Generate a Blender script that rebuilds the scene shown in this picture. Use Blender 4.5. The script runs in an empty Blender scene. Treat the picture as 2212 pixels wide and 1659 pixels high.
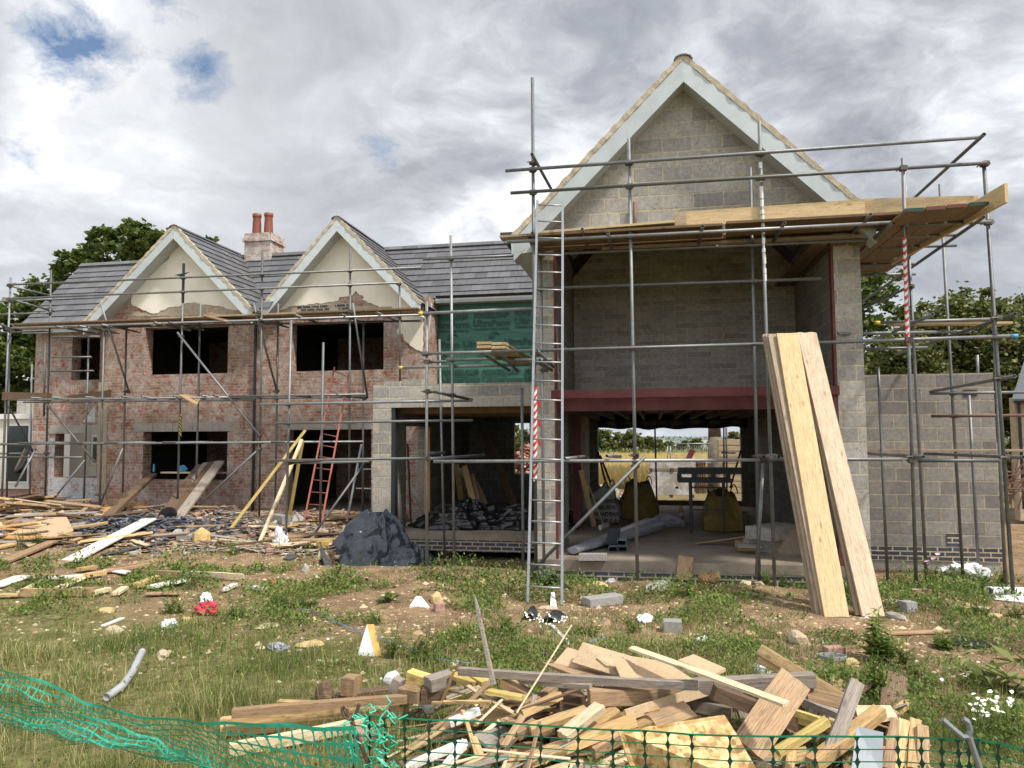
import bpy, bmesh, math, random
import numpy as np
from mathutils import Vector, Matrix, Euler, noise as mnoise
random.seed(7); rng = np.random.default_rng(11)
S = bpy.context.scene; COL = S.collection
rad = math.radians
# ---------------------------------------------------------------- camera model
PSI, TH, RHO, FPX = rad(10.6), rad(3.93), rad(-0.32), 1620.0
EYE = np.array([0, 0, 1.9])
FW = np.array([-math.sin(PSI)*math.cos(TH), math.cos(PSI)*math.cos(TH), math.sin(TH)])
R0 = np.array([math.cos(PSI), math.sin(PSI), 0]); U0 = np.cross(R0, FW)
RT = math.cos(RHO)*R0+math.sin(RHO)*U0; UP = -math.sin(RHO)*R0+math.cos(RHO)*U0
def ray(x, y): return FW*FPX+RT*(x-1106)+UP*(829.5-y)
def P(x, y, Y): d = ray(x, y); return Vector(EYE+d*(Y/d[1]))        # a surveyed point on the plane y = Y
def G(x, y, z=-.15): d = ray(x, y); return Vector(EYE+d*((z-EYE[2])/d[2]))   # a surveyed point at height z
def pr(p):
    d = np.asarray(p, float)-EYE; w = d@FW
    return 1106+FPX*(d@RT)/w, 829.5-FPX*(d@UP)/w
def ck(bx, by, s): return lambda x, y: ((bx+x/s)*.8848, (by+y/s)*.8848)
KA = ck(1100, 1380, 3.3515); KB = ck(1700, 1380, 2.765); KC = ck(540, 1380, 3.3515); KD = ck(0, 1380, 3.3515)
KE = ck(0, 900, 3.456); KF = ck(560, 900, 3.456); KG = ck(1390, 1040, 4.608); K1 = ck(0, 480, 3.456); K2 = ck(560, 480, 3.456)
K4 = ck(1200, 960, 3.16); K5 = ck(1860, 700, 3.319); K5B = ck(1860, 1080, 3.456); KP = ck(900, 1000, 5.267)
GZ = -.15
def sm(a, b, x):
    t = max(0., min(1., (x-a)/(b-a))); return t*t*(3-2*t)
def gz(x, y):
    z = GZ+.05*mnoise.noise(Vector((x*.5, y*.5, 0)))+.026*mnoise.noise(Vector((x*1.9, y*1.9, 3)))+.016*mnoise.noise(Vector((x*4.6, y*4.6, 8)))
    if -19 < x < -5.4 and y < 19:
        z += (.17+.12*mnoise.noise(Vector((x*1.3, y*1.3, 9))))*sm(12.9, 14.6, y)*sm(-5.4, -6.4, x)
    if -19 < x < -9.5: z += .06*sm(8.2, 9.3, y)
    if x > -1.9: z -= .24*sm(10.6, 11.45, y)
    if -5.7 < x <= -1.9: z -= .24*sm(13.5, 14.2, y)
    if y > 75: z -= min(20, (y-75)*.02)
    if -17.3 < x < -5.5 and y > 17.65 and y < 26: z = -.5
    if -5.5 < x < 3 and y > 11.65 and y < 21: z = -.5
    return z
# ---------------------------------------------------------------- materials
def rgb(c): return (c[0], c[1], c[2], 1)
class NT:
    def __init__(s, tree): s.t = tree; s.n = tree.nodes; s.l = tree.links
    def add(s, typ, ins=None, **kw):
        nd = s.n.new(typ)
        for k, v in kw.items(): setattr(nd, k, v)
        for k, v in (ins or {}).items():
            if hasattr(v, 'links') or isinstance(v, bpy.types.NodeSocket): s.l.new(v, nd.inputs[k])
            else: nd.inputs[k].default_value = v
        return nd
    def math(s, op, a, b=0., c=0.):
        return s.add('ShaderNodeMath', {0: a, 1: b, 2: c}, operation=op).outputs[0]
    def noise(s, vec, scale, detail=4, rough=.55, dist=0.):
        return s.add('ShaderNodeTexNoise', {'Vector': vec, 'Scale': scale, 'Detail': detail, 'Roughness': rough, 'Distortion': dist}).outputs[0]
    def ramp(s, fac, pts):
        r = s.add('ShaderNodeValToRGB', {0: fac}); e = r.color_ramp.elements
        while len(e) < len(pts): e.new(.5)
        for i, (p, c) in enumerate(pts):
            e[i].position = p; e[i].color = rgb(c) if not isinstance(c, (int, float)) else (c, c, c, 1)
        return r.outputs[0]
    def mix(s, f, a, b, mode='MIX'):
        m = s.add('ShaderNodeMix', {0: f}, data_type='RGBA', blend_type=mode)
        for i, v in ((6, a), (7, b)):
            if isinstance(v, bpy.types.NodeSocket): s.l.new(v, m.inputs[i])
            else: m.inputs[i].default_value = rgb(v)
        return m.outputs[2]
def newmat(name):
    m = bpy.data.materials.new(name); m.use_nodes = True; t = NT(m.node_tree)
    b = t.n['Principled BSDF']; return m, t, b
def bump(t, b, h, strength=.4, dist=.01):
    n = t.add('ShaderNodeBump', {'Height': h, 'Strength': strength, 'Distance': dist}); t.l.new(n.outputs[0], b.inputs['Normal'])
def obj_vec(t): return t.add('ShaderNodeTexCoord').outputs['Object']
def simple(name, c, rough=.6, metal=0., var=.25, scale=6, bmp=.2, c2=None, alpha=1, spec=.5, island=0.):
    m, t, b = newmat(name); v = obj_vec(t); n = t.noise(v, scale, 5, .6)
    c2 = c2 or tuple(x*(1-var) for x in c)
    col = t.mix(t.ramp(n, [(.35, 0.), (.65, 1.)]), c2, c)
    if island:
        r = t.add('ShaderNodeNewGeometry').outputs['Random Per Island']
        col = t.mix(1, col, t.ramp(r, [(0, (1-island,)*3), (1, (1,)*3)]), 'MULTIPLY')
    oi = t.add('ShaderNodeObjectInfo').outputs['Random']
    col = t.mix(1, col, t.ramp(oi, [(0, (.86,)*3), (1, (1,)*3)]), 'MULTIPLY')
    t.l.new(col, b.inputs['Base Color']); b.inputs['Roughness'].default_value = rough; b.inputs['Metallic'].default_value = metal
    b.inputs['Alpha'].default_value = alpha; b.inputs['Specular IOR Level'].default_value = spec
    if bmp: bump(t, b, t.noise(v, scale*5, 4, .6), bmp, .01)
    return m
def wall_uv(t, zoff=0., wob=.004):
    pos = t.add('ShaderNodeNewGeometry'); s = t.add('ShaderNodeSeparateXYZ', {0: pos.outputs['Position']})
    ns = t.add('ShaderNodeSeparateXYZ', {0: pos.outputs['True Normal']})
    ax = t.math('GREATER_THAN', t.math('ABSOLUTE', ns.outputs[0]), .6)
    u = t.math('ADD', t.math('MULTIPLY', s.outputs[0], t.math('SUBTRACT', 1, ax)), t.math('MULTIPLY', s.outputs[1], ax))
    c = t.add('ShaderNodeCombineXYZ', {0: u, 1: t.math('ADD', s.outputs[2], zoff)}).outputs[0]
    nz = t.add('ShaderNodeTexNoise', {'Vector': pos.outputs['Position'], 'Scale': 9., 'Detail': 3.})
    d = t.add('ShaderNodeVectorMath', {0: nz.outputs['Color'], 1: (.5, .5, .5)}, operation='SUBTRACT').outputs[0]
    d = t.add('ShaderNodeVectorMath', {0: d, 3: wob*6}, operation='SCALE').outputs[0]
    return t.add('ShaderNodeVectorMath', {0: c, 1: d}).outputs[0], pos.outputs['Position']
def masonry(name, w, h, c1, c2, cm, mortar=.01, zoff=0., wob=.004, rough=.9, stain=None, pits=0., paint=None, msmooth=.1, bstr=.6, squash=None):
    m, t, b = newmat(name); uv, pos = wall_uv(t, zoff, wob)
    br = t.add('ShaderNodeTexBrick', {'Vector': uv, 'Color1': rgb(c1), 'Color2': rgb(c2), 'Mortar': rgb(cm), 'Scale': 1., 'Mortar Size': mortar/2,
                                      'Mortar Smooth': msmooth, 'Bias': 0., 'Brick Width': w, 'Row Height': h})
    if squash: br.squash = squash[0]; br.squash_frequency = squash[1]
    col = br.outputs['Color']; fine = t.noise(pos, 38, 5, .7); big = t.noise(pos, 1.1, 5, .6)
    col = t.mix(t.ramp(fine, [(.3, 0.), (.75, .5)]), col, (.9, .88, .85), 'MULTIPLY')
    col = t.mix(.75, col, t.ramp(t.noise(pos, 17, 5, .75), [(.3, (.62, .6, .58)), (.7, (1.25, 1.25, 1.25))]), 'MULTIPLY')
    if stain:
        for (f, lo, hi, c, k) in stain:
            col = t.mix(t.math('MULTIPLY', t.ramp(t.noise(pos, f, 6, .65, .6), [(lo, 0.), (hi, 1.)]), k), col, c)
    if paint:
        col = t.mix(t.math('MULTIPLY', t.ramp(t.noise(pos, paint[0], 8, .75), [(paint[1], 0.), (paint[2], 1.)]), paint[4]), col, paint[3])
    col = t.mix(1, col, t.ramp(big, [(.3, (.82, .81, .8)), (.7, (1.08, 1.08, 1.08))]), 'MULTIPLY')
    t.l.new(col, b.inputs['Base Color']); b.inputs['Roughness'].default_value = rough; b.inputs['Specular IOR Level'].default_value = .2
    hgt = t.math('SUBTRACT', t.math('MULTIPLY', fine, .5), t.math('MULTIPLY', br.outputs['Fac'], .8))
    if pits: hgt = t.math('ADD', hgt, t.math('MULTIPLY', t.noise(pos, 90, 2, .6), pits))
    bump(t, b, hgt, bstr, .012)
    return m
M = {}
M['brick'] = masonry('old_brick', .232, .075, (.25, .11, .07), (.38, .25, .185), (.40, .35, .29), .02, wob=.007, stain=[(1.6, .42, .60, (.47, .40, .36), .6), (5, .53, .62, (.30, .075, .04), .8), (17, .58, .63, (.075, .05, .04), .7), (1.3, .6, .75, (.17, .14, .12), .5)], paint=(9, .50, .64, (.60, .545, .49), .6), bstr=1.)
M['brick_white'] = masonry('whitewashed_brick', .232, .075, (.62, .62, .63), (.70, .70, .71), (.60, .59, .58), .01, wob=.006, stain=[(5, .56, .66, (.36, .17, .13), .8), (1.5, .6, .7, (.42, .3, .26), .6)], bstr=.9)
M['chimney'] = masonry('chimney_brick', .225, .075, (.34, .17, .12), (.50, .43, .38), (.50, .45, .40), .016, wob=.006, stain=[(5, .45, .56, (.66, .62, .58), .6)], bstr=1.)
BL = dict(mortar=.026, pits=.8, msmooth=.3, stain=[(.9, .55, .75, (.26, .235, .20), .35), (19, .60, .66, (.14, .13, .115), .6)], bstr=.9)
M['block'] = masonry('concrete_block', .45, .225, (.32, .315, .30), (.53, .50, .45), (.60, .52, .38), zoff=.035, **BL)
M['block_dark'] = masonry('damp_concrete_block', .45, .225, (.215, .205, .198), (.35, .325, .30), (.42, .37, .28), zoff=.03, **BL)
M['block_flat'] = masonry('flat_laid_block', .45, .112, (.33, .32, .28), (.50, .475, .42), (.58, .52, .41), mortar=.02, pits=.3, stain=[(3, .55, .7, (.26, .19, .14), .6)], bstr=1.)
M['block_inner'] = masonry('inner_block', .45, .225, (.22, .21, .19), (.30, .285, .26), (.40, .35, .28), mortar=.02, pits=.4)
M['bluebrick'] = masonry('blue_brick', .232, .078, (.055, .062, .08), (.095, .10, .12), (.52, .45, .33), .022, zoff=.0, wob=.002, rough=.6, msmooth=.05)
def wood(name, c, c2, grain=(2., 30., 30.), knots=.0, rough=.7, dirt=.3, dirtc=(.12, .10, .08)):
    m, t, b = newmat(name); v = obj_vec(t)
    oi = t.add('ShaderNodeObjectInfo').outputs['Random']
    off = t.add('ShaderNodeCombineXYZ', {0: t.math('MULTIPLY', oi, 37), 1: t.math('MULTIPLY', oi, 11), 2: t.math('MULTIPLY', oi, 5)}).outputs[0]
    v = t.add('ShaderNodeVectorMath', {0: v, 1: off}).outputs[0]
    mp = t.add('ShaderNodeMapping', {'Vector': v, 'Scale': grain}).outputs[0]
    g = t.noise(mp, 3.2, 6, .65, 1.2)
    col = t.mix(t.ramp(g, [(.38, 0.), (.62, 1.)]), c2, c)
    streak = t.noise(t.add('ShaderNodeMapping', {'Vector': v, 'Scale': (1.2, 60, 60)}).outputs[0], 4, 3, .6)
    col = t.mix(.55, col, t.ramp(streak, [(.35, (.55, .49, .42)), (.58, (1.08,)*3)]), 'MULTIPLY')
    ck_ = t.noise(t.add('ShaderNodeMapping', {'Vector': v, 'Scale': (.9, 34, 34)}).outputs[0], 2.2, 2, .5)
    col = t.mix(t.ramp(t.math('ABSOLUTE', t.math('SUBTRACT', ck_, .5)), [(.004, .8), (.012, 0.)]), col, tuple(x*.3 for x in c2))
    kn = t.add('ShaderNodeTexVoronoi', {'Vector': t.add('ShaderNodeMapping', {'Vector': v, 'Scale': (3.2, 8, 8)}).outputs[0], 'Scale': 1.}).outputs['Distance']
    col = t.mix(t.ramp(kn, [(.07, .75), (.16, 0.)]), col, tuple(x*.45 for x in c2))
    if dirt: col = t.mix(t.math('MULTIPLY', t.ramp(t.noise(v, 5, 6, .7), [(.5, 0.), (.72, 1.)]), dirt), col, dirtc)
    col = t.mix(1, col, t.ramp(oi, [(0, (.74, .71, .66)), (.5, (.95, .95, .95)), (1, (1.12, 1.1, 1.04))]), 'MULTIPLY')
    t.l.new(col, b.inputs['Base Color']); b.inputs['Roughness'].default_value = rough; b.inputs['Specular IOR Level'].default_value = .25
    bump(t, b, g, .35, .004)
    return m
M['wood'] = wood('fresh_timber', (.66, .48, .25), (.47, .31, .145), dirt=.25)
M['wood_pale'] = wood('pale_timber', (.74, .63, .45), (.57, .46, .30), dirt=.2)
M['wood_yellow'] = wood('treated_yellow_timber', (.68, .54, .21), (.52, .39, .13), dirt=.12)
M['wood_tan'] = wood('tan_timber', (.46, .32, .195), (.30, .20, .12), dirt=.35)
M['wood_grey'] = wood('weathered_timber', (.36, .32, .285), (.25, .21, .18), dirt=.35)
M['wood_dark'] = wood('old_dark_timber', (.20, .135, .09), (.115, .075, .05), dirt=.35)
M['board'] = wood('scaffold_board_timber', (.70, .54, .31), (.55, .41, .23), dirt=.5, dirtc=(.40, .32, .23))
M['board_pale'] = wood('bleached_board_timber', (.60, .49, .38), (.47, .37, .27), dirt=.55, dirtc=(.33, .27, .21))
M['board_old'] = wood('grey_scaffold_board_timber', (.46, .37, .27), (.34, .26, .18), dirt=.4)
M['board_under'] = wood('scaffold_deck_timber', (.25, .17, .10), (.16, .105, .06), dirt=.3)
M['orange_wood'] = wood('orange_timber', (.52, .31, .13), (.40, .22, .08), dirt=.2)
M['white_board'] = simple('white_board', (.74, .71, .66), .6, var=.1, scale=4, c2=(.62, .58, .52))
M['chip'] = simple('chipboard', (.58, .43, .27), .8, var=.2, scale=70, c2=(.45, .32, .19))
M['paint_white'] = simple('chipped_white_paint', (.78, .78, .77), .5, scale=14, c2=(.62, .58, .53))
def osb():
    m, t, b = newmat('strand_board'); v = obj_vec(t)
    vo = t.add('ShaderNodeTexVoronoi', {'Vector': t.add('ShaderNodeMapping', {'Vector': v, 'Scale': (14, 30, 30), 'Rotation': (0, 0, .5)}).outputs[0], 'Scale': 1.})
    vo2 = t.add('ShaderNodeTexVoronoi', {'Vector': t.add('ShaderNodeMapping', {'Vector': v, 'Scale': (34, 12, 30), 'Rotation': (0, 0, .3)}).outputs[0], 'Scale': 1.})
    s1 = t.add('ShaderNodeSeparateColor', {0: vo.outputs['Color']}).outputs[0]; s2 = t.add('ShaderNodeSeparateColor', {0: vo2.outputs['Color']}).outputs[1]
    col = t.ramp(t.math('MULTIPLY', t.math('ADD', s1, s2), .5), [(.2, (.26, .14, .05)), (.4, (.44, .27, .10)), (.6, (.56, .38, .16)), (.85, (.68, .50, .26))])
    t.l.new(col, b.inputs['Base Color']); b.inputs['Roughness'].default_value = .6; bump(t, b, vo.outputs['Distance'], .3, .004); return m
M['osb'] = osb()
def tubemat(name, c, rough, rust):
    m, t, b = newmat(name); v = t.add('ShaderNodeNewGeometry').outputs['Position']; oi = t.add('ShaderNodeObjectInfo').outputs['Random']
    n = t.noise(v, 7, 6, .7)
    col = t.mix(t.ramp(n, [(.35, 0.), (.65, 1.)]), tuple(x*.68 for x in c), c)
    col = t.mix(1, col, t.ramp(oi, [(0, (.62, .62, .60)), (1, (1.15, 1.15, 1.15))]), 'MULTIPLY')
    col = t.mix(t.math('MULTIPLY', t.ramp(t.noise(v, 21, 4, .8), [(.64, 0.), (.72, 1.)]), .5), col, (.62, .62, .58))
    if rust: col = t.mix(t.math('MULTIPLY', t.ramp(t.noise(v, 5, 5, .7), [(.55, 0.), (.7, 1.)]), rust), col, (.22, .10, .05))
    t.l.new(col, b.inputs['Base Color']); b.inputs['Roughness'].default_value = rough; b.inputs['Metallic'].default_value = .55
    return m
M['tube'] = tubemat('galvanised_tube', (.225, .235, .24), .55, .25)
M['tube_light'] = tubemat('bright_galvanised_tube', (.35, .36, .365), .5, .08)
M['tube_rust'] = tubemat('rusty_tube', (.22, .13, .10), .7, .9)
M['clamp'] = tubemat('clamp_steel', (.17, .15, .13), .6, .8)
M['alu'] = simple('ladder_aluminium', (.35, .36, .37), .45, .6, .15, 8, .05)
M['redladder'] = simple('orange_red_ladder_paint', (.33, .085, .05), .55, 0, .3, 8, .1)
M['redsteel'] = simple('red_oxide_steel', (.115, .018, .02), .6, 0, .35, 3, .1, c2=(.17, .045, .04))
M['darksteel'] = simple('dark_steel', (.035, .04, .045), .45, .3, .3)
M['render'] = simple('cream_render', (.93, .88, .75), .9, 0, .1, 1.6, .2, c2=(.82, .76, .63))
M['rendercrack'] = simple('broken_render_edge', (.46, .39, .28), .95, 0, .3, 12, .6)
M['soffit'] = simple('grey_soffit_board', (.50, .53, .53), .5, 0, .06, 2, .03)
M['barge'] = simple('pale_grey_bargeboard', (.55, .60, .61), .5, 0, .12, 5, .03)
M['verge'] = simple('verge_mortar', (.52, .44, .32), .95, 0, .2, 9, .7)
M['concrete'] = simple('concrete', (.40, .375, .33), .9, 0, .25, 9, .6)
M['blockgrey'] = simple('loose_grey_block', (.42, .41, .385), .95, 0, .25, 40, 1., c2=(.30, .29, .27))
M['slab'] = simple('dusty_floor', (.33, .28, .215), .85, 0, .35, 2.2, .3, c2=(.22, .18, .135))
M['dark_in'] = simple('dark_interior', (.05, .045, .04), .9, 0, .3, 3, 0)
M['joist'] = simple('ceiling_joist_timber', (.26, .15, .075), .8, 0, .3, 5, .2)
M['black'] = simple('black_plastic', (.012, .012, .014), .3, 0, .2, 4, .05)
M['tarp'] = simple('dark_grey_polythene', (.038, .047, .058), .24, 0, .3, 5, .2, c2=(.06, .072, .086))
M['dpm'] = simple('black_damp_course', (.03, .032, .036), .45, 0, .3, 9, .3)
M['slate'] = simple('grey_slate', (.115, .125, .14), .6, 0, .35, 11, .5, island=.5)
M['foil'] = simple('foil_insulation', (.42, .44, .46), .3, .6, .2, 2, .2)
M['insul'] = simple('yellow_insulation_foam', (.62, .42, .13), .9, 0, .25, 15, .6)
M['foam'] = simple('expanding_foam', (.66, .50, .22), .95, 0, .3, 22, 1., c2=(.5, .33, .12))
M['stone'] = simple('limestone', (.54, .45, .32), .95, 0, .25, 9, .8, c2=(.40, .32, .21))
M['stone_y'] = simple('yellow_limestone', (.60, .45, .22), .95, 0, .25, 9, .8)
M['redbrick'] = simple('loose_red_brick', (.36, .16, .11), .9, 0, .3, 18, .8, c2=(.46, .33, .28))
M['terracotta'] = simple('terracotta', (.27, .075, .04), .55, 0, .2, 6, .2)
M['clay'] = simple('clay_drain_pipe', (.46, .19, .10), .6, 0, .2, 6, .2)
M['plastic_white'] = simple('white_plastic', (.80, .81, .83), .4, 0, .08, 5, .1)
M['wrap'] = simple('grey_plastic_wrap', (.36, .38, .42), .28, 0, .25, 8, .5)
M['red_plastic'] = simple('red_plastic', (.62, .07, .10), .4, 0, .3, 10, .2)
M['greypipe'] = simple('grey_flexible_pipe', (.40, .41, .44), .5, 0, .1, 6, .1)
M['yellow'] = simple('yellow_plastic', (.75, .55, .06), .5, 0, .1, 6, 0)
M['bluecap'] = simple('blue_plastic', (.08, .35, .6), .5, 0, .1, 6, 0)
M['redtape'] = simple('red_tape', (.68, .045, .03), .5, 0, .1, 6, 0)
M['whitetape'] = simple('white_tape', (.82, .82, .80), .5, 0, .1, 6, 0)
M['blacktape'] = simple('black_tape', (.02, .02, .02), .5, 0, .1, 6, 0)
M['yellowbag'] = simple('yellow_bulk_bag_fabric', (.20, .125, .02), .7, 0, .3, 5, .5)
M['whitebag'] = simple('white_bulk_bag_fabric', (.33, .32, .30), .8, 0, .2, 6, .5)
M['caravan'] = simple('cream_cladding', (.74, .72, .63), .6, 0, .05, 2, 0)
M['glass'] = simple('dark_glass', (.03, .04, .045), .08, 0, .2, 2, 0)
M['sand'] = simple('building_sand', (.30, .23, .16), .95, 0, .2, 20, .5)
M['daisy'] = simple('white_petal', (.85, .85, .82), .7, 0, .05, 5, 0)
M['pink'] = simple('pink_petal', (.68, .50, .62), .7, 0, .1, 5, 0)
M['poppy'] = simple('red_petal', (.65, .06, .03), .7, 0, .1, 5, 0)
M['metalsheet'] = simple('grey_metal_sheet', (.22, .245, .27), .55, .15, .12, 3, .1)
def leafmat(name, c1, c2, c3=None, tr=.25):
    m, t, b = newmat(name); r = t.add('ShaderNodeNewGeometry').outputs['Random Per Island']
    pts = [(0, c1), (1, c2)] if c3 is None else [(0, c1), (.5, c2), (1, c3)]
    col = t.ramp(r, pts); pos = t.add('ShaderNodeNewGeometry').outputs['Position']
    col = t.mix(1, col, t.ramp(t.noise(pos, .9, 3, .6), [(.3, (.72, .76, .7)), (.7, (1.15, 1.12, 1.0))]), 'MULTIPLY')
    t.l.new(col, b.inputs['Base Color']); b.inputs['Roughness'].default_value = .55; b.inputs['Specular IOR Level'].default_value = .3
    tl = t.add('ShaderNodeBsdfTranslucent', {0: col}); mx = t.add('ShaderNodeMixShader', {0: tr, 1: b.outputs[0], 2: tl.outputs[0]})
    t.l.new(mx.outputs[0], t.n['Material Output'].inputs[0]); return m
M['maple'] = leafmat('maple_leaves', (.04, .07, .015), (.09, .135, .03), (.17, .20, .05))
M['bush'] = leafmat('bushy_leaves', (.06, .085, .022), (.14, .165, .05), (.27, .26, .11))
M['hedge'] = leafmat('hedge_leaves', (.06, .085, .022), (.16, .185, .06), (.24, .25, .10))
M['grass'] = leafmat('grass_blades', (.06, .115, .022), (.13, .19, .045), (.24, .27, .09), .3)
M['weed'] = leafmat('weed_leaves', (.07, .12, .025), (.14, .21, .045), (.23, .29, .08), .35)
M['straw'] = leafmat('dry_straw', (.38, .33, .14), (.52, .45, .22), (.62, .55, .31), .25)
M['wheat'] = leafmat('ripe_wheat', (.52, .38, .15), (.66, .50, .22), (.74, .60, .32), .2)
M['bark'] = simple('grey_bark', (.22, .18, .13), .95, 0, .4, 5, 1.)
M['net'] = simple('bright_green_netting', (.035, .50, .32), .45, 0, .1, 5, 0)
M['netdark'] = simple('dark_green_netting', (.005, .05, .028), .45, 0, .2, 5, 0)
M['netline'] = simple('green_net_line', (.02, .25, .12), .45, 0, .2, 5, 0)
M['stones'] = None
def islandmat(name, pts, scale=14, rough=.92, bmp=.5):
    m, t, b = newmat(name); r = t.add('ShaderNodeNewGeometry').outputs['Random Per Island']
    ra = t.add('ShaderNodeValToRGB', {0: r}); ra.color_ramp.interpolation = 'CONSTANT'; e = ra.color_ramp.elements
    while len(e) < len(pts): e.new(.5)
    for i, (p, c) in enumerate(pts): e[i].position = p; e[i].color = rgb(c)
    pos = t.add('ShaderNodeNewGeometry').outputs['Position']; n = t.noise(pos, scale, 5, .7)
    col = t.mix(1, ra.outputs[0], t.ramp(n, [(.3, (.65,)*3), (.7, (1.15,)*3)]), 'MULTIPLY')
    t.l.new(col, b.inputs['Base Color']); b.inputs['Roughness'].default_value = rough; bump(t, b, n, bmp, .01); return m
M['rubble'] = islandmat('mixed_rubble', [(0, (.34, .25, .16)), (.2, (.30, .15, .105)), (.32, (.14, .145, .15)), (.46, (.46, .37, .26)), (.62, (.18, .12, .08)), (.76, (.42, .38, .33)), (.86, (.24, .16, .11)), (.92, (.54, .43, .28)), (.98, (.72, .70, .66))])
M['slatebits'] = islandmat('slate_fragments', [(0, (.10, .11, .13)), (.3, (.15, .16, .18)), (.6, (.075, .08, .095)), (.8, (.20, .21, .23)), (.93, (.28, .14, .10))])
M['gravel'] = islandmat('stone_chips', [(0, (.46, .36, .22)), (.3, (.36, .25, .14)), (.5, (.56, .46, .30)), (.7, (.27, .17, .10)), (.85, (.50, .40, .27)), (.95, (.66, .60, .50))])
def tilemat():
    m, t, b = newmat('slate_grey_roof_tile'); r = t.add('ShaderNodeNewGeometry').outputs['Random Per Island']
    pos = t.add('ShaderNodeNewGeometry').outputs['Position']
    col = t.ramp(r, [(0, (.085, .085, .092)), (1, (.138, .137, .146))])
    col = t.mix(1, col, t.ramp(t.noise(pos, 3, 6, .7), [(.3, (.8,)*3), (.7, (1.12,)*3)]), 'MULTIPLY')
    t.l.new(col, b.inputs['Base Color']); b.inputs['Roughness'].default_value = .5; bump(t, b, t.noise(pos, 60, 3), .2, .003); return m
M['tile'] = tilemat()
def ground_mat():
    m, t, b = newmat('soil_and_turf'); pos = t.add('ShaderNodeNewGeometry').outputs['Position']
    s = t.add('ShaderNodeSeparateXYZ', {0: pos})
    soil = t.ramp(t.noise(pos, 2.3, 8, .7), [(.3, (.13, .08, .048)), (.5, (.27, .18, .105)), (.7, (.45, .33, .20))])
    vo = t.add('ShaderNodeTexVoronoi', {'Vector': pos, 'Scale': 26.}); v2 = t.add('ShaderNodeTexVoronoi', {'Vector': pos, 'Scale': 60.})
    rnd = t.add('ShaderNodeSeparateColor', {0: vo.outputs['Color']}).outputs[0]
    stm = t.math('MULTIPLY', t.ramp(vo.outputs['Distance'], [(.25, 1.), (.4, 0.)]), t.math('GREATER_THAN', rnd, .5))
    soil = t.mix(stm, soil, (.50, .39, .25))
    r2 = t.add('ShaderNodeSeparateColor', {0: v2.outputs['Color']}).outputs[1]
    soil = t.mix(t.math('MULTIPLY', t.ramp(v2.outputs['Distance'], [(.25, 1.), (.42, 0.)]), t.math('GREATER_THAN', r2, .55)), soil, (.42, .31, .19))
    turf = t.ramp(t.noise(pos, 6, 7, .75), [(.3, (.09, .09, .032)), (.5, (.19, .175, .07)), (.7, (.34, .29, .15))])
    # turf: near the camera, more to the left; edge broken by noise
    edge = t.math('ADD', t.math('MULTIPLY', s.outputs[0], -.28), t.math('MULTIPLY', t.noise(pos, .8, 5, .6), 3.))
    f = t.math('SUBTRACT', t.math('ADD', edge, 5.3), s.outputs[1])
    f = t.ramp(t.math('MULTIPLY', f, .5), [(0, 0.), (.5, 1.)])
    far = t.ramp(t.math('MULTIPLY', s.outputs[1], .01), [(.24, 0.), (.26, 1.)])
    f = t.math('MAXIMUM', f, t.math('MULTIPLY', far, .6))
    col = t.mix(f, soil, turf)
    t.l.new(col, b.inputs['Base Color']); b.inputs['Roughness'].default_value = 1.; b.inputs['Specular IOR Level'].default_value = .1
    bump(t, b, t.math('ADD', t.noise(pos, 18, 6, .75), t.math('MULTIPLY', stm, .5)), 1., .05); return m
M['ground'] = ground_mat()
# ---------------------------------------------------------------- object helpers
def tag(o, label=None, cat=None, group=None, kind=None):
    if label: o['label'] = label
    if cat: o['category'] = cat
    if group: o['group'] = group
    if kind: o['kind'] = kind
    return o
def thing(name, label, cat, loc=(0, 0, 0), group=None):
    o = bpy.data.objects.new(name, None); COL.objects.link(o); o.location = loc; o.empty_display_size = .2
    return tag(o, label, cat, group)
def link(name, me, mat=None, parent=None, matrix=None):
    o = bpy.data.objects.new(name, me); COL.objects.link(o)
    if mat is not None: me.materials.append(M[mat] if isinstance(mat, str) else mat)
    if matrix is not None: o.matrix_world = matrix
    if parent is not None:
        o.parent = parent; base = parent; inv = Matrix()
        loc = Vector()
        while base is not None:
            if base.type == 'EMPTY': loc += base.location
            base = base.parent
        # children are written in world coordinates: undo the offset of the thing's own empty
        pm = parent_world(parent); o.matrix_parent_inverse = pm.inverted()
    return o
def parent_world(p):
    m = p.matrix_parent_inverse @ p.matrix_basis if p.parent else p.matrix_basis.copy()
    return parent_world(p.parent) @ m if p.parent else m
def mesh(name, vs, fs, mat=None, parent=None, smooth=False, matrix=None):
    me = bpy.data.meshes.new(name); me.from_pydata([tuple(v) for v in vs], [], [tuple(f) for f in fs]); me.update()
    if smooth: me.polygons.foreach_set('use_smooth', [True]*len(me.polygons))
    return link(name, me, mat, parent, matrix)
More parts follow.
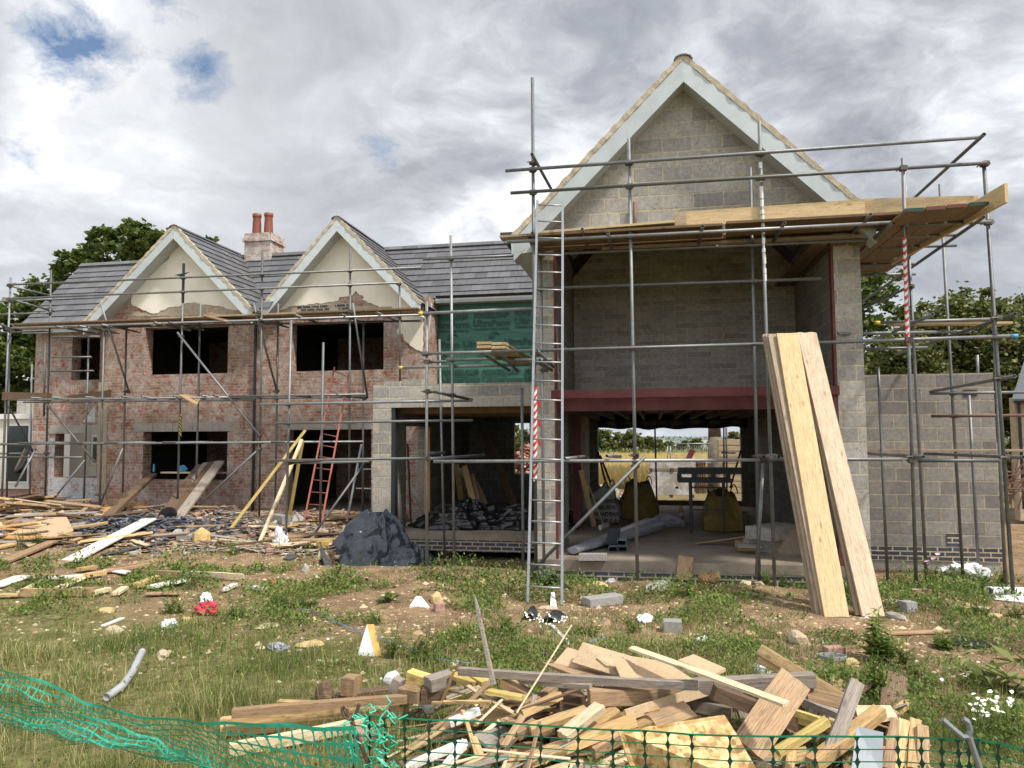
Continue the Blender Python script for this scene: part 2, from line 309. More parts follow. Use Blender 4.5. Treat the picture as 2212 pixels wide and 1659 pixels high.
class MB:
    def __init__(s): s.v = []; s.f = []
    def add(s, vs, fs): k = len(s.v); s.v += [tuple(v) for v in vs]; s.f += [tuple(i+k for i in f) for f in fs]; return s
    def box(s, x0, x1, y0, y1, z0, z1):
        return s.add([(x0, y0, z0), (x1, y0, z0), (x1, y1, z0), (x0, y1, z0), (x0, y0, z1), (x1, y0, z1), (x1, y1, z1), (x0, y1, z1)],
                     [(0, 3, 2, 1), (4, 5, 6, 7), (0, 1, 5, 4), (1, 2, 6, 5), (2, 3, 7, 6), (3, 0, 4, 7)])
    def obox(s, m, sx, sy, sz):
        c = [m @ Vector((a*sx/2, b*sy/2, d*sz/2)) for d in (-1, 1) for b in (-1, 1) for a in (-1, 1)]
        return s.add(c, [(0, 2, 3, 1), (4, 5, 7, 6), (0, 1, 5, 4), (1, 3, 7, 5), (3, 2, 6, 7), (2, 0, 4, 6)])
    def tube(s, a, b, r, n=8, r2=None):
        a, b = Vector(a), Vector(b); q = (b-a).to_track_quat('Z', 'Y').to_matrix(); r2 = r if r2 is None else r2
        vs = [a+q @ Vector((r*math.cos(t), r*math.sin(t), 0)) for t in [2*math.pi*i/n for i in range(n)]]
        vs += [b+q @ Vector((r2*math.cos(t), r2*math.sin(t), 0)) for t in [2*math.pi*i/n for i in range(n)]]
        fs = [(i, (i+1) % n, n+(i+1) % n, n+i) for i in range(n)]+[tuple(range(n))[::-1], tuple(range(n, 2*n))]
        return s.add(vs, fs)
    def prism(s, poly, y0, y1):   # polygon in (x, z) extruded along y
        n = len(poly); vs = [(x, y0, z) for x, z in poly]+[(x, y1, z) for x, z in poly]
        return s.add(vs, [tuple(range(n)), tuple(range(n, 2*n))[::-1]]+[(i, n+i, n+(i+1) % n, (i+1) % n) for i in range(n)])
    def build(s, name, mat, parent=None, smooth=False): return mesh(name, s.v, s.f, mat, parent, smooth)
def frame(a, b, up=(0, 0, 1), roll=0.):
    a, b = Vector(a), Vector(b); x = (b-a).normalized(); up = Vector(up)
    if abs(x.dot(up)) > .98: up = Vector((0, 1, 0))
    y = up.cross(x).normalized(); z = x.cross(y)
    m = Matrix((x, y, z)).transposed().to_4x4()
    m = m @ Matrix.Rotation(roll, 4, 'X'); m.translation = (a+b)/2
    return m
def split_board(L, w, t, rough, bow):
    nx, ny = 6, 5; vs, fs = [], []; by, bz, tw = random.uniform(-bow, bow)*L, random.uniform(-bow, bow)*L, random.uniform(-bow, bow)*2; e0 = [random.gauss(0, rough) for _ in range(ny+1)]; e1 = [random.gauss(0, rough) for _ in range(ny+1)]
    nick = [random.uniform(-.0025, .0015) for _ in range(2*(nx+1))]
    for i in range(nx+1):
        f = i/nx; c = 4*f*(1-f)
        for s_ in (-1, 1):
            for j in range(ny+1):
                g_ = j/ny-.5; x = (f-.5)*L+(e0[j] if i == 0 else e1[j] if i == nx else 0)*(1 if s_ > 0 else .8); y = g_*w+by*c+(nick[2*i] if j == 0 else nick[2*i+1] if j == ny else 0); z = s_*t/2+bz*c+tw*g_*w*(f-.5)
                if abs(g_) > .49: z -= s_*min(.003, t*.15)
                vs.append((x, y, z))
    r_ = ny+1; q = 2*r_
    for i in range(nx):
        a = i*q; b = a+q
        for j in range(ny): fs += [(a+r_+j, b+r_+j, b+r_+j+1, a+r_+j+1), (a+j, a+j+1, b+j+1, b+j)]
        fs += [(a, b, b+r_, a+r_), (a+ny, a+r_+ny, b+r_+ny, b+ny)]
    for j in range(ny): fs += [(j, r_+j, r_+j+1, j+1), (nx*q+j, nx*q+j+1, nx*q+r_+j+1, nx*q+r_+j)]
    me = bpy.data.meshes.new('m'); me.from_pydata(vs, [], fs); me.update(); return me
def box_local(L, w, t, bev=.003, rough=0.):
    if rough: return split_board(L, w, t, rough, .008)
    bm = bmesh.new(); bmesh.ops.create_cube(bm, size=1)
    for v in bm.verts: v.co = Vector((v.co.x*L, v.co.y*w, v.co.z*t))
    if rough:
        for v in bm.verts: v.co.x += random.uniform(-rough, rough)
    if bev: bmesh.ops.bevel(bm, geom=bm.edges[:], offset=min(bev, w*.2, t*.2), segments=1, affect='EDGES')
    me = bpy.data.meshes.new('m'); bm.to_mesh(me); bm.free(); return me
def beam(name, a, b, w, t, mat, label=None, cat=None, group=None, parent=None, up=(0, 0, 1), roll=0., rough=.0, bev=.003):
    a, b = Vector(a), Vector(b); me = box_local((b-a).length, w, t, bev, rough); me.name = name
    o = link(name, me, mat, parent, frame(a, b, up, roll)); return tag(o, label, cat, group)
def sheet(name, corners, th, mat, label=None, cat=None, group=None, parent=None):
    c = [Vector(p) for p in corners]; o3 = sum(c, Vector())/len(c); n = (c[1]-c[0]).cross(c[-1]-c[0]).normalized()
    if n.z < 0: n = -n
    fr = frame(c[0], c[1], n); fr.translation = o3; inv = fr.inverted(); k = len(c); loc = [inv @ p for p in c]
    vs = [Vector((p.x, p.y, p.z+th/2)) for p in loc]+[Vector((p.x, p.y, p.z-th/2)) for p in loc]
    fs = [tuple(range(k)), tuple(range(k, 2*k))[::-1]]+[(i, k+i, k+(i+1) % k, (i+1) % k) for i in range(k)]
    bm = bmesh.new(); bv = [bm.verts.new(v) for v in vs]; [bm.faces.new([bv[i] for i in f]) for f in fs]; bmesh.ops.recalc_face_normals(bm, faces=bm.faces)
    me = bpy.data.meshes.new(name); bm.to_mesh(me); bm.free()
    return tag(link(name, me, mat, parent, fr), label, cat, group)
def tube_mesh(L, r, n=10, ends=True):
    vs, fs = [], []; ri = r*.8
    for x in (-L/2, L/2):
        for rr in (r, ri):
            vs += [(x, rr*math.cos(2*math.pi*i/n), rr*math.sin(2*math.pi*i/n)) for i in range(n)]
    for i in range(n):
        j = (i+1) % n
        fs += [(i, 2*n+i, 2*n+j, j), (n+i, n+j, 3*n+j, 3*n+i), (i, j, n+j, n+i), (2*n+i, 3*n+i, 3*n+j, 2*n+j)]
    me = bpy.data.meshes.new('tube'); me.from_pydata(vs, [], fs); me.update(); me.polygons.foreach_set('use_smooth', [True]*len(fs)); return me
def tube(name, a, b, mat='tube', parent=None, r=.0242, n=10):
    a, b = Vector(a), Vector(b); o = link(name, tube_mesh((b-a).length, r, n), mat, parent, frame(a, b)); return o
def rock(name, c, s, mat, label=None, cat='stone', group=None, seed=0, sub=2, kk=.35, flat=1.):
    bm = bmesh.new(); bmesh.ops.create_icosphere(bm, subdivisions=sub, radius=1)
    for v in bm.verts:
        k = 1+kk*mnoise.noise(v.co*1.3+Vector((seed*3.1, 0, 0)))+kk*.4*mnoise.noise(v.co*3.3+Vector((0, seed*2.7, 0)))
        v.co = Vector((v.co.x*s[0]*k, v.co.y*s[1]*k, max(v.co.z, -.5*flat)*s[2]*k))
    me = bpy.data.meshes.new(name); bm.to_mesh(me); bm.free()
    o = link(name, me, mat, None, Matrix.Translation(c) @ Matrix.Rotation(seed*1.7, 4, 'Z')); return tag(o, label, cat, group)
def wall(x0, x1, z0, z1, y0, y1, holes):   # a wall parallel to x between y0 and y1 with rectangular openings (x0,x1,z0,z1)
    mb = MB(); xs = sorted({x0, x1, *[h[0] for h in holes], *[h[1] for h in holes]}); zs = sorted({z0, z1, *[h[2] for h in holes], *[h[3] for h in holes]})
    xs = [x for x in xs if x0 <= x <= x1]; zs = [z for z in zs if z0 <= z <= z1]
    solid = {}
    for i in range(len(xs)-1):
        for j in range(len(zs)-1):
            cx, cz = (xs[i]+xs[i+1])/2, (zs[j]+zs[j+1])/2
            solid[i, j] = not any(h[0] < cx < h[1] and h[2] < cz < h[3] for h in holes)
    for (i, j), s in solid.items():
        if not s: continue
        a, b, c, d = xs[i], xs[i+1], zs[j], zs[j+1]
        mb.add([(a, y0, c), (b, y0, c), (b, y0, d), (a, y0, d)], [(0, 1, 2, 3)]); mb.add([(a, y1, c), (b, y1, c), (b, y1, d), (a, y1, d)], [(3, 2, 1, 0)])
        for (di, dj, q) in ((-1, 0, [(a, y0, c), (a, y0, d), (a, y1, d), (a, y1, c)]), (1, 0, [(b, y0, c), (b, y1, c), (b, y1, d), (b, y0, d)]),
                            (0, -1, [(a, y0, c), (a, y1, c), (b, y1, c), (b, y0, c)]), (0, 1, [(a, y0, d), (b, y0, d), (b, y1, d), (a, y1, d)])):
            if not solid.get((i+di, j+dj), False): mb.add(q, [(0, 1, 2, 3)])
    return mb
def wall_x(y0, y1, z0, z1, x0, x1, holes=()):   # same, parallel to y; holes (y0,y1,z0,z1)
    mb = wall(y0, y1, z0, z1, x0, x1, list(holes)); mb.v = [(v[1], v[0], v[2]) for v in mb.v]; mb.f = [f[::-1] for f in mb.f]; return mb
def tiles(name, o, u, s, W, L, parent, tw=.3, gauge=.275, skip=None):
    o, u, s = Vector(o), Vector(u).normalized(), Vector(s).normalized(); n = u.cross(s)
    if n.z < 0: n = -n
    mb = MB(); rows = int(math.ceil(L/gauge)); th = .02
    for r in range(rows):
        d0 = r*gauge-.03; d1 = min((r+1)*gauge+.05, L); off = (r % 2)*tw*.5; k = -off
        while k < W:
            a, b = max(0, k), min(W, k+tw-.006)
            if b-a > .02 and not (skip and skip((a+b)/2, (d0+d1)/2)):
                j = random.uniform(-.002, .002)
                pa, pb = o+u*a, o+u*b; lo, hi = s*d0, s*d1
                up0 = n*(.045+j); up1 = n*(.012)
                v = [pa+lo+up0, pb+lo+up0, pb+hi+up1, pa+hi+up1]; v += [q-n*th for q in v]
                mb.add(v, [(0, 1, 2, 3), (7, 6, 5, 4), (0, 4, 5, 1), (1, 5, 6, 2), (2, 6, 7, 3), (3, 7, 4, 0)])
            k += tw
    return mb.build(name, 'tile', parent)
def slab3(mb, pts, n, th):   # plate through 4 points, thickness th along n
    pts = [Vector(p) for p in pts]; v = pts+[p+Vector(n)*th for p in pts]
    return mb.add(v, [(0, 1, 2, 3), (7, 6, 5, 4), (0, 4, 5, 1), (1, 5, 6, 2), (2, 6, 7, 3), (3, 7, 4, 0)])
def textmesh(name, txt, size, mat, parent, m, align='LEFT', bold=0.):
    cu = bpy.data.curves.new(name, 'FONT'); cu.body = txt; cu.size = size; cu.align_x = align; cu.extrude = .0015; cu.offset = bold; cu.resolution_u = 3
    o = bpy.data.objects.new('tmp', cu); COL.objects.link(o); dg = bpy.context.evaluated_depsgraph_get(); me = bpy.data.meshes.new_from_object(o.evaluated_get(dg))
    bpy.data.objects.remove(o); me.name = name; me.materials.clear(); return link(name, me, mat, parent, m)
def cloth(name, c, sx, sy, h, mat, label=None, cat=None, seed=0, n=40, fold=1., parent=None, rot=0., group=None):
    vs, fs = [], []
    for j in range(n+1):
        for i in range(n+1):
            u, v = i/n*2-1, j/n*2-1; a = math.atan2(v, u); rr = max(abs(u), abs(v)); q = Vector((u*1.6+seed*5, v*1.6, seed))
            lim = 1+.22*mnoise.noise(Vector((math.cos(a)*1.5+seed, math.sin(a)*1.5, 2)))
            x, y = math.cos(a)*rr*sx*lim, math.sin(a)*rr*sy*lim
            rid = 1-abs(mnoise.noise(q*1.1))*2.2; rid2 = 1-abs(mnoise.noise(q*2.3+Vector((4, 4, 4))))*2.
            z = h*max(0, 1-rr**2.2)*(.45+.45*max(0, rid)+.28*max(0, rid2)*fold)+.02*fold*mnoise.noise(q*6)
            vs.append((x, y, max(z, .004) if rr < .99 else .002))
    for j in range(n):
        for i in range(n): k = j*(n+1)+i; fs.append((k, k+1, k+n+2, k+n+1))
    o = mesh(name, vs, fs, mat, parent, False, Matrix.Translation(c) @ Matrix.Rotation(rot, 4, 'Z')); return tag(o, label, cat, group)
def np_mesh(name, V, F, mat, k):   # V (n,3); F (m,k)
    me = bpy.data.meshes.new(name); me.vertices.add(len(V)); me.vertices.foreach_set('co', V.astype(np.float32).ravel())
    me.loops.add(F.size); me.loops.foreach_set('vertex_index', F.astype(np.int32).ravel())
    me.polygons.add(len(F)); me.polygons.foreach_set('loop_start', np.arange(0, F.size, k, dtype=np.int32)); me.polygons.foreach_set('loop_total', np.full(len(F), k, dtype=np.int32))
    me.update(calc_edges=True); me.validate(); return link(name, me, mat)
# ---------------------------------------------------------------- camera, sky, sun
cam = bpy.data.cameras.new('camera'); co = bpy.data.objects.new('camera', cam); COL.objects.link(co); S.camera = co
m = Matrix.Identity(4)
for i in range(3): m[i][0], m[i][1], m[i][2], m[i][3] = RT[i], UP[i], -FW[i], EYE[i]
co.matrix_world = m; cam.sensor_fit = 'HORIZONTAL'; cam.sensor_width = 36; cam.lens = 36*FPX/2212; cam.clip_end = 6000; cam.clip_start = .05
S.view_settings.view_transform = 'Standard'; S.view_settings.look = 'None'; S.view_settings.exposure = .26; S.view_settings.gamma = 1
S.cycles.max_bounces = 6; S.cycles.diffuse_bounces = 3; S.cycles.transparent_max_bounces = 12; S.cycles.use_denoising = True
SUNV = Vector((.62, -.30, .95)).normalized()
sl = bpy.data.lights.new('sun', 'SUN'); sl.energy = 4.2; sl.angle = rad(5); sl.color = (1, .94, .84)
so = bpy.data.objects.new('sun', sl); COL.objects.link(so); so.rotation_euler = (-SUNV).to_track_quat('-Z', 'Y').to_euler()
w = bpy.data.worlds.new('World'); S.world = w; w.use_nodes = True; t = NT(w.node_tree); bg = t.n['Background']
tc = t.add('ShaderNodeTexCoord').outputs['Generated']
sky = t.add('ShaderNodeTexSky', sky_type='NISHITA', sun_disc=False, sun_elevation=math.asin(SUNV.z), sun_rotation=math.atan2(SUNV.x, SUNV.y))
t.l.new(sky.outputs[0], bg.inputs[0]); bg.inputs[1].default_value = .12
sp = t.add('ShaderNodeSeparateXYZ', {0: tc}); zz = t.math('ADD', t.math('MAXIMUM', sp.outputs[2], 0.), .30)
pv = t.add('ShaderNodeCombineXYZ', {0: t.math('DIVIDE', sp.outputs[0], zz), 1: t.math('DIVIDE', sp.outputs[1], zz), 2: .37}).outputs[0]
big = t.noise(pv, 1.25, 3, .5, .25); med = t.noise(pv, 2.7, 9, .62, .2)
dens = t.math('ADD', t.math('MULTIPLY', big, .58), t.math('MULTIPLY', med, .42))
warp = t.add('ShaderNodeTexNoise', {'Vector': pv, 'Scale': 2.2, 'Detail': 4.}).outputs['Color']
pw = t.add('ShaderNodeVectorMath', {0: pv, 1: t.add('ShaderNodeVectorMath', {0: warp, 3: .35}, operation='SCALE').outputs[0]}).outputs[0]
puff = t.noise(pw, 3.4, 10, .60); edge_ = t.noise(pw, 1.5, 8, .58)
ccol = t.ramp(edge_, [(.38, (.93, .94, .96)), (.45, (.78, .80, .84)), (.50, (.57, .60, .65)), (.56, (.43, .455, .50)), (.66, (.35, .37, .41))])
ccol = t.mix(1, ccol, t.ramp(puff, [(.36, (1.34, 1.33, 1.31)), (.5, (1., 1., 1.)), (.62, (.72, .735, .76))]), 'MULTIPLY')
hz = t.ramp(sp.outputs[2], [(0, 1.), (.3, 0.)])
ccol = t.mix(t.math('MULTIPLY', hz, .55), ccol, (.70, .75, .82))
wl = t.add('ShaderNodeVectorMath', {0: tc, 1: tuple(Vector(ray(330, 250)).normalized())}, operation='DISTANCE').outputs['Value']
ccol = t.mix(t.ramp(wl, [(.05, .5), (.42, 0.)]), ccol, (.92, .93, .95))      # the bright cumulus bank on the left
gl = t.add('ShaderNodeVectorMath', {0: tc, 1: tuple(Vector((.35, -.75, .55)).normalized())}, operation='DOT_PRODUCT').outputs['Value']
gl = t.math('MULTIPLY', t.math('POWER', t.math('MAXIMUM', gl, 0.), 1.5), 1.15)   # added glow in the unseen cloud behind the camera, fills the facades
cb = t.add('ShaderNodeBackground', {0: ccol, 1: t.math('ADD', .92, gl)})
mask = None; fn = t.noise(pw, 7.5, 10, .7)
for (px, py, r) in ((180, 95, .05), (120, 66, .03), (245, 100, .03), (210, 125, .025), (440, 152, .02), (415, 145, .014), (358, 0, .022), (372, 25, .012), (825, 330, .018), (850, 350, .010), (30, 335, .016), (60, 350, .01), (1215, 405, .014)):
    d = Vector(ray(px, py)).normalized()
    ds = t.add('ShaderNodeVectorMath', {0: tc, 1: tuple(d)}, operation='DISTANCE').outputs['Value']
    v = t.math('SUBTRACT', r*1.12, t.math('ADD', ds, t.math('MULTIPLY', t.math('SUBTRACT', fn, .5), max(.15, r*3.6))))
    v = t.ramp(t.math('ADD', t.math('MULTIPLY', v, 22.), .1), [(0, 0.), (1, 1.)])
    mask = v if mask is None else t.math('MAXIMUM', mask, v)
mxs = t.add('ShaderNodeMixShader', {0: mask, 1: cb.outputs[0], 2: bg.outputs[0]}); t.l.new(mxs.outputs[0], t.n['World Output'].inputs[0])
# ---------------------------------------------------------------- ground
def grid_axis(a, b, s0, s1, lim, grow=1.25):
    x = list(np.arange(a, b, s0)); st = s0
    while x[-1] < lim: st *= grow; x.append(x[-1]+st)
    st = s0
    while x[0] > -lim: st *= grow; x.insert(0, x[0]-st)
    return x
gx = grid_axis(-19, 9, .11, 1, 3500); gy = grid_axis(2.0, 19.5, .11, 1, 3500)
vs_ground = [(x, y, gz(x, y)) for y in gy for x in gx]; vs = vs_ground; nx = len(gx)
fs = [(j*nx+i, j*nx+i+1, (j+1)*nx+i+1, (j+1)*nx+i) for j in range(len(gy)-1) for i in range(nx-1)]
g = mesh('ground', vs, fs, 'ground', None, True); tag(g, kind='structure')
# ---------------------------------------------------------------- brick house
H = thing('brick_house', 'old red brick house with two cream rendered gables behind scaffolding', 'house', (-11, 18, 0))
YB, YA, YV = 17.6, 18.5, 17.2
BX0, BX1 = -14.36, -5.47
holesB = [(-13.18, -10.76, 3.55, 4.80), (-9.02, -6.53, 3.55, 4.78), (-13.14, -10.72, .80, 2.05), (-9.07, -6.83, -.5, 2.07)]
wb = wall(BX0, BX1, -.5, 5.0, YB, YB+.34, holesB)
A1, A2 = (-12.11, 7.42), (-7.62, 7.38)
for (ax, az), x0, x1 in ((A1, BX0, -9.86), (A2, -9.86, BX1)):
    wb.prism([(x0, 5.0), (x1, 5.0), (ax+.06, az-.22), (ax-.06, az-.22)], YB+.001, YB+.3)
wb.build('front_wall', 'brick', H)
wall(-17.35, BX0+.0, -.5, 5.1, YA, YA+.34, [(-16.15, -15.25, 3.53, 4.75), (-16.6, -15.26, .79, 2.02)]).build('recessed_wall', 'brick', H)
wall_x(YB+.342, YA-.002, -.5, 5.0, BX0+.002, BX0+.3).build('return_wall', 'brick', H)
wall_x(YA+.342, 22.6, -.5, 5.1, -17.35, -17.05, [(19.1, 21.6, .7, 2.3)]).build('end_wall', 'brick', H)
MB().add([(-17.346, YA+.34, 5.1), (-17.346, 22.6, 5.1), (-17.346, 20.35, 7.1), (-17.2, YA+.34, 5.1), (-17.2, 22.6, 5.1), (-17.2, 20.35, 7.1)], [(0, 2, 1), (3, 4, 5), (0, 1, 4, 3), (1, 2, 5, 4), (2, 0, 3, 5)]).build('end_gable', 'brick', H)
wall_x(YB+.342, 22.6, -.5, 5.4, BX1-.3, BX1-.002).build('party_wall', 'brick', H)
wall(-17.05, BX1-.3, -.5, 5.1, 22.3, 22.6, []).build('rear_wall', 'brick', H)
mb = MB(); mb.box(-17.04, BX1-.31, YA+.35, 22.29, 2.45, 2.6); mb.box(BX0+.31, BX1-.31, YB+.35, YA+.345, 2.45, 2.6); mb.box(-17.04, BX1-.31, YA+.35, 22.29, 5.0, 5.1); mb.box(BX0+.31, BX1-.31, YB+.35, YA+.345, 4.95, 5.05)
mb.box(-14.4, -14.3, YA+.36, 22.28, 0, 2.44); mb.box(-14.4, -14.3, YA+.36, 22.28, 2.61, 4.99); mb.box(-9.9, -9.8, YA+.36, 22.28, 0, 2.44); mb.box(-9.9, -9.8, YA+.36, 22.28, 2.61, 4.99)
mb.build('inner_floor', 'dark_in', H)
MB().box(-17.04, BX1-.31, YB+.36, 22.28, -.1, -.02).build('ground_floor', 'slab', H)
# lintels, quoin patch, white-washed panel
mb = MB(); z0, z1 = 2.055, 2.28
for i in range(5): mb.box(-13.42+i*.57, -13.42+i*.57+.555, YB-.012, YB+.2, z0, z1)
mb.build('lintel', 'concrete', H)
MB().box(-9.22, -6.62, YB-.012, YB+.2, 2.075, 2.2).build('lintel', 'concrete', H)
MB().box(-16.8, -15.02, YA-.012, YA+.2, 2.03, 2.24).build('lintel', 'concrete', H)
MB().box(-16.78, -15.0, YA-.006, YA+.1, -.4, .785).build('whitewashed_panel', 'brick_white', H)
MB().box(-16.78, -16.602, YA-.006, YA+.1, .79, 1.9).build('whitewashed_panel', 'brick_white', H)
mesh('whitewashed_panel', [P(178, 912, YA-.006), P(206, 912, YA-.006), P(206, 875, YA-.006)], [(0, 1, 2)], 'brick_white', H)
def ragged(pts, amp, seed):
    out = []
    for i in range(len(pts)):
        a, b = Vector(pts[i]), Vector(pts[(i+1) % len(pts)]); n = max(1, int((b-a).length/.05))
        for k in range(n):
            p = a.lerp(b, k/n); q = p*9+Vector((seed, 0)); e = amp if (a.y < 5.9 or b.y < 5.9) else 0
            out.append((p.x+e*mnoise.noise(Vector((q.x, q.y, 1))), p.y+e*mnoise.noise(Vector((q.x, q.y, 7)))))
    return out
def plate(name, pxpts, K, Y, th, mat, parent, amp=.03, seed=1):
    pts = [P(*K(*p), Y) for p in pxpts]; pts = ragged([(p.x, p.z) for p in pts], amp, seed)
    bm = bmesh.new(); f = bm.faces.new([bm.verts.new((x, Y, z)) for x, z in pts]); r = bmesh.ops.extrude_face_region(bm, geom=[f])
    for v in [e for e in r['geom'] if isinstance(e, bmesh.types.BMVert)]: v.co.y += th
    bmesh.ops.recalc_face_normals(bm, faces=bm.faces); bmesh.ops.triangulate(bm, faces=[f for f in bm.faces if len(f.verts) > 4])
    me = bpy.data.meshes.new(name); bm.to_mesh(me); bm.free(); return link(name, me, mat, parent)
R1 = [(1500, 385), (2110, 975), (2060, 975), (2010, 958), (1960, 960), (1900, 938), (1850, 925), (1780, 915), (1700, 912), (1640, 890), (1560, 900), (1500, 930), (1440, 930), (1400, 950), (1360, 960), (1330, 985), (1290, 987), (1210, 960), (1170, 935), (1130, 920), (1108, 905), (1105, 850), (1140, 800), (1240, 700), (1330, 600), (1420, 530), (1450, 470)]
R2 = [(925, 290), (1640, 910), (1630, 1308), (1580, 1295), (1540, 1270), (1500, 1230), (1475, 1210), (1465, 1165), (1430, 1165), (1410, 1130), (1430, 1105), (1452, 1080), (1452, 1000), (1380, 972), (1370, 930), (1260, 930), (1200, 900), (1170, 890), (1120, 870), (1130, 850), (1100, 830), (1070, 800), (1040, 830), (1000, 840), (930, 850), (920, 880), (800, 895), (650, 910), (560, 920), (500, 930), (440, 960), (400, 960), (385, 910), (350, 880), (460, 770)]
plate('cream_render', R1, K1, YB-.02, .018, 'render', H); plate('cream_render', R2, K2, YB-.02, .018, 'render', H, seed=5)
plate('render_edge', [(1400, 940), (1500, 915), (1560, 890), (1640, 878), (1700, 902), (1900, 925), (2050, 965), (2050, 1000), (1110, 1010), (1120, 975), (1330, 990)], K1, YB-.008, .006, 'rendercrack', H, .05, 9)
plate('render_edge', [(430, 960), (560, 912), (800, 888), (920, 872), (1060, 920), (1260, 925), (1385, 925), (1385, 985), (420, 985)], K2, YB-.008, .006, 'rendercrack', H, .05, 4)
def bluepatch(x0, y0, x1, y1, K, Y, rows, cols, skip=()):   # exposed engineering bricks, each brick proud of the mortar bed
    a, b = P(*K(x0, y0), Y), P(*K(x1, y1), Y); mb = MB(); hh = (a.z-b.z)/rows; ww = (b.x-a.x)/cols
    for r in range(rows):
        for c in range(cols):
            if (r, c) in skip: continue
            x = a.x+ww*(c+(.5 if r % 2 else 0)); mb.box(x+.008, min(x+ww-.008, b.x), Y, Y+.012, b.z+hh*(rows-1-r)+.008, b.z+hh*(rows-r)-.008)
    return mb
bluepatch(570, 918, 840, 962, K2, YB-.018, 2, 4).build('blue_brick_band', 'bluebrick', H); bluepatch(890, 908, 1010, 950, K2, YB-.018, 2, 2).build('blue_brick_band', 'bluebrick', H)
q = [(820, 800+0), (908, 800), (900, 1500), (878, 2600), (795, 2600), (805, 1500)]
a0, a1 = P(214, 800, YB), P(232, 800, YB); b0, b1 = P(211, 1105, YB), P(230, 1105, YB)
plate('quoin_patch', [(213, 826), (233, 826), (230, 960), (229, 1108), (209, 1108), (211, 960)], lambda x, y: (x, y), YB-.016, .012, 'rendercrack', H, .03, 3)
plate('quoin_patch', [(905, 853), (916, 853), (916, 906), (906, 906)], lambda x, y: (x, y), YB-.016, .012, 'rendercrack', H, .01, 3)
# roofs
def gable_roof(par, ax, az, xl, xr, zl, zr, yv, yw, ye, tw=.3, verge_n=None, soff=.30, bw=.20):
    """ridge along y at (ax, az); verge plane yv, wall face yw, roof runs back to ye"""
    for sgn, xe, ze in ((-1, xl, zl), (1, xr, zr)):
        s = Vector((ax-xe, 0, az-ze)); L = s.length; s.normalize(); n = Vector((-sgn*s.z*-1, 0, s.x*sgn*-1)); n = Vector((0, -sgn, 0)).cross(s); n = n if n.z > 0 else -n
        e = Vector((xe, yv, ze))
        mb = MB(); p = [e-n*.10, e+s*L-n*.10, e+s*L-n*.10+Vector((0, ye-yv, 0)), e-n*.10+Vector((0, ye-yv, 0))]
        slab3(mb, p, n, .06); mb.build('roof_deck', 'joist', par)
        tiles('roof_tiles', e+n*-.03, (0, 1, 0), s, ye-yv, L, par, tw)
        # bargeboard: parallel band in the verge plane, boxed soffit behind it
        vz = Vector((0, 0, -1)); c = s.x*sgn*-1
        vert = bw/abs(s.x) if abs(s.x) > .1 else bw
        top0 = e-n*.07; top1 = Vector((ax, yv, az))+vz*(.07/abs(n.z))
        lo0 = top0+vz*vert; lo1 = top1+vz*vert
        k = yv-.02
        v = [Vector((q.x, k, q.z)) for q in (top0, top1, lo1, lo0)]; v += [q+Vector((0, .022, 0)) for q in v]
        fs = [(0, 1, 2, 3), (7, 6, 5, 4), (0, 4, 5, 1), (1, 5, 6, 2), (2, 6, 7, 3), (3, 7, 4, 0)]
        mb = MB(); mb.add(v, fs)
        mb.build('bargeboard', 'barge', par)
        v = [Vector((q.x, y, q.z)) for y in (yv+.003, yw+.0) for q in (lo0+Vector((0, 0, .012)), lo1+Vector((0, 0, .012)))]
        v += [q+Vector((0, 0, .01)) for q in v]
        MB().add(v, [(0, 1, 3, 2), (4, 6, 7, 5), (0, 2, 6, 4), (1, 5, 7, 3), (0, 4, 5, 1), (2, 3, 7, 6)]).build('soffit', 'soffit', par)
        # verge mortar bed with a wavy face under the tile ends
        mb = MB(); N = int(L/.06)
        for i in range(N+1):
            d = L*i/N; w = .006*math.sin(i*1.7)+.006*math.sin(i*.6)
            a = e+s*d-n*.068; b = e+s*d+n*(.004+.012*((d/.275) % 1 < .5))
            mb.v += [(a.x, yv-.030-w, a.z), (b.x, yv-.030-w*.5, b.z), (b.x, yv+.06, b.z), (a.x, yv+.06, a.z)]
        for i in range(N):
            for q in range(4): mb.f.append((i*4+q, i*4+(q+1) % 4, i*4+4+(q+1) % 4, i*4+4+q))
        mb.build('verge_mortar', 'verge', par)
    mb = MB(); y = yv-.05
    while y < ye:
        y2 = min(y+.44, ye); k = 5
        for j in range(k):
            t0, t1 = math.pi*j/k, math.pi*(j+1)/k; o = [(ax+.14*math.cos(q), az-.10+.085*math.sin(q)) for q in (t0, t1)]
            i_ = [(ax+.12*math.cos(q), az-.10+.065*math.sin(q)) for q in (t0, t1)]
            mb.add([(o[0][0], y, o[0][1]), (o[1][0], y, o[1][1]), (o[1][0], y2-.008, o[1][1]), (o[0][0], y2-.008, o[0][1]), (i_[0][0], y, i_[0][1]), (i_[1][0], y, i_[1][1]), (i_[1][0], y2-.008, i_[1][1]), (i_[0][0], y2-.008, i_[0][1])],
                   [(0, 1, 2, 3), (0, 4, 5, 1), (3, 2, 6, 7), (7, 6, 5, 4)])
        y = y2
    mb.build('ridge_tiles', 'tile', par)
gable_roof(H, A1[0], A1[1], -14.74, -9.80, 4.93, 5.06, YV, YB, 20.2)
gable_roof(H, A2[0], A2[1], -9.66, -5.40, 5.14, 5.10, YV, YB, 20.2)
RY, RZ = 20.3, 7.3; RX0, RX1 = -17.5, -2.05
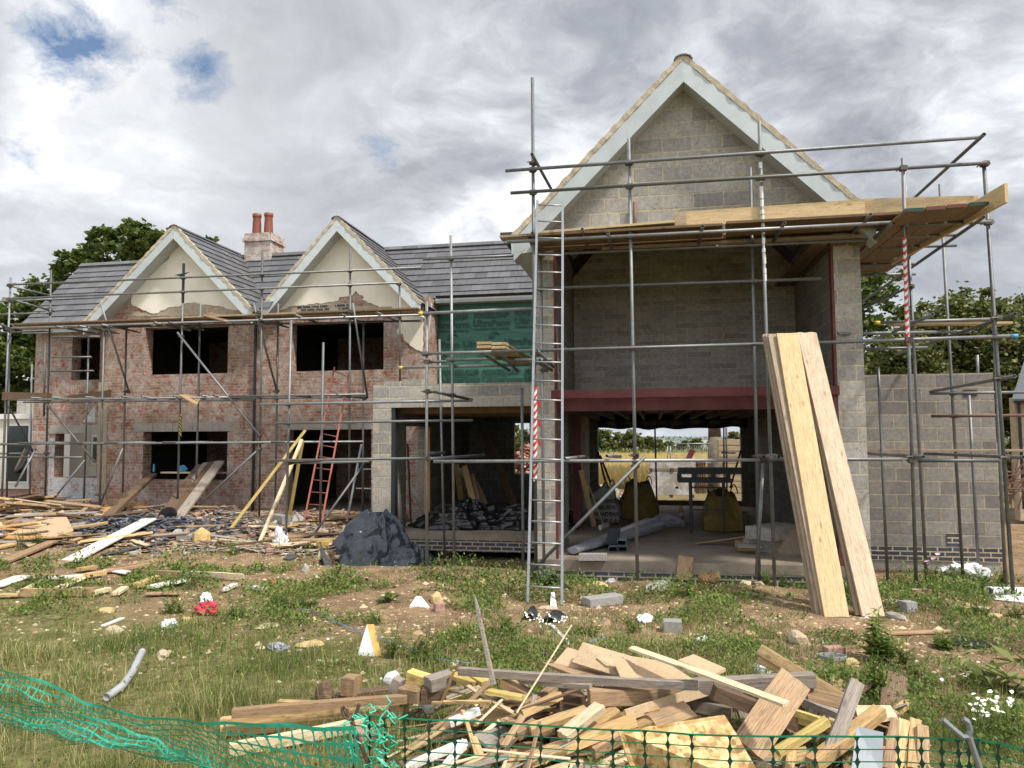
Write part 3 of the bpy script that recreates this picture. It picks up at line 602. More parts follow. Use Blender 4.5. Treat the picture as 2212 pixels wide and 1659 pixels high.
def mainroof(x0, x1, ye, up=True):
    s = Vector((0, 1, 1)).normalized(); e = Vector((x0, ye, RZ-(RY-ye))); L = (Vector((x0, RY, RZ))-e).length; n = Vector((0, -1, 1)).normalized()
    mb = MB(); slab3(mb, [e-n*.12, e+Vector((x1-x0, 0, 0))-n*.12, Vector((x1, RY, RZ))-n*.12, Vector((x0, RY, RZ))-n*.12], n, .06)
    slab3(mb, [Vector((x0, RY, RZ))-Vector((0, .085, .085)), Vector((x1, RY, RZ))-Vector((0, .085, .085)), Vector((x1, RY+2.4, RZ-2.4)), Vector((x0, RY+2.4, RZ-2.4))], Vector((0, 1, 1)).normalized(), .06)
    mb.build('roof_deck', 'joist', H); return e, s, L
e, s, L = mainroof(RX0, -14.0, 18.15); tiles('roof_tiles', e-Vector((0, -1, 1)).normalized()*.03, (1, 0, 0), s, 3.5+.0, L, H, .32, .29)
e, s, L = mainroof(-14.0, RX1, 18.45); tiles('roof_tiles', e-Vector((0, -1, 1)).normalized()*.03, (1, 0, 0), s, RX1+14.0, L, H, .32, .29)
mb = MB(); x = RX0
while x < RX1:
    x2 = min(x+.44, RX1); mb.add([(x, RY-.13, RZ-.06), (x2-.008, RY-.13, RZ-.06), (x2-.008, RY-.02, RZ+.05), (x, RY-.02, RZ+.05), (x2-.008, RY+.13, RZ-.06), (x, RY+.13, RZ-.06), (x2-.008, RY-.12, RZ-.08), (x, RY-.12, RZ-.08)], [(0, 1, 2, 3), (3, 2, 4, 5), (7, 6, 1, 0), (0, 3, 5, 7), (1, 6, 4, 2)]); x = x2
mb.build('ridge_tiles', 'tile', H)
def gutter(par, a, b, name='gutter', r=.06, fascia=True):
    a, b = Vector(a), Vector(b); d = (b-a).normalized(); o = Vector((0, 0, 1)).cross(d); o = o if (o.y < 0 or abs(o.y) < .1) else -o
    prof = [(-r*math.cos(q), -r*math.sin(q)) for q in [math.pi*i/6 for i in range(7)]]; prof += [(.9*x, .9*y+.002) for x, y in prof[::-1]]
    mb = MB(); n = len(prof)
    for p in (a, b): mb.v += [tuple(p+o*x+Vector((0, 0, z))) for x, z in prof]
    mb.f = [(i, (i+1) % n, n+(i+1) % n, n+i) for i in range(n)]+[tuple(range(n)), tuple(range(n, 2*n))[::-1]]
    k = int((b-a).length/.9)
    for i in range(k+1): q = a+d*((b-a).length*(i+.5)/(k+1)); mb.add(*box_vf(q, d, o, .03, .135, .02, -.02))
    return mb.build(name, 'black', par)
def box_vf(c, d, o, lx, ly, lz, dz):
    return [c+d*(sx*lx/2)+o*(sy*ly/2)+Vector((0, 0, sz*lz/2+dz)) for sz in (-1, 1) for sy in (-1, 1) for sx in (-1, 1)], [(0, 2, 3, 1), (4, 5, 7, 6), (0, 1, 5, 4), (1, 3, 7, 5), (3, 2, 6, 7), (2, 0, 4, 6)]
gutter(H, (BX1+.08, 18.33, 5.47), (-2.0, 18.33, 5.47)); MB().box(BX1+.03, -2.0, 18.42, 18.445, 5.31, 5.42).build('fascia', 'barge', H); MB().box(BX1+.03, -2.0, 18.45, 18.74, 5.31, 5.322).build('soffit', 'soffit', H)
gutter(H, (-17.45, 18.03, 5.06), (-14.85, 18.03, 5.06)); MB().box(-17.45, -14.8, 18.12, 18.145, 4.85, 5.03).build('fascia', 'barge', H)
# lead valley saddle between the two gables, small gutter end at the left
mb = MB(); c = P(566, 712-2, YV-.03); c = P(568, 668, YV-.03)
rock_v = [(-.30, 0, .10), (.28, 0, .12), (.20, 0, -.03), (-.16, 0, -.03), (-.28, .25, .13), (.28, .25, .14), (.18, .25, 0), (-.14, .25, 0)]
MB().add([c+Vector(v)+Vector((0, -.06, .06)) for v in rock_v], [(3, 2, 1, 0), (4, 5, 6, 7), (0, 1, 5, 4), (1, 2, 6, 5), (2, 3, 7, 6), (3, 0, 4, 7)]).build('valley_lead', 'metalsheet', H)
# chimney
CH = MB(); x0, x1 = -11.82, -10.98; CH.box(x0, x1, 20.1, 20.9, 6.6, 7.68); CH.box(x0-.05, x1+.05, 20.05, 20.95, 7.68, 7.80); CH.box(x0-.01, x1+.01, 20.09, 20.91, 7.8, 7.93)
ch = CH.build('chimney_stack', 'chimney', H)
for cx in (-11.60, -11.22):
    prof = [(.13, 0), (.135, .08), (.125, .3), (.115, .48), (.12, .5), (.135, .52), (.135, .6), (.11, .6), (.1, .5), (.1, 0)]; vs = []; n = 14
    for r, z in prof: vs += [(cx+r*math.cos(2*math.pi*i/n), 20.4+r*math.sin(2*math.pi*i/n), 7.92+z*1.12) for i in range(n)]
    mesh('chimney_pot', vs, [(j*n+i, j*n+(i+1) % n, (j+1)*n+(i+1) % n, (j+1)*n+i) for j in range(len(prof)-1) for i in range(n)], 'terracotta', ch, True)
mb = MB(); p0, p1 = P(552.5, 700, YB-.08), P(548, 1108, YB-.08); mb.tube((p0.x, YB-.08, 4.9), (p0.x, YB-.08, 0.0), .036, 10)
for z in (4.6, 3.1, 1.5, .4): mb.tube((p0.x, YB-.08, z-.03), (p0.x, YB-.08, z+.03), .048, 10)
mb.build('downpipe', 'black', H)
# membrane covered wall to the right of the house
W2 = thing('membrane_wall', 'green breathable membrane printed with dark lettering, stretched over upper wall beside the cream gable', 'membrane', (-4, 18.7, 2.9))
m2, t2, b2 = newmat('green_membrane'); v2 = obj_vec(t2); nn = t2.noise(t2.add('ShaderNodeMapping', {'Vector': v2, 'Scale': (.6, 1, 3)}).outputs[0], 2.2, 5, .6, .8)
t2.l.new(t2.mix(t2.ramp(nn, [(.3, 0.), (.7, 1.)]), (.026, .115, .082), (.042, .165, .118)), b2.inputs['Base Color']); b2.inputs['Roughness'].default_value = .55; bump(t2, b2, nn, .5, .05)
vs, fs = [], []; NX, NZ = 60, 40; x0, x1, z0, z1 = BX1+.02, -1.79, 2.5, 5.305
for j in range(NZ+1):
    for i in range(NX+1):
        x, z = x0+(x1-x0)*i/NX, z0+(z1-z0)*j/NZ; vs.append((x, 18.72+.012*mnoise.noise(Vector((x*1.2, z*3.5, 0)))+.006*mnoise.noise(Vector((x*4, z*7, 5))), z))
fs = [(j*(NX+1)+i, j*(NX+1)+i+1, (j+1)*(NX+1)+i+1, (j+1)*(NX+1)+i) for j in range(NZ) for i in range(NX)]
mesh('membrane', vs, fs, m2, W2, True); MB().box(x0, x1, 18.76, 18.98, 2.5, 5.2).build('backing_wall', 'block_dark', W2)
m3, t3, b3 = newmat('dark_green_ink'); b3.inputs['Base Color'].default_value = (.012, .062, .046, 1); b3.inputs['Roughness'].default_value = .6
def KM(x, y): return ((1040+x/6.913)*.8848, (700+y/6.913)*.8848)
def mtext(txt, x, y, x2, h, nm='printed_lettering', bold=0.):
    a = P(*KM(x, y), 18.70); b = P(*KM(x2, y), 18.70); sz = h/6.913*.8848/1620*18.6*1.38
    o = textmesh(nm, txt, sz, m3, W2, Matrix.Translation(a) @ Matrix.Rotation(math.pi/2, 4, 'X'), bold=bold)
    w = o.dimensions.x or 1; bb = max(v.co.x for v in o.data.vertices)-min(v.co.x for v in o.data.vertices)
    k = (b.x-a.x)/bb
    for v in o.data.vertices: v.co.x *= k
for i in range(-1, 3):
    dx = i*690
    for (x, y, x2, h, tx, bd) in ((120, 570, 715, 90, 'POWERLON\u00ae', .012), (105, 705, 720, 112, 'UltraPerm', .006), (130, 770, 705, 42, 'Breathable roofing underlay', .002)):
        if x+dx+100 > 1800 or x2+dx < 80 or x+dx < 40: continue
        if x2+dx > 1790:
            k = int(len(tx)*(1790-x-dx)/(x2-x)); tx2 = tx[:k]; x2e = x+(x2-x)*k/len(tx)
            if k < 2: continue
            mtext(tx2, x+dx, y-.055*dx, x2e+dx, h, bold=bd)
        else: mtext(tx, x+dx, y-.055*dx, x2+dx, h, bold=bd)
for (x, y, x2, h, tx, bd) in ((80, 1035, 560, 105, 'traPerm', .006), (620, 1015, 1150, 105, 'UltraPe', .006), (1320, 975, 1775, 105, 'UltraPe', .006), (640, 1085, 1180, 40, 'Breathable roofing', .002), (1450, 1050, 1770, 40, 'able roofing', .002),
                              (75, 1490, 200, 85, 'ON\u00ae', .012), (270, 1490, 900, 85, 'POWERLON\u00ae', .012), (955, 1480, 1600, 85, 'POWERLON\u00ae', .012), (1670, 1470, 1770, 85, 'PO', .012), (70, 1625, 220, 105, 'rm', .006), (275, 1625, 900, 110, 'UltraPerm', .006), (960, 1615, 1600, 110, 'UltraPerm', .006), (1670, 1605, 1770, 110, 'Ul', .006)):
    mtext(tx, x, y, x2, h, bold=bd)
for (x, y) in ((1150, 800), (450, 830), (950, 1170), (270, 1180)):
    a = P(*KM(x, y), 18.70); mb = MB()
    for k, (sx, sz) in enumerate(((.15, .085), (.09, .045))):
        pts = [(-sx, -.02), (0, sz), (sx, -.02), (sx-.04, -.02), (0, sz-.025), (-sx+.04, -.02)]; dx = k*.05
        mb.add([(a.x+px+dx, 18.70, a.z+pz-k*.002) for px, pz in pts], [(0, 1, 4, 5), (1, 2, 3, 4)])
    mb.build('printed_roof_emblem', m3, W2)
    o = textmesh('printed_lettering', 'BBA', .085, m3, W2, Matrix.Translation((a.x-.15, 18.70, a.z-.11)) @ Matrix.Rotation(math.pi/2, 4, 'X'), bold=.004)
# clear plastic sleeve hanging from the gutter outlet
mb = MB(); pts = [P(932, 655, 18.1), P(922, 735, 17.9), P(913, 830, 17.7), P(900, 906, 17.4)]
for i, p in enumerate(pts): w = (.03, .06, .09, .11)[i]; mb.v += [(p.x-w, p.y, p.z), (p.x, p.y-.03, p.z), (p.x+w*.7, p.y, p.z), (p.x, p.y+.03, p.z)]
for i in range(3):
    for k in range(4): mb.f.append((i*4+k, i*4+(k+1) % 4, i*4+4+(k+1) % 4, i*4+4+k))
M['clear'] = simple('clear_polythene', (.75, .77, .80), .2, 0, .1, 5, .2, alpha=.45)
tag(mb.build('plastic_sleeve', 'clear'), 'clear plastic sleeve hanging from the gutter down beside the membrane', 'plastic sleeve')
# ---------------------------------------------------------------- block porch
Q = thing('block_porch', 'flat roofed grey block porch between the brick house and the tall gable', 'porch', (-4, 14.3, 0))
YP = 14.3
wall(-5.52, -2.0, -.5, 2.93, YP, YP+.22, [(-5.14, -1.99, -.6, 2.47)]).build('front_wall', 'block', Q)
mb = MB(); mb.box(-5.3, -4.95, YP+.01, YP+.2, 2.932, 3.0); mb.box(-4.9, -4.5, YP+.01, YP+.2, 2.932, 3.03); mb.build('loose_coping_block', 'block', Q)
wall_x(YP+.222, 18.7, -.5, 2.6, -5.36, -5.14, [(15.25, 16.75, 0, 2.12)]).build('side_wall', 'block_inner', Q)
MB().box(-5.136, -5.06, YP+.02, YP+.20, 0, 2.465).build('steel_post', 'darksteel', Q)
MB().box(-5.137, -5.0, 16.5, 16.62, 0, 2.1).build('door_jamb', 'orange_wood', Q)
MB().box(-5.36, -1.8, YP+.23, 18.7, 2.5, 2.6).build('flat_roof', 'joist', Q)
mb = MB(); y = YP+.5
while y < 18.6: mb.box(-5.13, -1.8, y, y+.05, 2.36, 2.498); y += .4
mb.build('roof_joists', 'joist', Q)
MB().box(-5.137, -1.8, YP+.0, 20.8, -.12, 0).build('floor', 'slab', Q)
MB().box(-5.137, -1.8, YP+.012, YP+.2, -.16, -.122).build('floor_edge', 'concrete', Q)
wall(-5.13, -1.79, -.34, -.122, YP+.01, YP+.2, []).build('blue_brick_course', 'bluebrick', Q)
# ---------------------------------------------------------------- tall block gable
B = thing('block_gable_house', 'tall grey block extension with a steep open gable and red steel beam', 'house extension', (.6, 11.6, 0))
YR = 11.6; AX, AZ = .55, 7.65
wall(-1.79, -1.50, -.6, 5.3, YR, YR+.22, []).build('pier', 'block', B); wall(2.66, 3.03, -.6, 5.3, YR, YR+.22, []).build('pier', 'block', B)
mb = MB(); mb.prism([(-1.79, 4.92), (3.03, 4.92), (3.03, 5.0), (AX+.1, AZ-.25), (AX-.1, AZ-.25), (-1.79, 5.0)], YR-.001, YR+.215)
mb.build('gable_wall', 'block', B)
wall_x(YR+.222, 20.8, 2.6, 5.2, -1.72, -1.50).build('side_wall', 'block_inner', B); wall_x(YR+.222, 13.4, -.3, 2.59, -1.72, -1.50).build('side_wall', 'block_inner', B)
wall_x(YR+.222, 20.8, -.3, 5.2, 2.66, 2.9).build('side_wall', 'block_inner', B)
wall_x(YR+.23, 20.8, 0, 5.2, 2.905, 3.03).build('outer_side_wall', 'block', B); wall_x(14.4, 20.8, 0, 5.2, -1.9, -1.725).build('outer_side_wall', 'block', B)
mb = wall(-1.49, 2.65, 2.605, 5.0, 14.6, 14.8, []); mb.prism([(-1.49, 5.0), (2.65, 5.0), (AX, AZ-.3)], 14.601, 14.79); mb.build('recess_back_wall', 'block_flat', B)
MB().box(-1.495, 2.655, YR+.42, 20.79, 2.47, 2.6).build('upper_floor', 'joist', B)
mb = MB()
x = -1.45
while x < 2.6: mb.box(x, x+.05, YR+.5, 20.7, 2.30, 2.468); x += .4
mb.build('floor_joists', 'wood_dark', B)
mb = MB(); mb.box(-1.55, 2.68, YR-.01, YR+.002, 2.47, 2.60); mb.box(-1.55, 2.68, YR+.003, YR+.12, 2.59, 2.60); mb.box(-1.55, 2.68, YR+.003, YR+.12, 2.47, 2.48); mb.build('steel_beam', 'redsteel', B)
mb = MB(); mb.box(-1.49, 2.65, YR+.30, YR+.33, 2.29, 2.59); mb.box(-1.49, 2.65, YR+.24, YR+.40, 2.28, 2.289); mb.build('steel_beam', 'redsteel', B)
for xx in (-1.503, 2.625): MB().box(xx, xx+.03, YR+.004, YR+.14, 2.61, 4.9).build('steel_post', 'redsteel', B)
MB().box(-1.503, -1.47, YR+.004, YR+.14, 0, 2.43).build('steel_post', 'redsteel', B); MB().box(2.60, 2.655, YR+.004, YR+.14, 0, 2.43).build('steel_post', 'redsteel', B)
p = P(1247, 1000, 15.6); MB().box(p.x-.09, p.x+.09, 15.5, 15.62, 0, 2.4).build('steel_post', 'redsteel', B)
MB().box(-1.79, 3.03, YR-.03, 20.8, -.14, 0).build('floor', 'slab', B)
MB().box(-1.5, 3.03, YR-.02, YR+.2, -.17, -.142).build('floor_edge', 'concrete', B)
wall(-1.5, 3.03, -.6, -.172, YR-.012, YR+.2, []).build('blue_brick_course', 'bluebrick', B)
# rear wall of the ground floor with the wide opening, and the window behind the porch
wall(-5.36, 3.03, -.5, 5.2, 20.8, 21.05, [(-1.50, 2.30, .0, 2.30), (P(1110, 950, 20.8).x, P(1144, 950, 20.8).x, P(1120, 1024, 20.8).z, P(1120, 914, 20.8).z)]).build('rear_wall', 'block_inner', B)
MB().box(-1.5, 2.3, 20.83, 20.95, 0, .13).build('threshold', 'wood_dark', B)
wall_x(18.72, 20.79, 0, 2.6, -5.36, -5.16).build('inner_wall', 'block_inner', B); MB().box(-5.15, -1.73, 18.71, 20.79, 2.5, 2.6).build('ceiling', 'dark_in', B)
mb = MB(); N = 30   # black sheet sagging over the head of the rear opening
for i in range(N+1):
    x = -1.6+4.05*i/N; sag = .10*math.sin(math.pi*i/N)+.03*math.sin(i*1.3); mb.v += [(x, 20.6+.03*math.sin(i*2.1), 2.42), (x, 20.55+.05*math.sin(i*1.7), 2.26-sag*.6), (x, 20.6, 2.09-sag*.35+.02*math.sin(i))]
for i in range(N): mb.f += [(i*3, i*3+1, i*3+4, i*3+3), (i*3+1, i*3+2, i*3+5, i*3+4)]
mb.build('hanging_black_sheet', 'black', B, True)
gable_roof(B, AX, AZ, -2.12, 3.22, 4.98, 4.98, 11.28, YR, 20.9, .33, soff=.3, bw=.24)
for sx, xx in ((1, -1.5), (-1, 2.65)):     # foil-faced sloping ceiling with a roof window frame
    n = Vector((sx, 0, -1)).normalized(); e = Vector((xx, YR+.23, AZ-.30-abs(xx-AX)+.06)); u = Vector((AX, YR+.23, AZ-.30+.04))
    mb = MB(); slab3(mb, [e, u, u+Vector((0, 2.76, 0)), e+Vector((0, 2.76, 0))], n, .02); mb.build('sloping_ceiling', 'foil', B)
    for k in (0.02, .9, 1.5, 2.2): a = e+n*.025+Vector((0, k, 0)); b = u+n*.025+Vector((0, k, 0)); beam('rafter', a, b, .06, .05, 'wood', parent=B, up=n)
    d = (u-e).normalized(); a = e+d*.55+n*.05+Vector((0, .95, 0)); MB().obox(frame(a, a+d*.7, n) @ Matrix.Translation((0, 0, 0)), .7, .55, .03).build('roof_window', 'whitetape', B)
gutter(B, (-2.17, 11.25, 4.93), (-2.17, 20.8, 4.93)); MB().box(-2.10, -2.078, 11.3, 20.8, 4.7, 4.93).build('fascia', 'barge', B); MB().box(-2.077, -1.80, 11.3, 18.0, 4.7, 4.712).build('soffit', 'soffit', B)
gutter(B, (3.27, 11.25, 4.93), (3.27, 20.8, 4.93))
c = P(1128, 520, 11.3); MB().add([(-2.12, 11.262, 5.0), (-1.62, 11.262, 5.0), (-1.74, 11.262, 4.72), (-2.10, 11.262, 4.70), (-2.12, 11.28, 5.0), (-1.62, 11.28, 5.0), (-1.74, 11.28, 4.72), (-2.10, 11.28, 4.70)], [(3, 2, 1, 0), (4, 5, 6, 7), (0, 4, 7, 3), (1, 2, 6, 5), (2, 3, 7, 6)]).build('box_end', 'barge', B)
# ---------------------------------------------------------------- side wall at the right
V = thing('block_side_wall', 'low damp grey block wall standing right of the tall gable', 'wall', (4.6, 13.8, 0))
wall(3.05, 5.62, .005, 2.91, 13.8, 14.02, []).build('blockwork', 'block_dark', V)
wall(3.05, 5.62, -.235, .0, 13.79, 14.01, []).build('blue_brick_course', 'bluebrick', V); wall(3.05, 5.60, -.7, -.237, 13.81, 14.0, []).build('footing', 'concrete', V)
a = P(2046, 1152, 13.78); MB().box(a.x, a.x+.21, 13.785, 13.795, .005, .23).build('blue_brick_inset', 'bluebrick', V)
a = P(2098, 850, 13.78); MB().box(a.x-.11, a.x+.09, 13.785, 13.8, a.z-.04, a.z+.06).build('hole_shade_plate', 'black', V)  # black plate on the wall face, painted shade of a missing brick's hollow
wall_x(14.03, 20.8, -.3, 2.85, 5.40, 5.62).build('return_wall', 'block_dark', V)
# ---------------------------------------------------------------- scaffolding
class Scaffold:
    def __init__(s, name, label, loc): s.e = thing(name, label, 'scaffold', loc); s.std = []; s.hor = []
    def t(s, name, x1, y1, Y1, x2, y2, Y2=None, mat='tube', ground=False, r=.0242):
        a = P(x1, y1, Y1); b = P(x2, y2, Y1 if Y2 is None else Y2)
        if ground:
            d = (b-a); zt = gz(b.x, b.y)-.02; b = a+d*((zt-a.z)/d.z)
        o = tube(name, a, b, mat, s.e, r); (s.std if name == 'standard' else s.hor).append((a, b, o)); return o, a, b
    def couplers(s, cap=95):
        me = None; k = 0
        for (a, b, o) in s.std:
            for (c, d, p) in s.hor:
                u, v, w = b-a, d-c, a-c; A, Bq, Cq, D, E = u.dot(u), u.dot(v), v.dot(v), u.dot(w), v.dot(w); den = A*Cq-Bq*Bq
                if den < 1e-6: continue
                sc, tc = (Bq*E-Cq*D)/den, (A*E-Bq*D)/den
                if not (-.02 <= sc <= 1.02 and -.02 <= tc <= 1.02): continue
                p1, p2 = a+u*sc, c+v*tc
                if (p1-p2).length > .16 or k >= cap: continue
                if me is None:
                    mb = MB(); mb.tube((0, 0, -.035), (0, 0, .035), .042, 10); mb.box(-.045, .045, -.03, .045, -.03, .03); mb.box(-.03, .03, -.075, -.03, -.02, .02); mb.tube((-.055, -.02, 0), (-.055, -.1, 0), .008, 6); mb.tube((.055, -.02, 0), (.055, .03, 0), .008, 6); mb.box(-.06, .06, -.03, .02, -.016, .016)
                    me = bpy.data.meshes.new('coupler'); me.from_pydata(mb.v, [], mb.f); me.materials.append(M['clamp'])
                z = u.normalized(); x = v.normalized(); y = z.cross(x); y = y.normalized() if y.length > .1 else Vector((0, 1, 0)); x = y.cross(z)
                q = link('coupler', me, None, s.e, Matrix((x, y, z)).transposed().to_4x4()); q.matrix_basis = Matrix.Translation(p1.lerp(p2, .35)) @ q.matrix_basis; k += 1
        return k
def wraptape(parent, a, b, r, cols, pitch=.16, name='warning_tape', n=14):
    a, b = Vector(a), Vector(b); L = (b-a).length; fr = (b-a).normalized(); q = fr.to_track_quat('Z', 'Y').to_matrix()
    for ci, c in enumerate(cols):
        mb = MB(); K = int(L/pitch*12)
        for i in range(K+1):
            z = L*i/K; th = 2*math.pi*z/pitch+ci*2*math.pi/len(cols); w = pitch/len(cols)*.52
            for dz in (-w, w): zz = min(max(z+dz, 0), L); mb.v.append(tuple(a+q @ Vector((r*math.cos(th), r*math.sin(th), zz))))
        mb.f = [(i*2, i*2+2, i*2+3, i*2+1) for i in range(K)]
        # a ribbon wound round the tube
        seg = MB(); m_ = 6
        for i in range(K):
            z = L*i/K; th = 2*math.pi*z/pitch+ci*2*math.pi/len(cols)
            for k in range(m_):
                pass
        mb.build(name, c, parent)
def bandtape(parent, a, b, r, cols, step=.07, name='warning_tape'):
    a, b = Vector(a), Vector(b); L = (b-a).length; fr = (b-a).normalized(); q = fr.to_track_quat('Z', 'Y').to_matrix(); n = 12
    mbs = [MB() for _ in cols]; N = int(L/step)
    for i in range(N):
        mb = mbs[i % len(cols)]; vs = []
        for k in range(n+1):
            t = 2*math.pi*k/n; sl = .045*math.cos(t-.8)
            for z in (i*step, (i+1)*step): vs.append(a+q @ Vector((r*math.cos(t), r*math.sin(t), min(max(z+sl, 0), L))))
        mb.add(vs, [(k*2, k*2+2, k*2+3, k*2+1) for k in range(n)])
    for mb, c in zip(mbs, cols): mb.build(name, c, parent)
F, I, BK = 10.7, 11.35, 12.6
SR = Scaffold('tube_scaffold', 'grey tube scaffold around the tall block gable, boarded at eaves height', (1.5, 10.7, -.15))
g = SR.t
o, a, b = g('standard', 1150, 168, F, 1158, 1238, ground=True)
pa, pb = P(1155.5, 835, F), P(1156.5, 1040, F); bandtape(o, pa, pb, .031, ['redtape', 'whitetape'], .055)
mb = MB()
for i in range(3):     # loose flapping tail of tape
    p = pa.lerp(pb, .12+.2*i)+Vector((.03, -.02, 0)); mb.add([p, p+Vector((.05, -.02, -.05)), p+Vector((.065, -.03, -.17)), p+Vector((.02, -.01, -.13))], [(0, 1, 2, 3)])
mb.build('warning_tape', 'redtape', o)
g('standard', 1358, 300, F, 1377, 1248, ground=True)
o, a, b = g('standard', 1640, 262, F, 1673, 1250, ground=True)
mb = MB()
for i in range(16):
    p = P(1643+i*.6, 362+i*16+random.uniform(-5, 5), F); w = random.uniform(.02, .032); mb.tube(p-Vector((0, 0, .03)), p+Vector((0, 0, random.uniform(.01, .07))), .0262, 8)
mb.build('tape_scrap', 'whitetape', o)
o, a, b = g('standard', 1950, 342, F-.05, 1979, 1260, ground=True); bandtape(o, P(1954, 505, F-.05), P(1961, 745, F-.05), .027, ['redtape', 'whitetape'], .05)
g('standard', 2125, 350, F, 2187, 1263, ground=True)
g('standard', 1952, 341, BK, 2000, 1231, ground=True); g('standard', 2030, 398, BK+.5, 2080, 1245, ground=True); g('standard', 2093, 854, BK+.7, 2113, 1208, ground=True)
g('standard', 2143, 619, BK-.6, 2170, 1219, ground=True); g('standard', 1897, 793, BK+.3, 1917, 1245, ground=True); g('standard', 2111, 767, 14.25, 2113, 830)
g('standard', 1621, 362, I, 1640, 1241, ground=True); g('standard', 1168, 551, I, 1175, 1210, mat='tube_light', ground=True); g('standard', 1127.5, 838, I+.4, 1130, 1213, ground=True)
g('standard', 1371, 436, YR-.06, 1372, 515, mat='tube_rust')
g('guard_rail', 1092, 369, F-.06, 2118, 296.5); g('guard_rail', 1103, 417, F-.06, 2132, 352); g('guard_rail', 2126, 290, F-.5, 1972, 430, 13.3); g('guard_rail', 1149, 333, F-.4, 1190, 407, 12.1)
g('guard_rail', 1165, 623, I-.06, 1774, 602); g('ledger', 1081, 505.6, I+.1, 1160, 501)
g('ledger', 1095, 523, F-.06, 1941, 480, mat='tube_light'); g('ledger', 1154, 550, I-.06, 1873, 518); g('ledger', 1062, 760, F-.06, 1650, 743); g('ledger', 1763-120, 744.5, F-.06, 2189, 726)
g('ledger', 937, 997, F-.06, 1641, 993.6, mat='tube_light'); g('ledger', 1662, 992, F-.06, 1949, 992.5); g('ledger', 1972, 995, F-.06, 2158, 995)
g('ledger', 1112, 778, I-.3, 1192, 777)
for x, y in ((1150, 503), (1258, 495), (1313, 502), (1518, 489), (1695, 481.5), (1881, 463)):
    a = P(x, y, F-.22); o = tube('transom', a, a+Vector((0, 1.1, 0)), 'tube', SR.e); SR.hor.append((a, a+Vector((0, 1.1, 0)), o))
g('transom', 1931, 481, F-.25, 1852, 550, 12.2); g('transom', 2125, 469, F-.3, 1864, 651, 16.2)
g('transom', 1957, 487, F-.05, 2141, 479); g('transom', 1900, 513, 11.3, 2066, 507, mat='tube'); g('transom', 1873, 536, 11.9, 2066, 530)
g('transom', 1852, 572, 12.9, 1978, 570); g('transom', 1852, 595, 13.7, 1978, 592)
g('transom', 1166, 778, F-.15, 1192, 800, 11.4); g('transom', 1160, 757, F-.2, 1196, 793, 11.5)
g('transom', 1220, 991, F-.25, 1262, 986, 11.5); g('transom', 1311, 980+5, F-.25, 1340, 986, 11.5); g('transom', 1376, 984, F-.2, 1378, 982, 11.4); g('transom', 1650, 987, F-.25, 1648, 985, 11.5); g('transom', 1683, 986, F-.3, 1665, 985, 11.4)
g('brace', 1143, 1240, F-.2, 1393.5, 986, F-.12, ground=False); g('brace', 1648, 1001, F+.1, 1634, 1246, F+.1)
g('ledger', 1896, 697, BK-.2, 2152, 689); g('ledger', 1810, 721, YR-.1, 2096, 716, BK+.2); g('ledger', 1856, 754, BK+.2, 2003, 751)
g('transom', 2015, 679, F-.4, 1856, 750, 14.0); g('transom', 2193, 678, F-.3, 1936, 766, 14.9); g('transom', 2192, 812.6, F-.3, 2009.5, 846, 13.1)
g('ledger', 2009, 850, 13.0, 2230, 847); g('ledger', 2012, 899, 13.0, 2230, 897, mat='tube_rust')
g('transom', 1995, 987, F-.4, 1864, 979, 13.4); g('transom', 2211, 988, F-.3, 1997, 980, 13.4)
g('brace', 1963, 620, BK, 1868, 664, BK+.7)
for (x, y, Y, c) in ((1896, 697, BK-.2, 'yellow'), (2189, 726, F-.06, 'bluecap')):
    a = P(x, y, Y); sg = 1 if x > 2000 else -1; tube('end_cap', a-Vector((.03*sg, 0, 0)), a+Vector((.05*sg, 0, 0)), c, SR.e, .028)
print('couplers', SR.couplers())
# house scaffold
SL = Scaffold('tube_scaffold', 'long grey tube scaffold along the old brick house front', (-11, 16, 0))
g = SL.t; f1, f2 = 15.95, 16.8
g('standard', 23, 599, f1, 5, 1050, ground=True); g('standard', 22, 720, f1+.5, 15, 1045, ground=True); g('standard', 110.6, 583, f2, 97, 1098, ground=True)
g('standard', 97, 740, f2+.6, 95, 899); g('standard', 69, 787, f2+.9, 64, 1084, ground=True); g('standard', 192, 729, f2+.8, 180, 1114, ground=True)
g('standard', 225, 699, f1, 215, 1111, ground=True); g('standard', 273, 714, f2, 265, 1065, ground=True)
o, a, b = g('standard', 397, 569, f1, 384, 1065, ground=True); bandtape(o, P(390.5, 895, f1), P(389.5, 945, f1), .027, ['yellow', 'blacktape'], .045)
mb = MB(); p = P(397, 569, f1); mb.tube(p, p-Vector((0, 0, .95)), .032, 8); p2 = P(394, 594, f1); mb.add([p2+Vector((-.2, -.03, .0)), p2+Vector((0, -.03, -.05)), p2+Vector((.22, -.03, .06)), p2+Vector((0, -.03, .03))], [(0, 1, 2, 3)]); mb.build('black_wrapping', 'blacktape', o)
g('standard', 433, 654, f2, 422, 1124, ground=True); g('standard', 566.7, 544, f1, 559.5, 1150, ground=True); g('standard', 601, 656, f2, 594, 1129, ground=True)
g('standard', 756.6, 539, f1, 754, 1129, ground=True); g('standard', 785, 696, f2, 783.5, 1109, ground=True); g('standard', 863, 610, f1+.1, 864, 832)
for x1, y1, x2, y2 in ((216, 651, 280, 850), (547, 654, 598, 845), (762, 655, 794, 860)): g('brace', x1, y1, f1-.08, x2, y2, f2)
g('brace', 383, 718, f1-.06, 561, 942); g('brace', 561, 968, f1-.06, 399, 1121); g('brace', 101, 873, f1-.06, 206, 999); g('brace', 183, 994, f1-.05, 100, 1098); g('brace', 19, 878, f1+.1, 74, 981, f2)
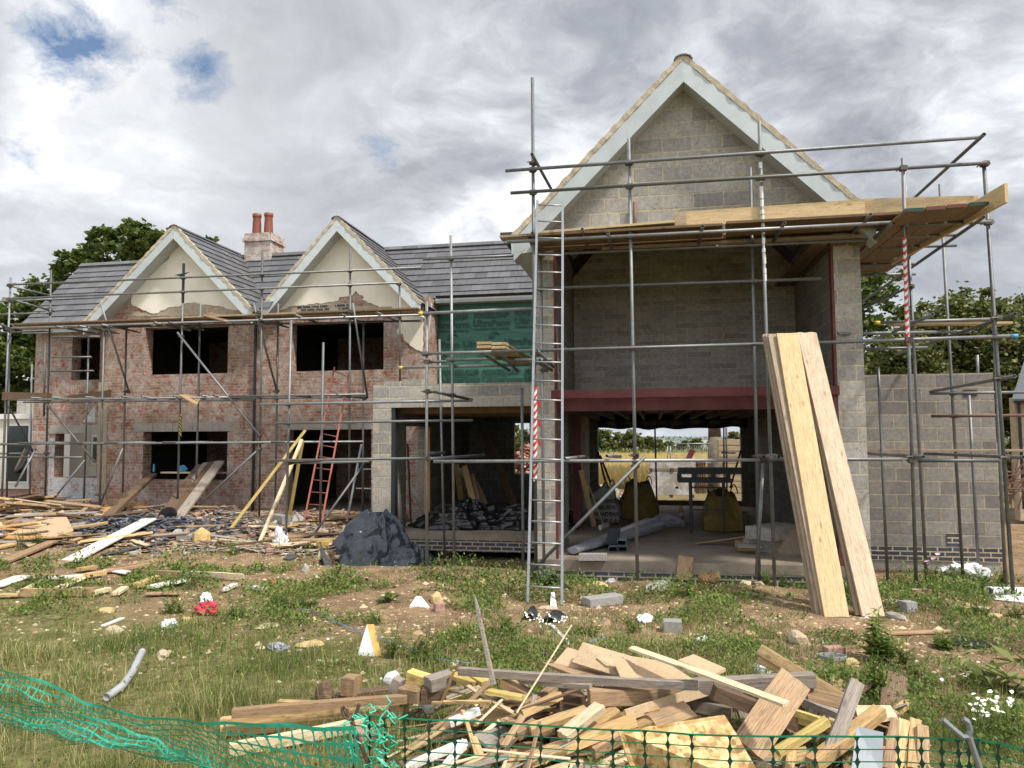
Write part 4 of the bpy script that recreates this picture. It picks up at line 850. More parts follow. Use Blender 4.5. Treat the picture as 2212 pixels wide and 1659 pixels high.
g('brace', 265, 968, f1-.05, 218, 1086); g('brace', 205, 1065, f1, 174, 1127, f1-.6); g('brace', 212, 1091, f1, 197, 1127, f1-.5); g('brace', 77, 970, f1, 33, 1052, f1-.4); g('brace', 787, 1001, 14.6, 664.6, 1173, 13.7); g('brace', 781, 960, 14.9, 749, 1127, 14.3, mat='tube_light')
g('guard_rail', 28, 615, f1-.06, 910, 578, mat='tube_light'); g('guard_rail', 28, 645, f1-.06, 864, 611, mat='tube_light'); g('ledger', 25, 709, f1-.06, 910, 680, mat='tube_light'); g('ledger', 225, 707, f2-.06, 910, 693)
g('ledger', 0, 718.5, f2+.2, 113, 715); g('ledger', 113, 728, f2+.5, 215, 727); g('ledger', -10, 652, f2-.1, 113, 646); g('ledger', -10, 680, f2-.1, 105, 675)
g('guard_rail', 23, 618, f1, 107, 638, f2+.2); g('guard_rail', 25, 647, f1, 118, 673, f2+.2); g('ledger', 0, 700, f1-1.2, 35, 715, f1+.3)
g('ledger', 41, 864, f1-.06, 566, 857, mat='tube_light'); g('ledger', 495, 856, f1-.12, 790, 852, mat='tube_light'); g('ledger', 51, 869, f2-.06, 550, 864); g('ledger', 495, 862, f2-.06, 790, 857)
g('ledger', 113, 772, f2+.5, 197, 771); g('ledger', 110, 802, f2+.5, 202, 801)
g('ledger', -20, 959.8, f1-.06, 785, 954, mat='tube_light'); g('ledger', -20, 987.5, f1+.3, 179, 988); g('ledger', -10, 980, f2, 100, 979)
xs = [60, 105, 178, 258, 300, 369, 430, 457, 622]
for x in xs:
    y = 861-.01*x; a = P(x+5, y-1.5, f1-.25); tube('transom', a, a+Vector((0, 1.25, .0)), 'tube', SL.e)
for x, y in ((728, 853), (832, 951)): a = P(x, y, f1-.3); tube('transom', a, a+Vector((0, 1.3, 0)), 'tube', SL.e)
for x, y in ((218, 688+14), (333, 698), (364, 697), (560, 690), (638, 682), (737, 680), (814, 676), (120, 706), (170, 705)):
    a = P(x, y-1, f1-.3); tube('transom', a, a+Vector((0, 1.4, 0)), 'tube', SL.e)
for x in (40, 150, 225, 350, 585): a = P(x, 957-.004*x, f1-.2); b = a+Vector((1.0, .5, 0)); tube('transom', a, b, 'tube', SL.e)
print('couplers', SL.couplers())
# porch scaffold
SP = Scaffold('tube_scaffold', 'small tube scaffold in front of the block porch, joined by long rails', (-4, 12.2, -.2))
g = SP.t
g('standard', 629, 692, 12.95, 617, 1183, mat='tube_light', ground=True); g('standard', 698.5, 740, 14.2, 691, 1160, ground=True); g('standard', 921.8, 651, 11.5, 922, 1221, mat='tube_light', ground=True)
g('standard', 973.7, 509, 12.2, 981, 1206, mat='tube_light', ground=True); g('standard', 949, 733, 13.3, 960, 1186, ground=True)
g('ledger', 563, 874, 12.85, 1020, 865, mat='tube_light'); g('ledger', 598, 914, 12.85, 1021, 908, mat='tube_light'); g('ledger', 577, 995, 12.85, 919, 990, 12.2, mat='tube_light'); g('ledger', 629, 1000, 13.1, 797, 997, mat='tube_light')
g('transom', 926, 844, 11.4, 1019, 863, 13.0); g('transom', 928, 991, 11.4, 1046, 983, 13.2); g('transom', 915, 980, 11.7, 960, 978, 12.6)
g('ledger', 914, 560, 12.15, 1146, 551, mat='tube_light'); g('ledger', 912, 677, 11.44, 1149, 666, mat='tube_light'); g('ledger', 914, 764, 11.44, 1063, 760, 10.7, mat='tube_light'); g('ledger', 915, 782, 11.56, 964, 781); g('ledger', 964, 777, 12.14, 1146, 774)
g('ledger', 870, 794, 12.28, 1146, 788, mat='tube_light'); g('transom', 1041, 750-4, 11.3, 1085, 772, 12.6); g('transom', 1080, 761, 10.9, 1118, 802, 12.4); g('transom', 1051, 770, 11.2, 1100, 800, 12.5)
for (x, y, Y) in ((911, 677, 11.44), (868, 794, 12.28)): a = P(x, y, Y); tube('end_cap', a-Vector((.05, 0, 0)), a+Vector((.02, 0, 0)), 'yellow', SP.e, .028)
mb = MB(); a = P(617, 1181, 12.95); mb.box(a.x-.17, a.x+.2, 12.8, 13.1, gz(a.x, 12.95)-.03, gz(a.x, 12.95)+.04); tag(mb.build('sole_plate', 'wood'), 'flat timber sole plate under the pale scaffold pole before the doorway', 'sole plate')
print('couplers', SP.couplers())
# ---------------------------------------------------------------- boards on the scaffolds
BRD = 'scaffold boards laid on the tall gable platform'
zt = P(1518, 489, F-.22).z+.05
def hb(px1, px2, Y, z, mat='board_under', w=.22, lab=None, grp=None, n='scaffold_board', cat='scaffold board', tilt=0):
    a = P(px1, 500, Y); b = P(px2, 500, Y); return beam(n, (a.x, Y, z), (b.x, Y, z+tilt), w, .038, mat, lab, cat, grp)
for i in range(4):
    y = F+.03+i*.235
    hb(1140+i*3, 1560, y, zt+random.uniform(0, .015), lab='scaffold board in the left half of the gable platform deck', grp=BRD)
    hb(1568, 1955, y, zt+random.uniform(.02, .05), lab='scaffold board in the right half of the gable platform deck', grp=BRD)
hb(1300, 1864, I+.12, zt-.05, 'board_old', .15, 'reddish inner board hugging the block wall under the platform')
a = P(1082, 500, F+.2); beam('scaffold_board', (a.x, F+.2, zt+.05), (P(1430, 490, F+.2).x, F+.2, zt+.09), .22, .038, 'board_old', 'grey board lying on top at the left end of the platform', 'scaffold board')
a = P(1172, 503, F-.02); b = P(1457, 480, F-.02); beam('scaffold_board', a+Vector((0, .05, .0)), b+Vector((0, .05, 0)), .2, .035, 'board', 'pale board on the platform behind the ladder head', 'scaffold board')
zb = P(1650, 487, F+.04).z
def toe(x1, yt1, yb1, x2, yt2, yb2, Y, lab, mat='board'):
    return sheet('toe_board', [P(x1, yb1, Y), P(x2, yb2, Y), P(x2, yt2, Y), P(x1, yt1, Y)], .038, mat, lab, 'toe board')
toe(1457, 459, 492, 1868, 431, 467, F+.06, 'long pale toe board on edge along the platform front'); toe(1866, 430, 466, 2112, 423, 447, F+.10, 'short pale split toe board at the platform right end')
toe(1457.5, 460, 490, 1482, 458, 489, F+.02, 'dark stained end piece nailed to the toe board left end', 'board_old')
a0, a1 = P(2173, 396, 9.7), P(2175, 437, 9.7); L = 3.4
sheet('toe_board', [(a0.x, 9.7, a1.z), (a0.x-.35, 12.9, a1.z-.02), (a0.x-.35, 12.9, a0.z-.02), (a0.x, 9.7, a0.z)], .038, 'board', 'toe board running back along the platform return, near end jutting out', 'toe board')
tl, tr = P(1957, 520, 9.95), P(2137, 505, 9.95); z1 = P(2000, 515-6, 9.95).z
for i in range(4):
    x = tl.x+.11+i*.246; zt = P(2000, 457, 9.95).z
    o = beam('scaffold_board', (x, 9.95, zt+.03+.01*i), (x-.05, 13.8, zt+.03+.01*i), .215, .038, 'board_under', 'scaffold board running back along the right return, %s from the outer edge' % ('fourth third second first'.split()[i]), 'scaffold board', 'boards of the right return')
    mb = MB(); mb.box(x-.112, x+.112, 9.944, 9.948, zt+.008+.01*i, zt+.052+.01*i); mb.build('painted_end', ('redsteel' if i in (1, 2) else 'netdark'), o)
for i, x in enumerate((tl.x-.15, tl.x-.42, tl.x-.69)):
    beam('scaffold_board', (x, 11.5, zt+.03), (x-.05, 15.4, zt+.03), .222, .038, 'board_under', 'scaffold board running back beside the right pier, %s from the wall' % ('third second first'.split()[i]), 'scaffold board', 'boards of the right return')
beam('scaffold_board', P(1924, 701, BK-.1), P(2182, 699, BK-.1), .2, .035, 'board', 'thin board on the right scaffold lift level with the tree tops', 'scaffold board')
beam('scaffold_board', P(1864, 973, 13.0), P(2230, 973, 13.0), .2, .035, 'board_old', 'long low board along the side wall at waist height', 'scaffold board')
# deck of the house scaffold
z = P(500, 690, f1).z+.06
for i in range(4):
    y = f1+.12+i*.235
    for j, (x1, x2) in enumerate(((30+i*4, 330), (336, 640), (646, 905+i*4))):
        a, b = P(x1, 690, y), P(x2, 690, y); beam('scaffold_board', (a.x, y, z+.02+random.uniform(0, .03)), (b.x, y, z+.02+random.uniform(0, .03)), .222, .038, 'board_old' if (i+j) % 2 else 'board_under', 'worn scaffold board in the %s run of the house platform' % ('left', 'middle', 'right')[j], 'scaffold board', 'scaffold boards along the house platform')
a = P(440, 683, f1-.1); sheet('plywood_offcut', [P(437, 682, f1-.1), P(455, 675, f1+.5), P(530, 692, f1+.3), P(500, 699, f1-.1)], .02, 'board_under', 'warped board offcut lying on the platform below the left cream gable', 'offcut')
sheet('plywood_offcut', [P(386, 853, f1-.2), P(405, 852, f1+.4), P(434, 860, f1+.3), P(425, 875, f1-.3)], .02, 'wood_tan', 'triangular plywood scrap hung on the middle scaffold lift', 'offcut')
beam('scaffold_board', P(10, 856, f1), P(106, 858, f1+.2), .2, .2, 'wood_dark', 'dark brown board on edge at the far left scaffold lift', 'scaffold board')
beam('scaffold_board', P(95, 863, f1+.1), P(215, 861, f1+.3), .24, .035, 'board_under', 'board flat on the middle lift below the small window', 'scaffold board')
sheet('scaffold_board', [P(122, 860, f2), P(240, 842, f2+.5), P(240, 858, f2+.5), P(124, 864, f2)], .03, 'board_under', 'sloping board rising right below the small upper window', 'scaffold board')
beam('scaffold_board', P(742, 997-2, 13.3), P(800, 994, 13.3), .2, .03, 'board', 'pale board on the rails just left of the porch pillar', 'scaffold board'); beam('scaffold_board', P(625, 996, 13.0), P(745, 993, 13.3), .2, .03, 'board_old', 'grey board on the low rails in front of the doorway', 'scaffold board')
for i, (x, y, Y) in enumerate(((1036, 742, 10.9), (1068, 743, 10.9), (1036, 750, 10.9), (1068, 751, 10.9))):
    a = P(x+7+2, y-1, Y); o = beam('scaffold_board', a, a+Vector((.02, 2.6, 0)), .222, .04, 'board', 'short stacked scaffold board by the membrane, %s' % ('upper left', 'upper right', 'lower left', 'lower right')[i], 'scaffold board', 'boards stacked end on before the membrane')
# ---------------------------------------------------------------- ladders
def ladder(name, lab, tl, tr, bl, br, n, mat, rs, rr, skip0=.5, rungmat=None):
    c = (bl+br)/2; t = thing(name, lab, 'ladder', c)
    beam('stile', bl, tl, rs[0], rs[1], mat, parent=t, up=(tr-tl)); beam('stile', br, tr, rs[0], rs[1], mat, parent=t, up=(tr-tl))
    for i in range(n): k = (i+skip0)/n; tube('rung', bl.lerp(tl, k), br.lerp(tr, k), rungmat or mat, t, rr, 8)
    return t
gb = gz(-1.3, 9.15); bl, br = G(1140, 1303, gb), G(1214, 1307, gb); tl, tr = P(1161, 433, F-.12), P(1215.5, 435.5, F-.12)
ladder('ladder', 'tall silver aluminium ladder leaning against the platform at the left pier', tl, tr, bl, br, 21, 'alu', (.022, .034), .012, .75)
ladder('ladder', 'orange red ladder leaning against the brick wall above the doorway', P(722.6, 793, 16.6), P(753.6, 806, 16.6), P(650, 1162, 14.3), P(689, 1162, 14.2), 15, 'redladder', (.022, .038), .010, .6, None)
# ---------------------------------------------------------------- boards leaning on the gable scaffold
gb = gz(2.2, 9.1); lean = []
def lboard(x1, y1, Yt, x2, y2, w, lab, mat, yaw=0, th=.038):
    a, b = G(x2, y2, gb), P(x1, y1, Yt); L = (b-a).length; me = split_board(L, w, th, .003, .0014); me.name = 'scaffold_board'; o = tag(link('scaffold_board', me, mat, None, frame(a, b)), lab, 'scaffold board', 'boards leaning on the gable scaffold'); return o
lboard(1664, 723, F-.17, 1776, 1325, .222, 'rear board of the leaning stack, only its left edge showing', 'board_old')
lboard(1670, 723, F-.215, 1784, 1329, .222, 'second board from the back in the leaning stack', 'board_old')
lboard(1678, 722, F-.26, 1797, 1331, .25, 'third board of the leaning stack, just behind the yellow one', 'board_old')
lboard(1700, 721, F-.305, 1807, 1333, .275, 'bright yellow front board of the leaning stack, with a dark notch', 'board')
lboard(1735, 720, F-.17, 1870, 1329, .24, 'shadowed board leaning between the yellow and the grey one', 'board_old')
lboard(1742, 719.5, F-.23, 1886, 1332, .262, 'grey white weathered board, rightmost of the leaning boards', 'board_pale')
# ---------------------------------------------------------------- scatter helpers
M['farwood'] = leafmat('blueish_far_woods', (.09, .12, .11), (.15, .19, .16))
M['redheap'] = islandmat('red_brick_rubble', [(0, (.45, .20, .14)), (.4, (.52, .30, .22)), (.7, (.38, .15, .10)), (.9, (.6, .5, .42))])
GXa, GYa = np.array(gx), np.array(gy); GZa = np.array([v[2] for v in vs_ground]).reshape(len(gy), len(gx))
def gzn(x, y):
    i = np.clip(np.searchsorted(GXa, x)-1, 0, len(GXa)-2); j = np.clip(np.searchsorted(GYa, y)-1, 0, len(GYa)-2)
    u = (x-GXa[i])/(GXa[i+1]-GXa[i]); v = (y-GYa[j])/(GYa[j+1]-GYa[j])
    return GZa[j, i]*(1-u)*(1-v)+GZa[j, i+1]*u*(1-v)+GZa[j+1, i]*(1-u)*v+GZa[j+1, i+1]*u*v
_vg = rng.random((256, 256))
def vn(x, y, s, o=0):
    x = x*s+o*17.3+100; y = y*s+o*7.7+100; i = np.floor(x).astype(int); j = np.floor(y).astype(int); u = x-i; v = y-j; u = u*u*(3-2*u); v = v*v*(3-2*v)
    f = lambda a, b: _vg[a % 256, b % 256]
    return f(i, j)*(1-u)*(1-v)+f(i+1, j)*u*(1-v)+f(i, j+1)*(1-u)*v+f(i+1, j+1)*u*v
def fb(x, y, s, o=0): return .5*vn(x, y, s, o)+.3*vn(x, y, s*2.1, o+1)+.2*vn(x, y, s*4.3, o+2)
def inview(x, y, z, m=60):
    d = np.stack([x, y, z], -1)-EYE; w = d@FW; w = np.maximum(w, .1); px = 1106+FPX*(d@RT)/w; py = 829.5-FPX*(d@UP)/w
    return (px > -m) & (px < 2212+m) & (py < 1659+m*2), w
def blades(name, x, y, L, W, lean, mat, kind='stuff', label=None, z0=None, flat=False):
    n = len(x); z = gzn(x, y) if z0 is None else z0; a = rng.random(n)*2*np.pi; dx, dy = np.cos(a), np.sin(a); b = rng.random(n)*2*np.pi; lx, ly = np.cos(b), np.sin(b)
    base = np.stack([x, y, z-.01], -1); side = np.stack([dx, dy, np.zeros(n)], -1)*(W[:, None]/2); ln = np.stack([lx, ly, np.zeros(n)], -1)
    up = np.array([0, 0, 1.])
    mid = base+ln*(L*lean*.3)[:, None]+up*(L*.6)[:, None]; top = base+ln*(L*lean)[:, None]+up*(L*np.sqrt(np.maximum(.05, 1-(lean*.9)**2)))[:, None]
    V = np.stack([base-side, base+side, mid+side*.8, mid-side*.8, top+side*.15, top-side*.15], 1).reshape(-1, 3)
    k = np.arange(n)[:, None]*6; Fq = np.concatenate([k+np.array([[0, 1, 2, 3]]), k+np.array([[3, 2, 4, 5]])], 1).reshape(-1, 4)
    return tag(np_mesh(name, V, Fq, mat, 4), label, kind=kind)
# ---------------------------------------------------------------- turf, weeds, chips
N = 640000; x = rng.uniform(-10, 8, N); y = rng.uniform(3.0, 12.5, N); z = gzn(x, y); ok, D = inview(x, y, z); x, y, D = x[ok], y[ok], D[ok]
edge = np.clip((4.9-.26*x+2.6*(fb(x, y, .9)-.5)*2-y)*.8+.4, 0, 1); patch = np.clip((fb(x, y, .55, 5)-.47)*6, 0, 1)*np.clip(1.4-np.abs(y-7.5)/5, 0, 1)*np.clip(1.25-(y-6.2)*.3, .4, 1)
tuft = np.clip((fb(x, y, 2.2, 9)-.28)*2.6, .12, 1)
dens = np.maximum(edge, patch*.75)*tuft*np.clip((5.2/D)**1.1, .25, 1.2)
dens *= np.where((x > -.6) & (x < 2.3) & (y < 5.3), .35, 1.)
ok = rng.random(len(x)) < dens; x, y, D = x[ok], y[ok], D[ok]; n = len(x); print('blades', n)
hl = (.04+.125*np.clip(fb(x, y, 1.5, 3)*1.6-.25, 0, 1))*np.clip(1.3-(y-5.8)*.25, .38, 1); dry = vn(x, y, 1.1, 8) > .52
L = hl*rng.uniform(.5, 1.5, n); W = .0026*np.clip(D/4.5, 1, 2.2)*rng.uniform(.7, 1.4, n); lean = rng.uniform(.1, .9, n)
k = rng.random(n) < np.where(dry, .34, .07)
blades('grass', x[~k], y[~k], L[~k], W[~k], lean[~k], 'grass', label='green turf and rough grass across the lawn')
blades('dry_grass', x[k], y[k], L[k]*1.25, W[k]*.75, lean[k], 'straw', label='straw coloured dead grass mixed through the lawn')
N = 2600; x = rng.uniform(-7, 6, N); y = rng.uniform(3.2, 6.5, N); ok, D = inview(x, y, gzn(x, y)); keep = ok & (rng.random(N) < np.clip((4.6-.3*x-y)*.5+.4, 0.05, 1)); x, y = x[keep], y[keep]; n = len(x)
blades('dry_stalks', x, y, rng.uniform(.16, .34, n), np.full(n, .0022), rng.uniform(.3, .9, n), 'straw', label='tall dry grass stalks by the netting')
def leafscatter(name, x, y, z, s, mat, label=None, kind='stuff', tiltlo=.1, tilthi=1.2):
    n = len(x); a = rng.random(n)*2*np.pi; ti = rng.uniform(tiltlo, tilthi, n); u = np.stack([np.cos(a)*np.cos(ti), np.sin(a)*np.cos(ti), np.sin(ti)], -1); v = np.stack([-np.sin(a), np.cos(a), rng.uniform(-.4, .4, n)], -1)
    c = np.stack([x, y, z], -1); L = s[:, None]; V = np.stack([c, c+u*L*.5+v*L*.28, c+u*L, c+u*L*.5-v*L*.28], 1).reshape(-1, 3)
    Fq = (np.arange(n)[:, None]*4+np.arange(4)[None]); return tag(np_mesh(name, V, Fq, mat, 4), label, kind=kind)
N = 800000; x = rng.uniform(-14, 9, N); y = rng.uniform(3.5, 13.5, N); ok, D = inview(x, y, gzn(x, y)); x, y, D = x[ok], y[ok], D[ok]
m_ = np.clip((fb(x, y, 1.15, 21)-.465)*8, 0, 1)*np.clip((fb(x, y, .35, 33)-.30)*5, .15, 1)*np.where(y < 5.6-.25*x, .35, 1)*np.where(y > 11.3, .5, 1)*np.where((x < -5) & (y > 11), .25, 1)
ok = rng.random(len(x)) < m_*np.clip(6/D, .3, 1); x, y, D = x[ok], y[ok], D[ok]; n = len(x); print('weedleaves', n)
hh = np.clip(fb(x, y, 1.15, 21)-.48, 0, .3)*1.0; leafscatter('ground_weeds', x, y, gzn(x, y)+rng.random(n)**1.3*hh, rng.uniform(.014, .045, n)*np.clip(D/7, 1, 1.6), 'weed', 'low leafy weeds spreading over the bare soil')
def chips(name, x, y, s, mat, label, flat=(.25, .6), zo=0.):
    n = len(x); base = np.array([[1, 0, 0], [.3, 1, 0], [-.8, .5, 0], [-.7, -.6, 0], [.4, -.9, 0], [.1, .1, 1.]]); V = base[None]*s[:, None, None]*rng.uniform(.7, 1.3, (n, 6, 1)); V[:, :, 2] *= rng.uniform(flat[0], flat[1], (n, 1))
    a = rng.random(n)*6.28; c, sn = np.cos(a)[:, None], np.sin(a)[:, None]; X = V[:, :, 0]*c-V[:, :, 1]*sn; Y = V[:, :, 0]*sn+V[:, :, 1]*c
    V = np.stack([X+x[:, None], Y+y[:, None], V[:, :, 2]+(gzn(x, y)+zo-.003)[:, None]], -1).reshape(-1, 3)
    T = np.array([[0, 1, 5], [1, 2, 5], [2, 3, 5], [3, 4, 5], [4, 0, 5]]); Ft = (np.arange(n)[:, None, None]*6+T[None]).reshape(-1, 3); return tag(np_mesh(name, V, Ft, mat, 3), label, kind='stuff')
N = 90000; x = rng.uniform(-14, 9, N); y = rng.uniform(4.2, 13.8, N); ok, D = inview(x, y, gzn(x, y)); x, y, D = x[ok], y[ok], D[ok]
m_ = np.clip((fb(x, y, .8, 41)-.36)*4, .06, 1)*np.clip((y-4.6+.25*x)*.8+.2, .05, 1)*np.clip(8/D, .4, 1)
ok = rng.random(len(x)) < m_; x, y, D = x[ok], y[ok], D[ok]; n = len(x); print('chips', n)
chips('stone_chips', x, y, .005+.028*rng.random(n)**6+.006*rng.random(n), 'gravel', 'tan stone chips and crumbs over the soil')
# rubble carpet in front of the old house
def boxes(name, x, y, z, sx, sy, sz, mat, label, tilt=.5, kind='stuff'):
    n = len(x); c = np.array([[a, b, d] for d in (-.5, .5) for b in (-.5, .5) for a in (-.5, .5)]); V = c[None]*np.stack([sx, sy, sz], -1)[:, None, :]*(1+rng.uniform(-.22, .22, (n, 8, 1)))
    a, b, g_ = rng.random(n)*6.28, rng.normal(0, tilt, n), rng.normal(0, tilt, n)
    def rot(V, i, j, t): c_, s_ = np.cos(t)[:, None], np.sin(t)[:, None]; A, Bq = V[:, :, i].copy(), V[:, :, j].copy(); V[:, :, i] = A*c_-Bq*s_; V[:, :, j] = A*s_+Bq*c_
    rot(V, 1, 2, g_); rot(V, 0, 2, b); rot(V, 0, 1, a); V += np.stack([x, y, z], -1)[:, None, :]
    Fq = np.array([[0, 2, 3, 1], [4, 5, 7, 6], [0, 1, 5, 4], [1, 3, 7, 5], [3, 2, 6, 7], [2, 0, 4, 6]]); return tag(np_mesh(name, V.reshape(-1, 3), (np.arange(n)[:, None, None]*8+Fq[None]).reshape(-1, 4), mat, 4), label, kind=kind)
N = 30000; x = rng.uniform(-18, -4.4, N); y = rng.uniform(10.8, 17.5, N)
m_ = np.clip((y-11.6+.5*(x+7)*.12)*.5, 0, 1)*np.clip((fb(x, y, .7, 51)-.25)*3, .1, 1)*np.where((x > -5.5) & (y > 14.2), 0, 1); ok = rng.random(N) < m_*.28; x, y = x[ok], y[ok]; n = len(x); print('rubble', n)
s = .025+.12*rng.random(n)**3; boxes('rubble', x, y, gzn(x, y)+.03*rng.random(n)+.0, s*rng.uniform(.8, 2.2, n), s, s*rng.uniform(.2, .7, n), 'rubble', 'mixed brick, stone and timber rubble before the old house', .35)
N = 2600; x = rng.normal(-10.6, 1.3, N); y = rng.normal(14.3, .6, N); ok = (x > -14) & (x < -7) & (y < 16); x, y = x[ok], y[ok]; n = len(x); hmp = .16*np.exp(-((x+10.4)/1.6)**2-((y-13.9)/.8)**2)
boxes('slate_fragments', x, y, gzn(x, y)+.02+hmp*rng.random(n), rng.uniform(.06, .26, n), rng.uniform(.05, .15, n), np.full(n, .007), 'slatebits', 'heap of broken dark roofing slates before the old house', .28)
N = 2500; x = rng.uniform(-17, -5.8, N); y = rng.uniform(12.2, 17.0, N); n = N; boxes('timber_splinters', x, y, gzn(x, y)+.04, rng.uniform(.15, .7, n), rng.uniform(.015, .05, n), rng.uniform(.008, .02, n), 'rubble', 'splintered laths strewn through the rubble', .12)
N = 500; x = rng.uniform(-5, 7, N); y = rng.uniform(6.5, 11.2, N); n = N; s = rng.uniform(.03, .08, n)*rng.random(n)**.7; chips('loose_stones', x, y, s, 'gravel', 'fist sized pale stones scattered over the soil', (.4, .9))
# ---------------------------------------------------------------- plants one can tell apart
def plant(name, label, p, h, ns, nl, ls, spread, cat='weed', mat='weed', group=None, flower=None, nf=0, fs=.012, seed=0):
    r = random.Random(seed*13+5); vs, fs_ = [], []; tops = []
    for s_ in range(ns):
        a = r.random()*6.28; hh = h*r.uniform(.35, 1.05); sp = spread*r.uniform(.2, 1); b0 = Vector((r.uniform(-1, 1), r.uniform(-1, 1), 0))*spread*.45; top = Vector((math.cos(a)*sp, math.sin(a)*sp, hh)); K = 7; prev = Vector((0, 0, 0)); w = .0035
        pts = [b0+Vector((top.x*(k/K)**1.4, top.y*(k/K)**1.4, hh*k/K)) for k in range(K+1)]; tops += pts[-3:]
        for k in range(K): q = len(vs); o = Vector((w, 0, 0)); vs += [pts[k]-o, pts[k]+o, pts[k+1]+o*.6, pts[k+1]-o*.6]; fs_.append((q, q+1, q+2, q+3))
        for l in range(nl):
            t_ = r.uniform(.05, 1); b = pts[0].lerp(pts[-1], 0); k = min(K-1, int(t_*K)); b = pts[k].lerp(pts[k+1], t_*K-k); an = r.random()*6.28; el = r.uniform(-.1, .9); L = ls*(1.15-.6*t_)*r.uniform(.7, 1.2)
            d = Vector((math.cos(an)*math.cos(el), math.sin(an)*math.cos(el), math.sin(el))); s2 = Vector((-math.sin(an), math.cos(an), 0))*L*.16; q = len(vs); dr = Vector((0, 0, -L*.18))
            vs += [b, b+d*L*.45+s2, b+d*L+dr, b+d*L*.45-s2]; fs_.append((q, q+1, q+2, q+3))
    e = thing(name, label, cat, p, group); mesh('leaves', [Vector(v)+Vector(p) for v in vs], fs_, mat, e)
    if flower:
        mb = MB()
        for k in range(nf):
            t_ = r.choice(tops)+Vector((r.uniform(-.03, .03), r.uniform(-.03, .03), r.uniform(0, .03)))+Vector(p); n6 = 7; tl = Vector((r.uniform(-.4, .4), r.uniform(-.9, 0), 1)).normalized(); q = tl.to_track_quat('Z', 'Y').to_matrix()
            mb.add([t_+q @ Vector((math.cos(6.283*i/n6)*fs*(1 if i % 2 else .75), math.sin(6.283*i/n6)*fs*(1 if i % 2 else .75), 0)) for i in range(n6)]+[t_+q @ Vector((0, 0, -fs*.3))], [(i, (i+1) % n6, n6) for i in range(n6)])
        mb.build('blossoms', flower, e)
    return e
def gp(K, x, y, dz=0):
    p = G(*K(x, y)); z = gz(p.x, p.y); p = G(*K(x, y), z)
    if -1.9 < p.x < 3.1 and p.y > 11.3: p = P(*K(x, y), 11.3)      # nothing loose stands inside the plinth
    return Vector((p.x, p.y, gz(p.x, p.y)+dz))
plant('thistle', 'tall spiny leaved sow thistle growing in the soil behind the timber pile', gp(KB, 1235, 650), .50, 9, 34, .15, .2, mat='weed', seed=1, flower='yellow', nf=4, fs=.012)
plant('thistle', 'smaller upright leafy stem beside the big thistle', gp(KB, 1390, 690), .36, 4, 22, .10, .10, seed=2, flower='yellow', nf=5, fs=.01)
plant('burdock', 'broad leaved burdock at the frame edge by the daisies', gp(KB, 2120, 860), .38, 5, 7, .34, .30, seed=3, mat='hedge')
plant('burdock', 'low broad leaved plant behind the white offcut', gp(KC, 1380, 300), .14, 5, 8, .16, .14, seed=4)
plant('burdock', 'small rosette with broad leaves among the stones', gp(KC, 1090, 150), .10, 4, 6, .14, .1, seed=5)
plant('daisy_clump', 'white daisies flowering beside the silver stake', gp(KB, 1950, 1180), .34, 16, 12, .04, .24, cat='daisies', seed=6, flower='daisy', nf=42, fs=.016)
plant('daisy_clump', 'white daisies growing by the folded black sheeting', gp(KA, 800, 560), .16, 12, 12, .035, .2, cat='daisies', seed=7, flower='daisy', nf=46, fs=.013)
plant('poppy', 'weed with pale pink poppy flowers against the side wall footing', gp(K5B, 1440, 1190), .62, 4, 24, .10, .16, seed=8, flower='pink', nf=5, fs=.045)
plant('poppy', 'little red poppy on a thin stalk among the weeds', gp(KC, 420, 230), .22, 1, 4, .05, .03, seed=9, flower='poppy', nf=2, fs=.02)
PL = [(KA, 1500, 540, .22, .3), (KA, 1100, 560, .18, .3), (KA, 470, 560, .3, .34), (KA, 90, 620, .28, .3), (KC, 1450, 760, .34, .3), (KC, 1650, 780, .40, .28), (KC, 1250, 480, .22, .2), (KC, 700, 330, .2, .35), (KC, 450, 360, .25, .3), (KC, 130, 420, .2, .3),
      (KD, 1400, 400, .3, .25), (KD, 280, 160, .28, .22), (KE, 180, 1530, .38, .2), (KE, 330, 1500, .34, .2), (K4, 620, 1400, .28, .12), (K4, 440, 1400, .24, .14), (K4, 1500, 1560, .2, .35), (K4, 2110, 1440, .36, .1), (KB, 470, 110, .34, .08), (KB, 580, 90, .34, .1), (K5B, 1180, 1220, .2, .2),
      (K5B, 1600, 1200, .34, .2), (K5B, 1890, 1200, .30, .25), (K5B, 2030, 1210, .34, .2), (K5B, 1830, 1450, .3, .2), (K5B, 2170, 1480, .28, .2), (KB, 1650, 560, .2, .18), (KB, 1170, 880, .34, .1), (KB, 1230, 900, .3, .1), (KB, 1500, 820, .25, .4), (KB, 1750, 830, .25, .4), (KF, 1500, 1560, .34, .2), (KF, 1150, 1640, .26, .3), (KF, 60, 1560, .25, .3), (KB, 330, 560, .16, .4), (KB, 900, 780, .2, .3), (KB, 2080, 1150, .3, .3)]
for i, (K, x, y, h, sp) in enumerate(PL):
    plant('weed', 'one of many leafy green weeds rooted in the rough ground', gp(K, x, y), h, 12+i % 5, 34, .04+.012*(i % 3), sp*.85, group='leafy weeds on the rough ground', seed=20+i, flower=('yellow' if i % 4 == 0 else None), nf=7, fs=.008)
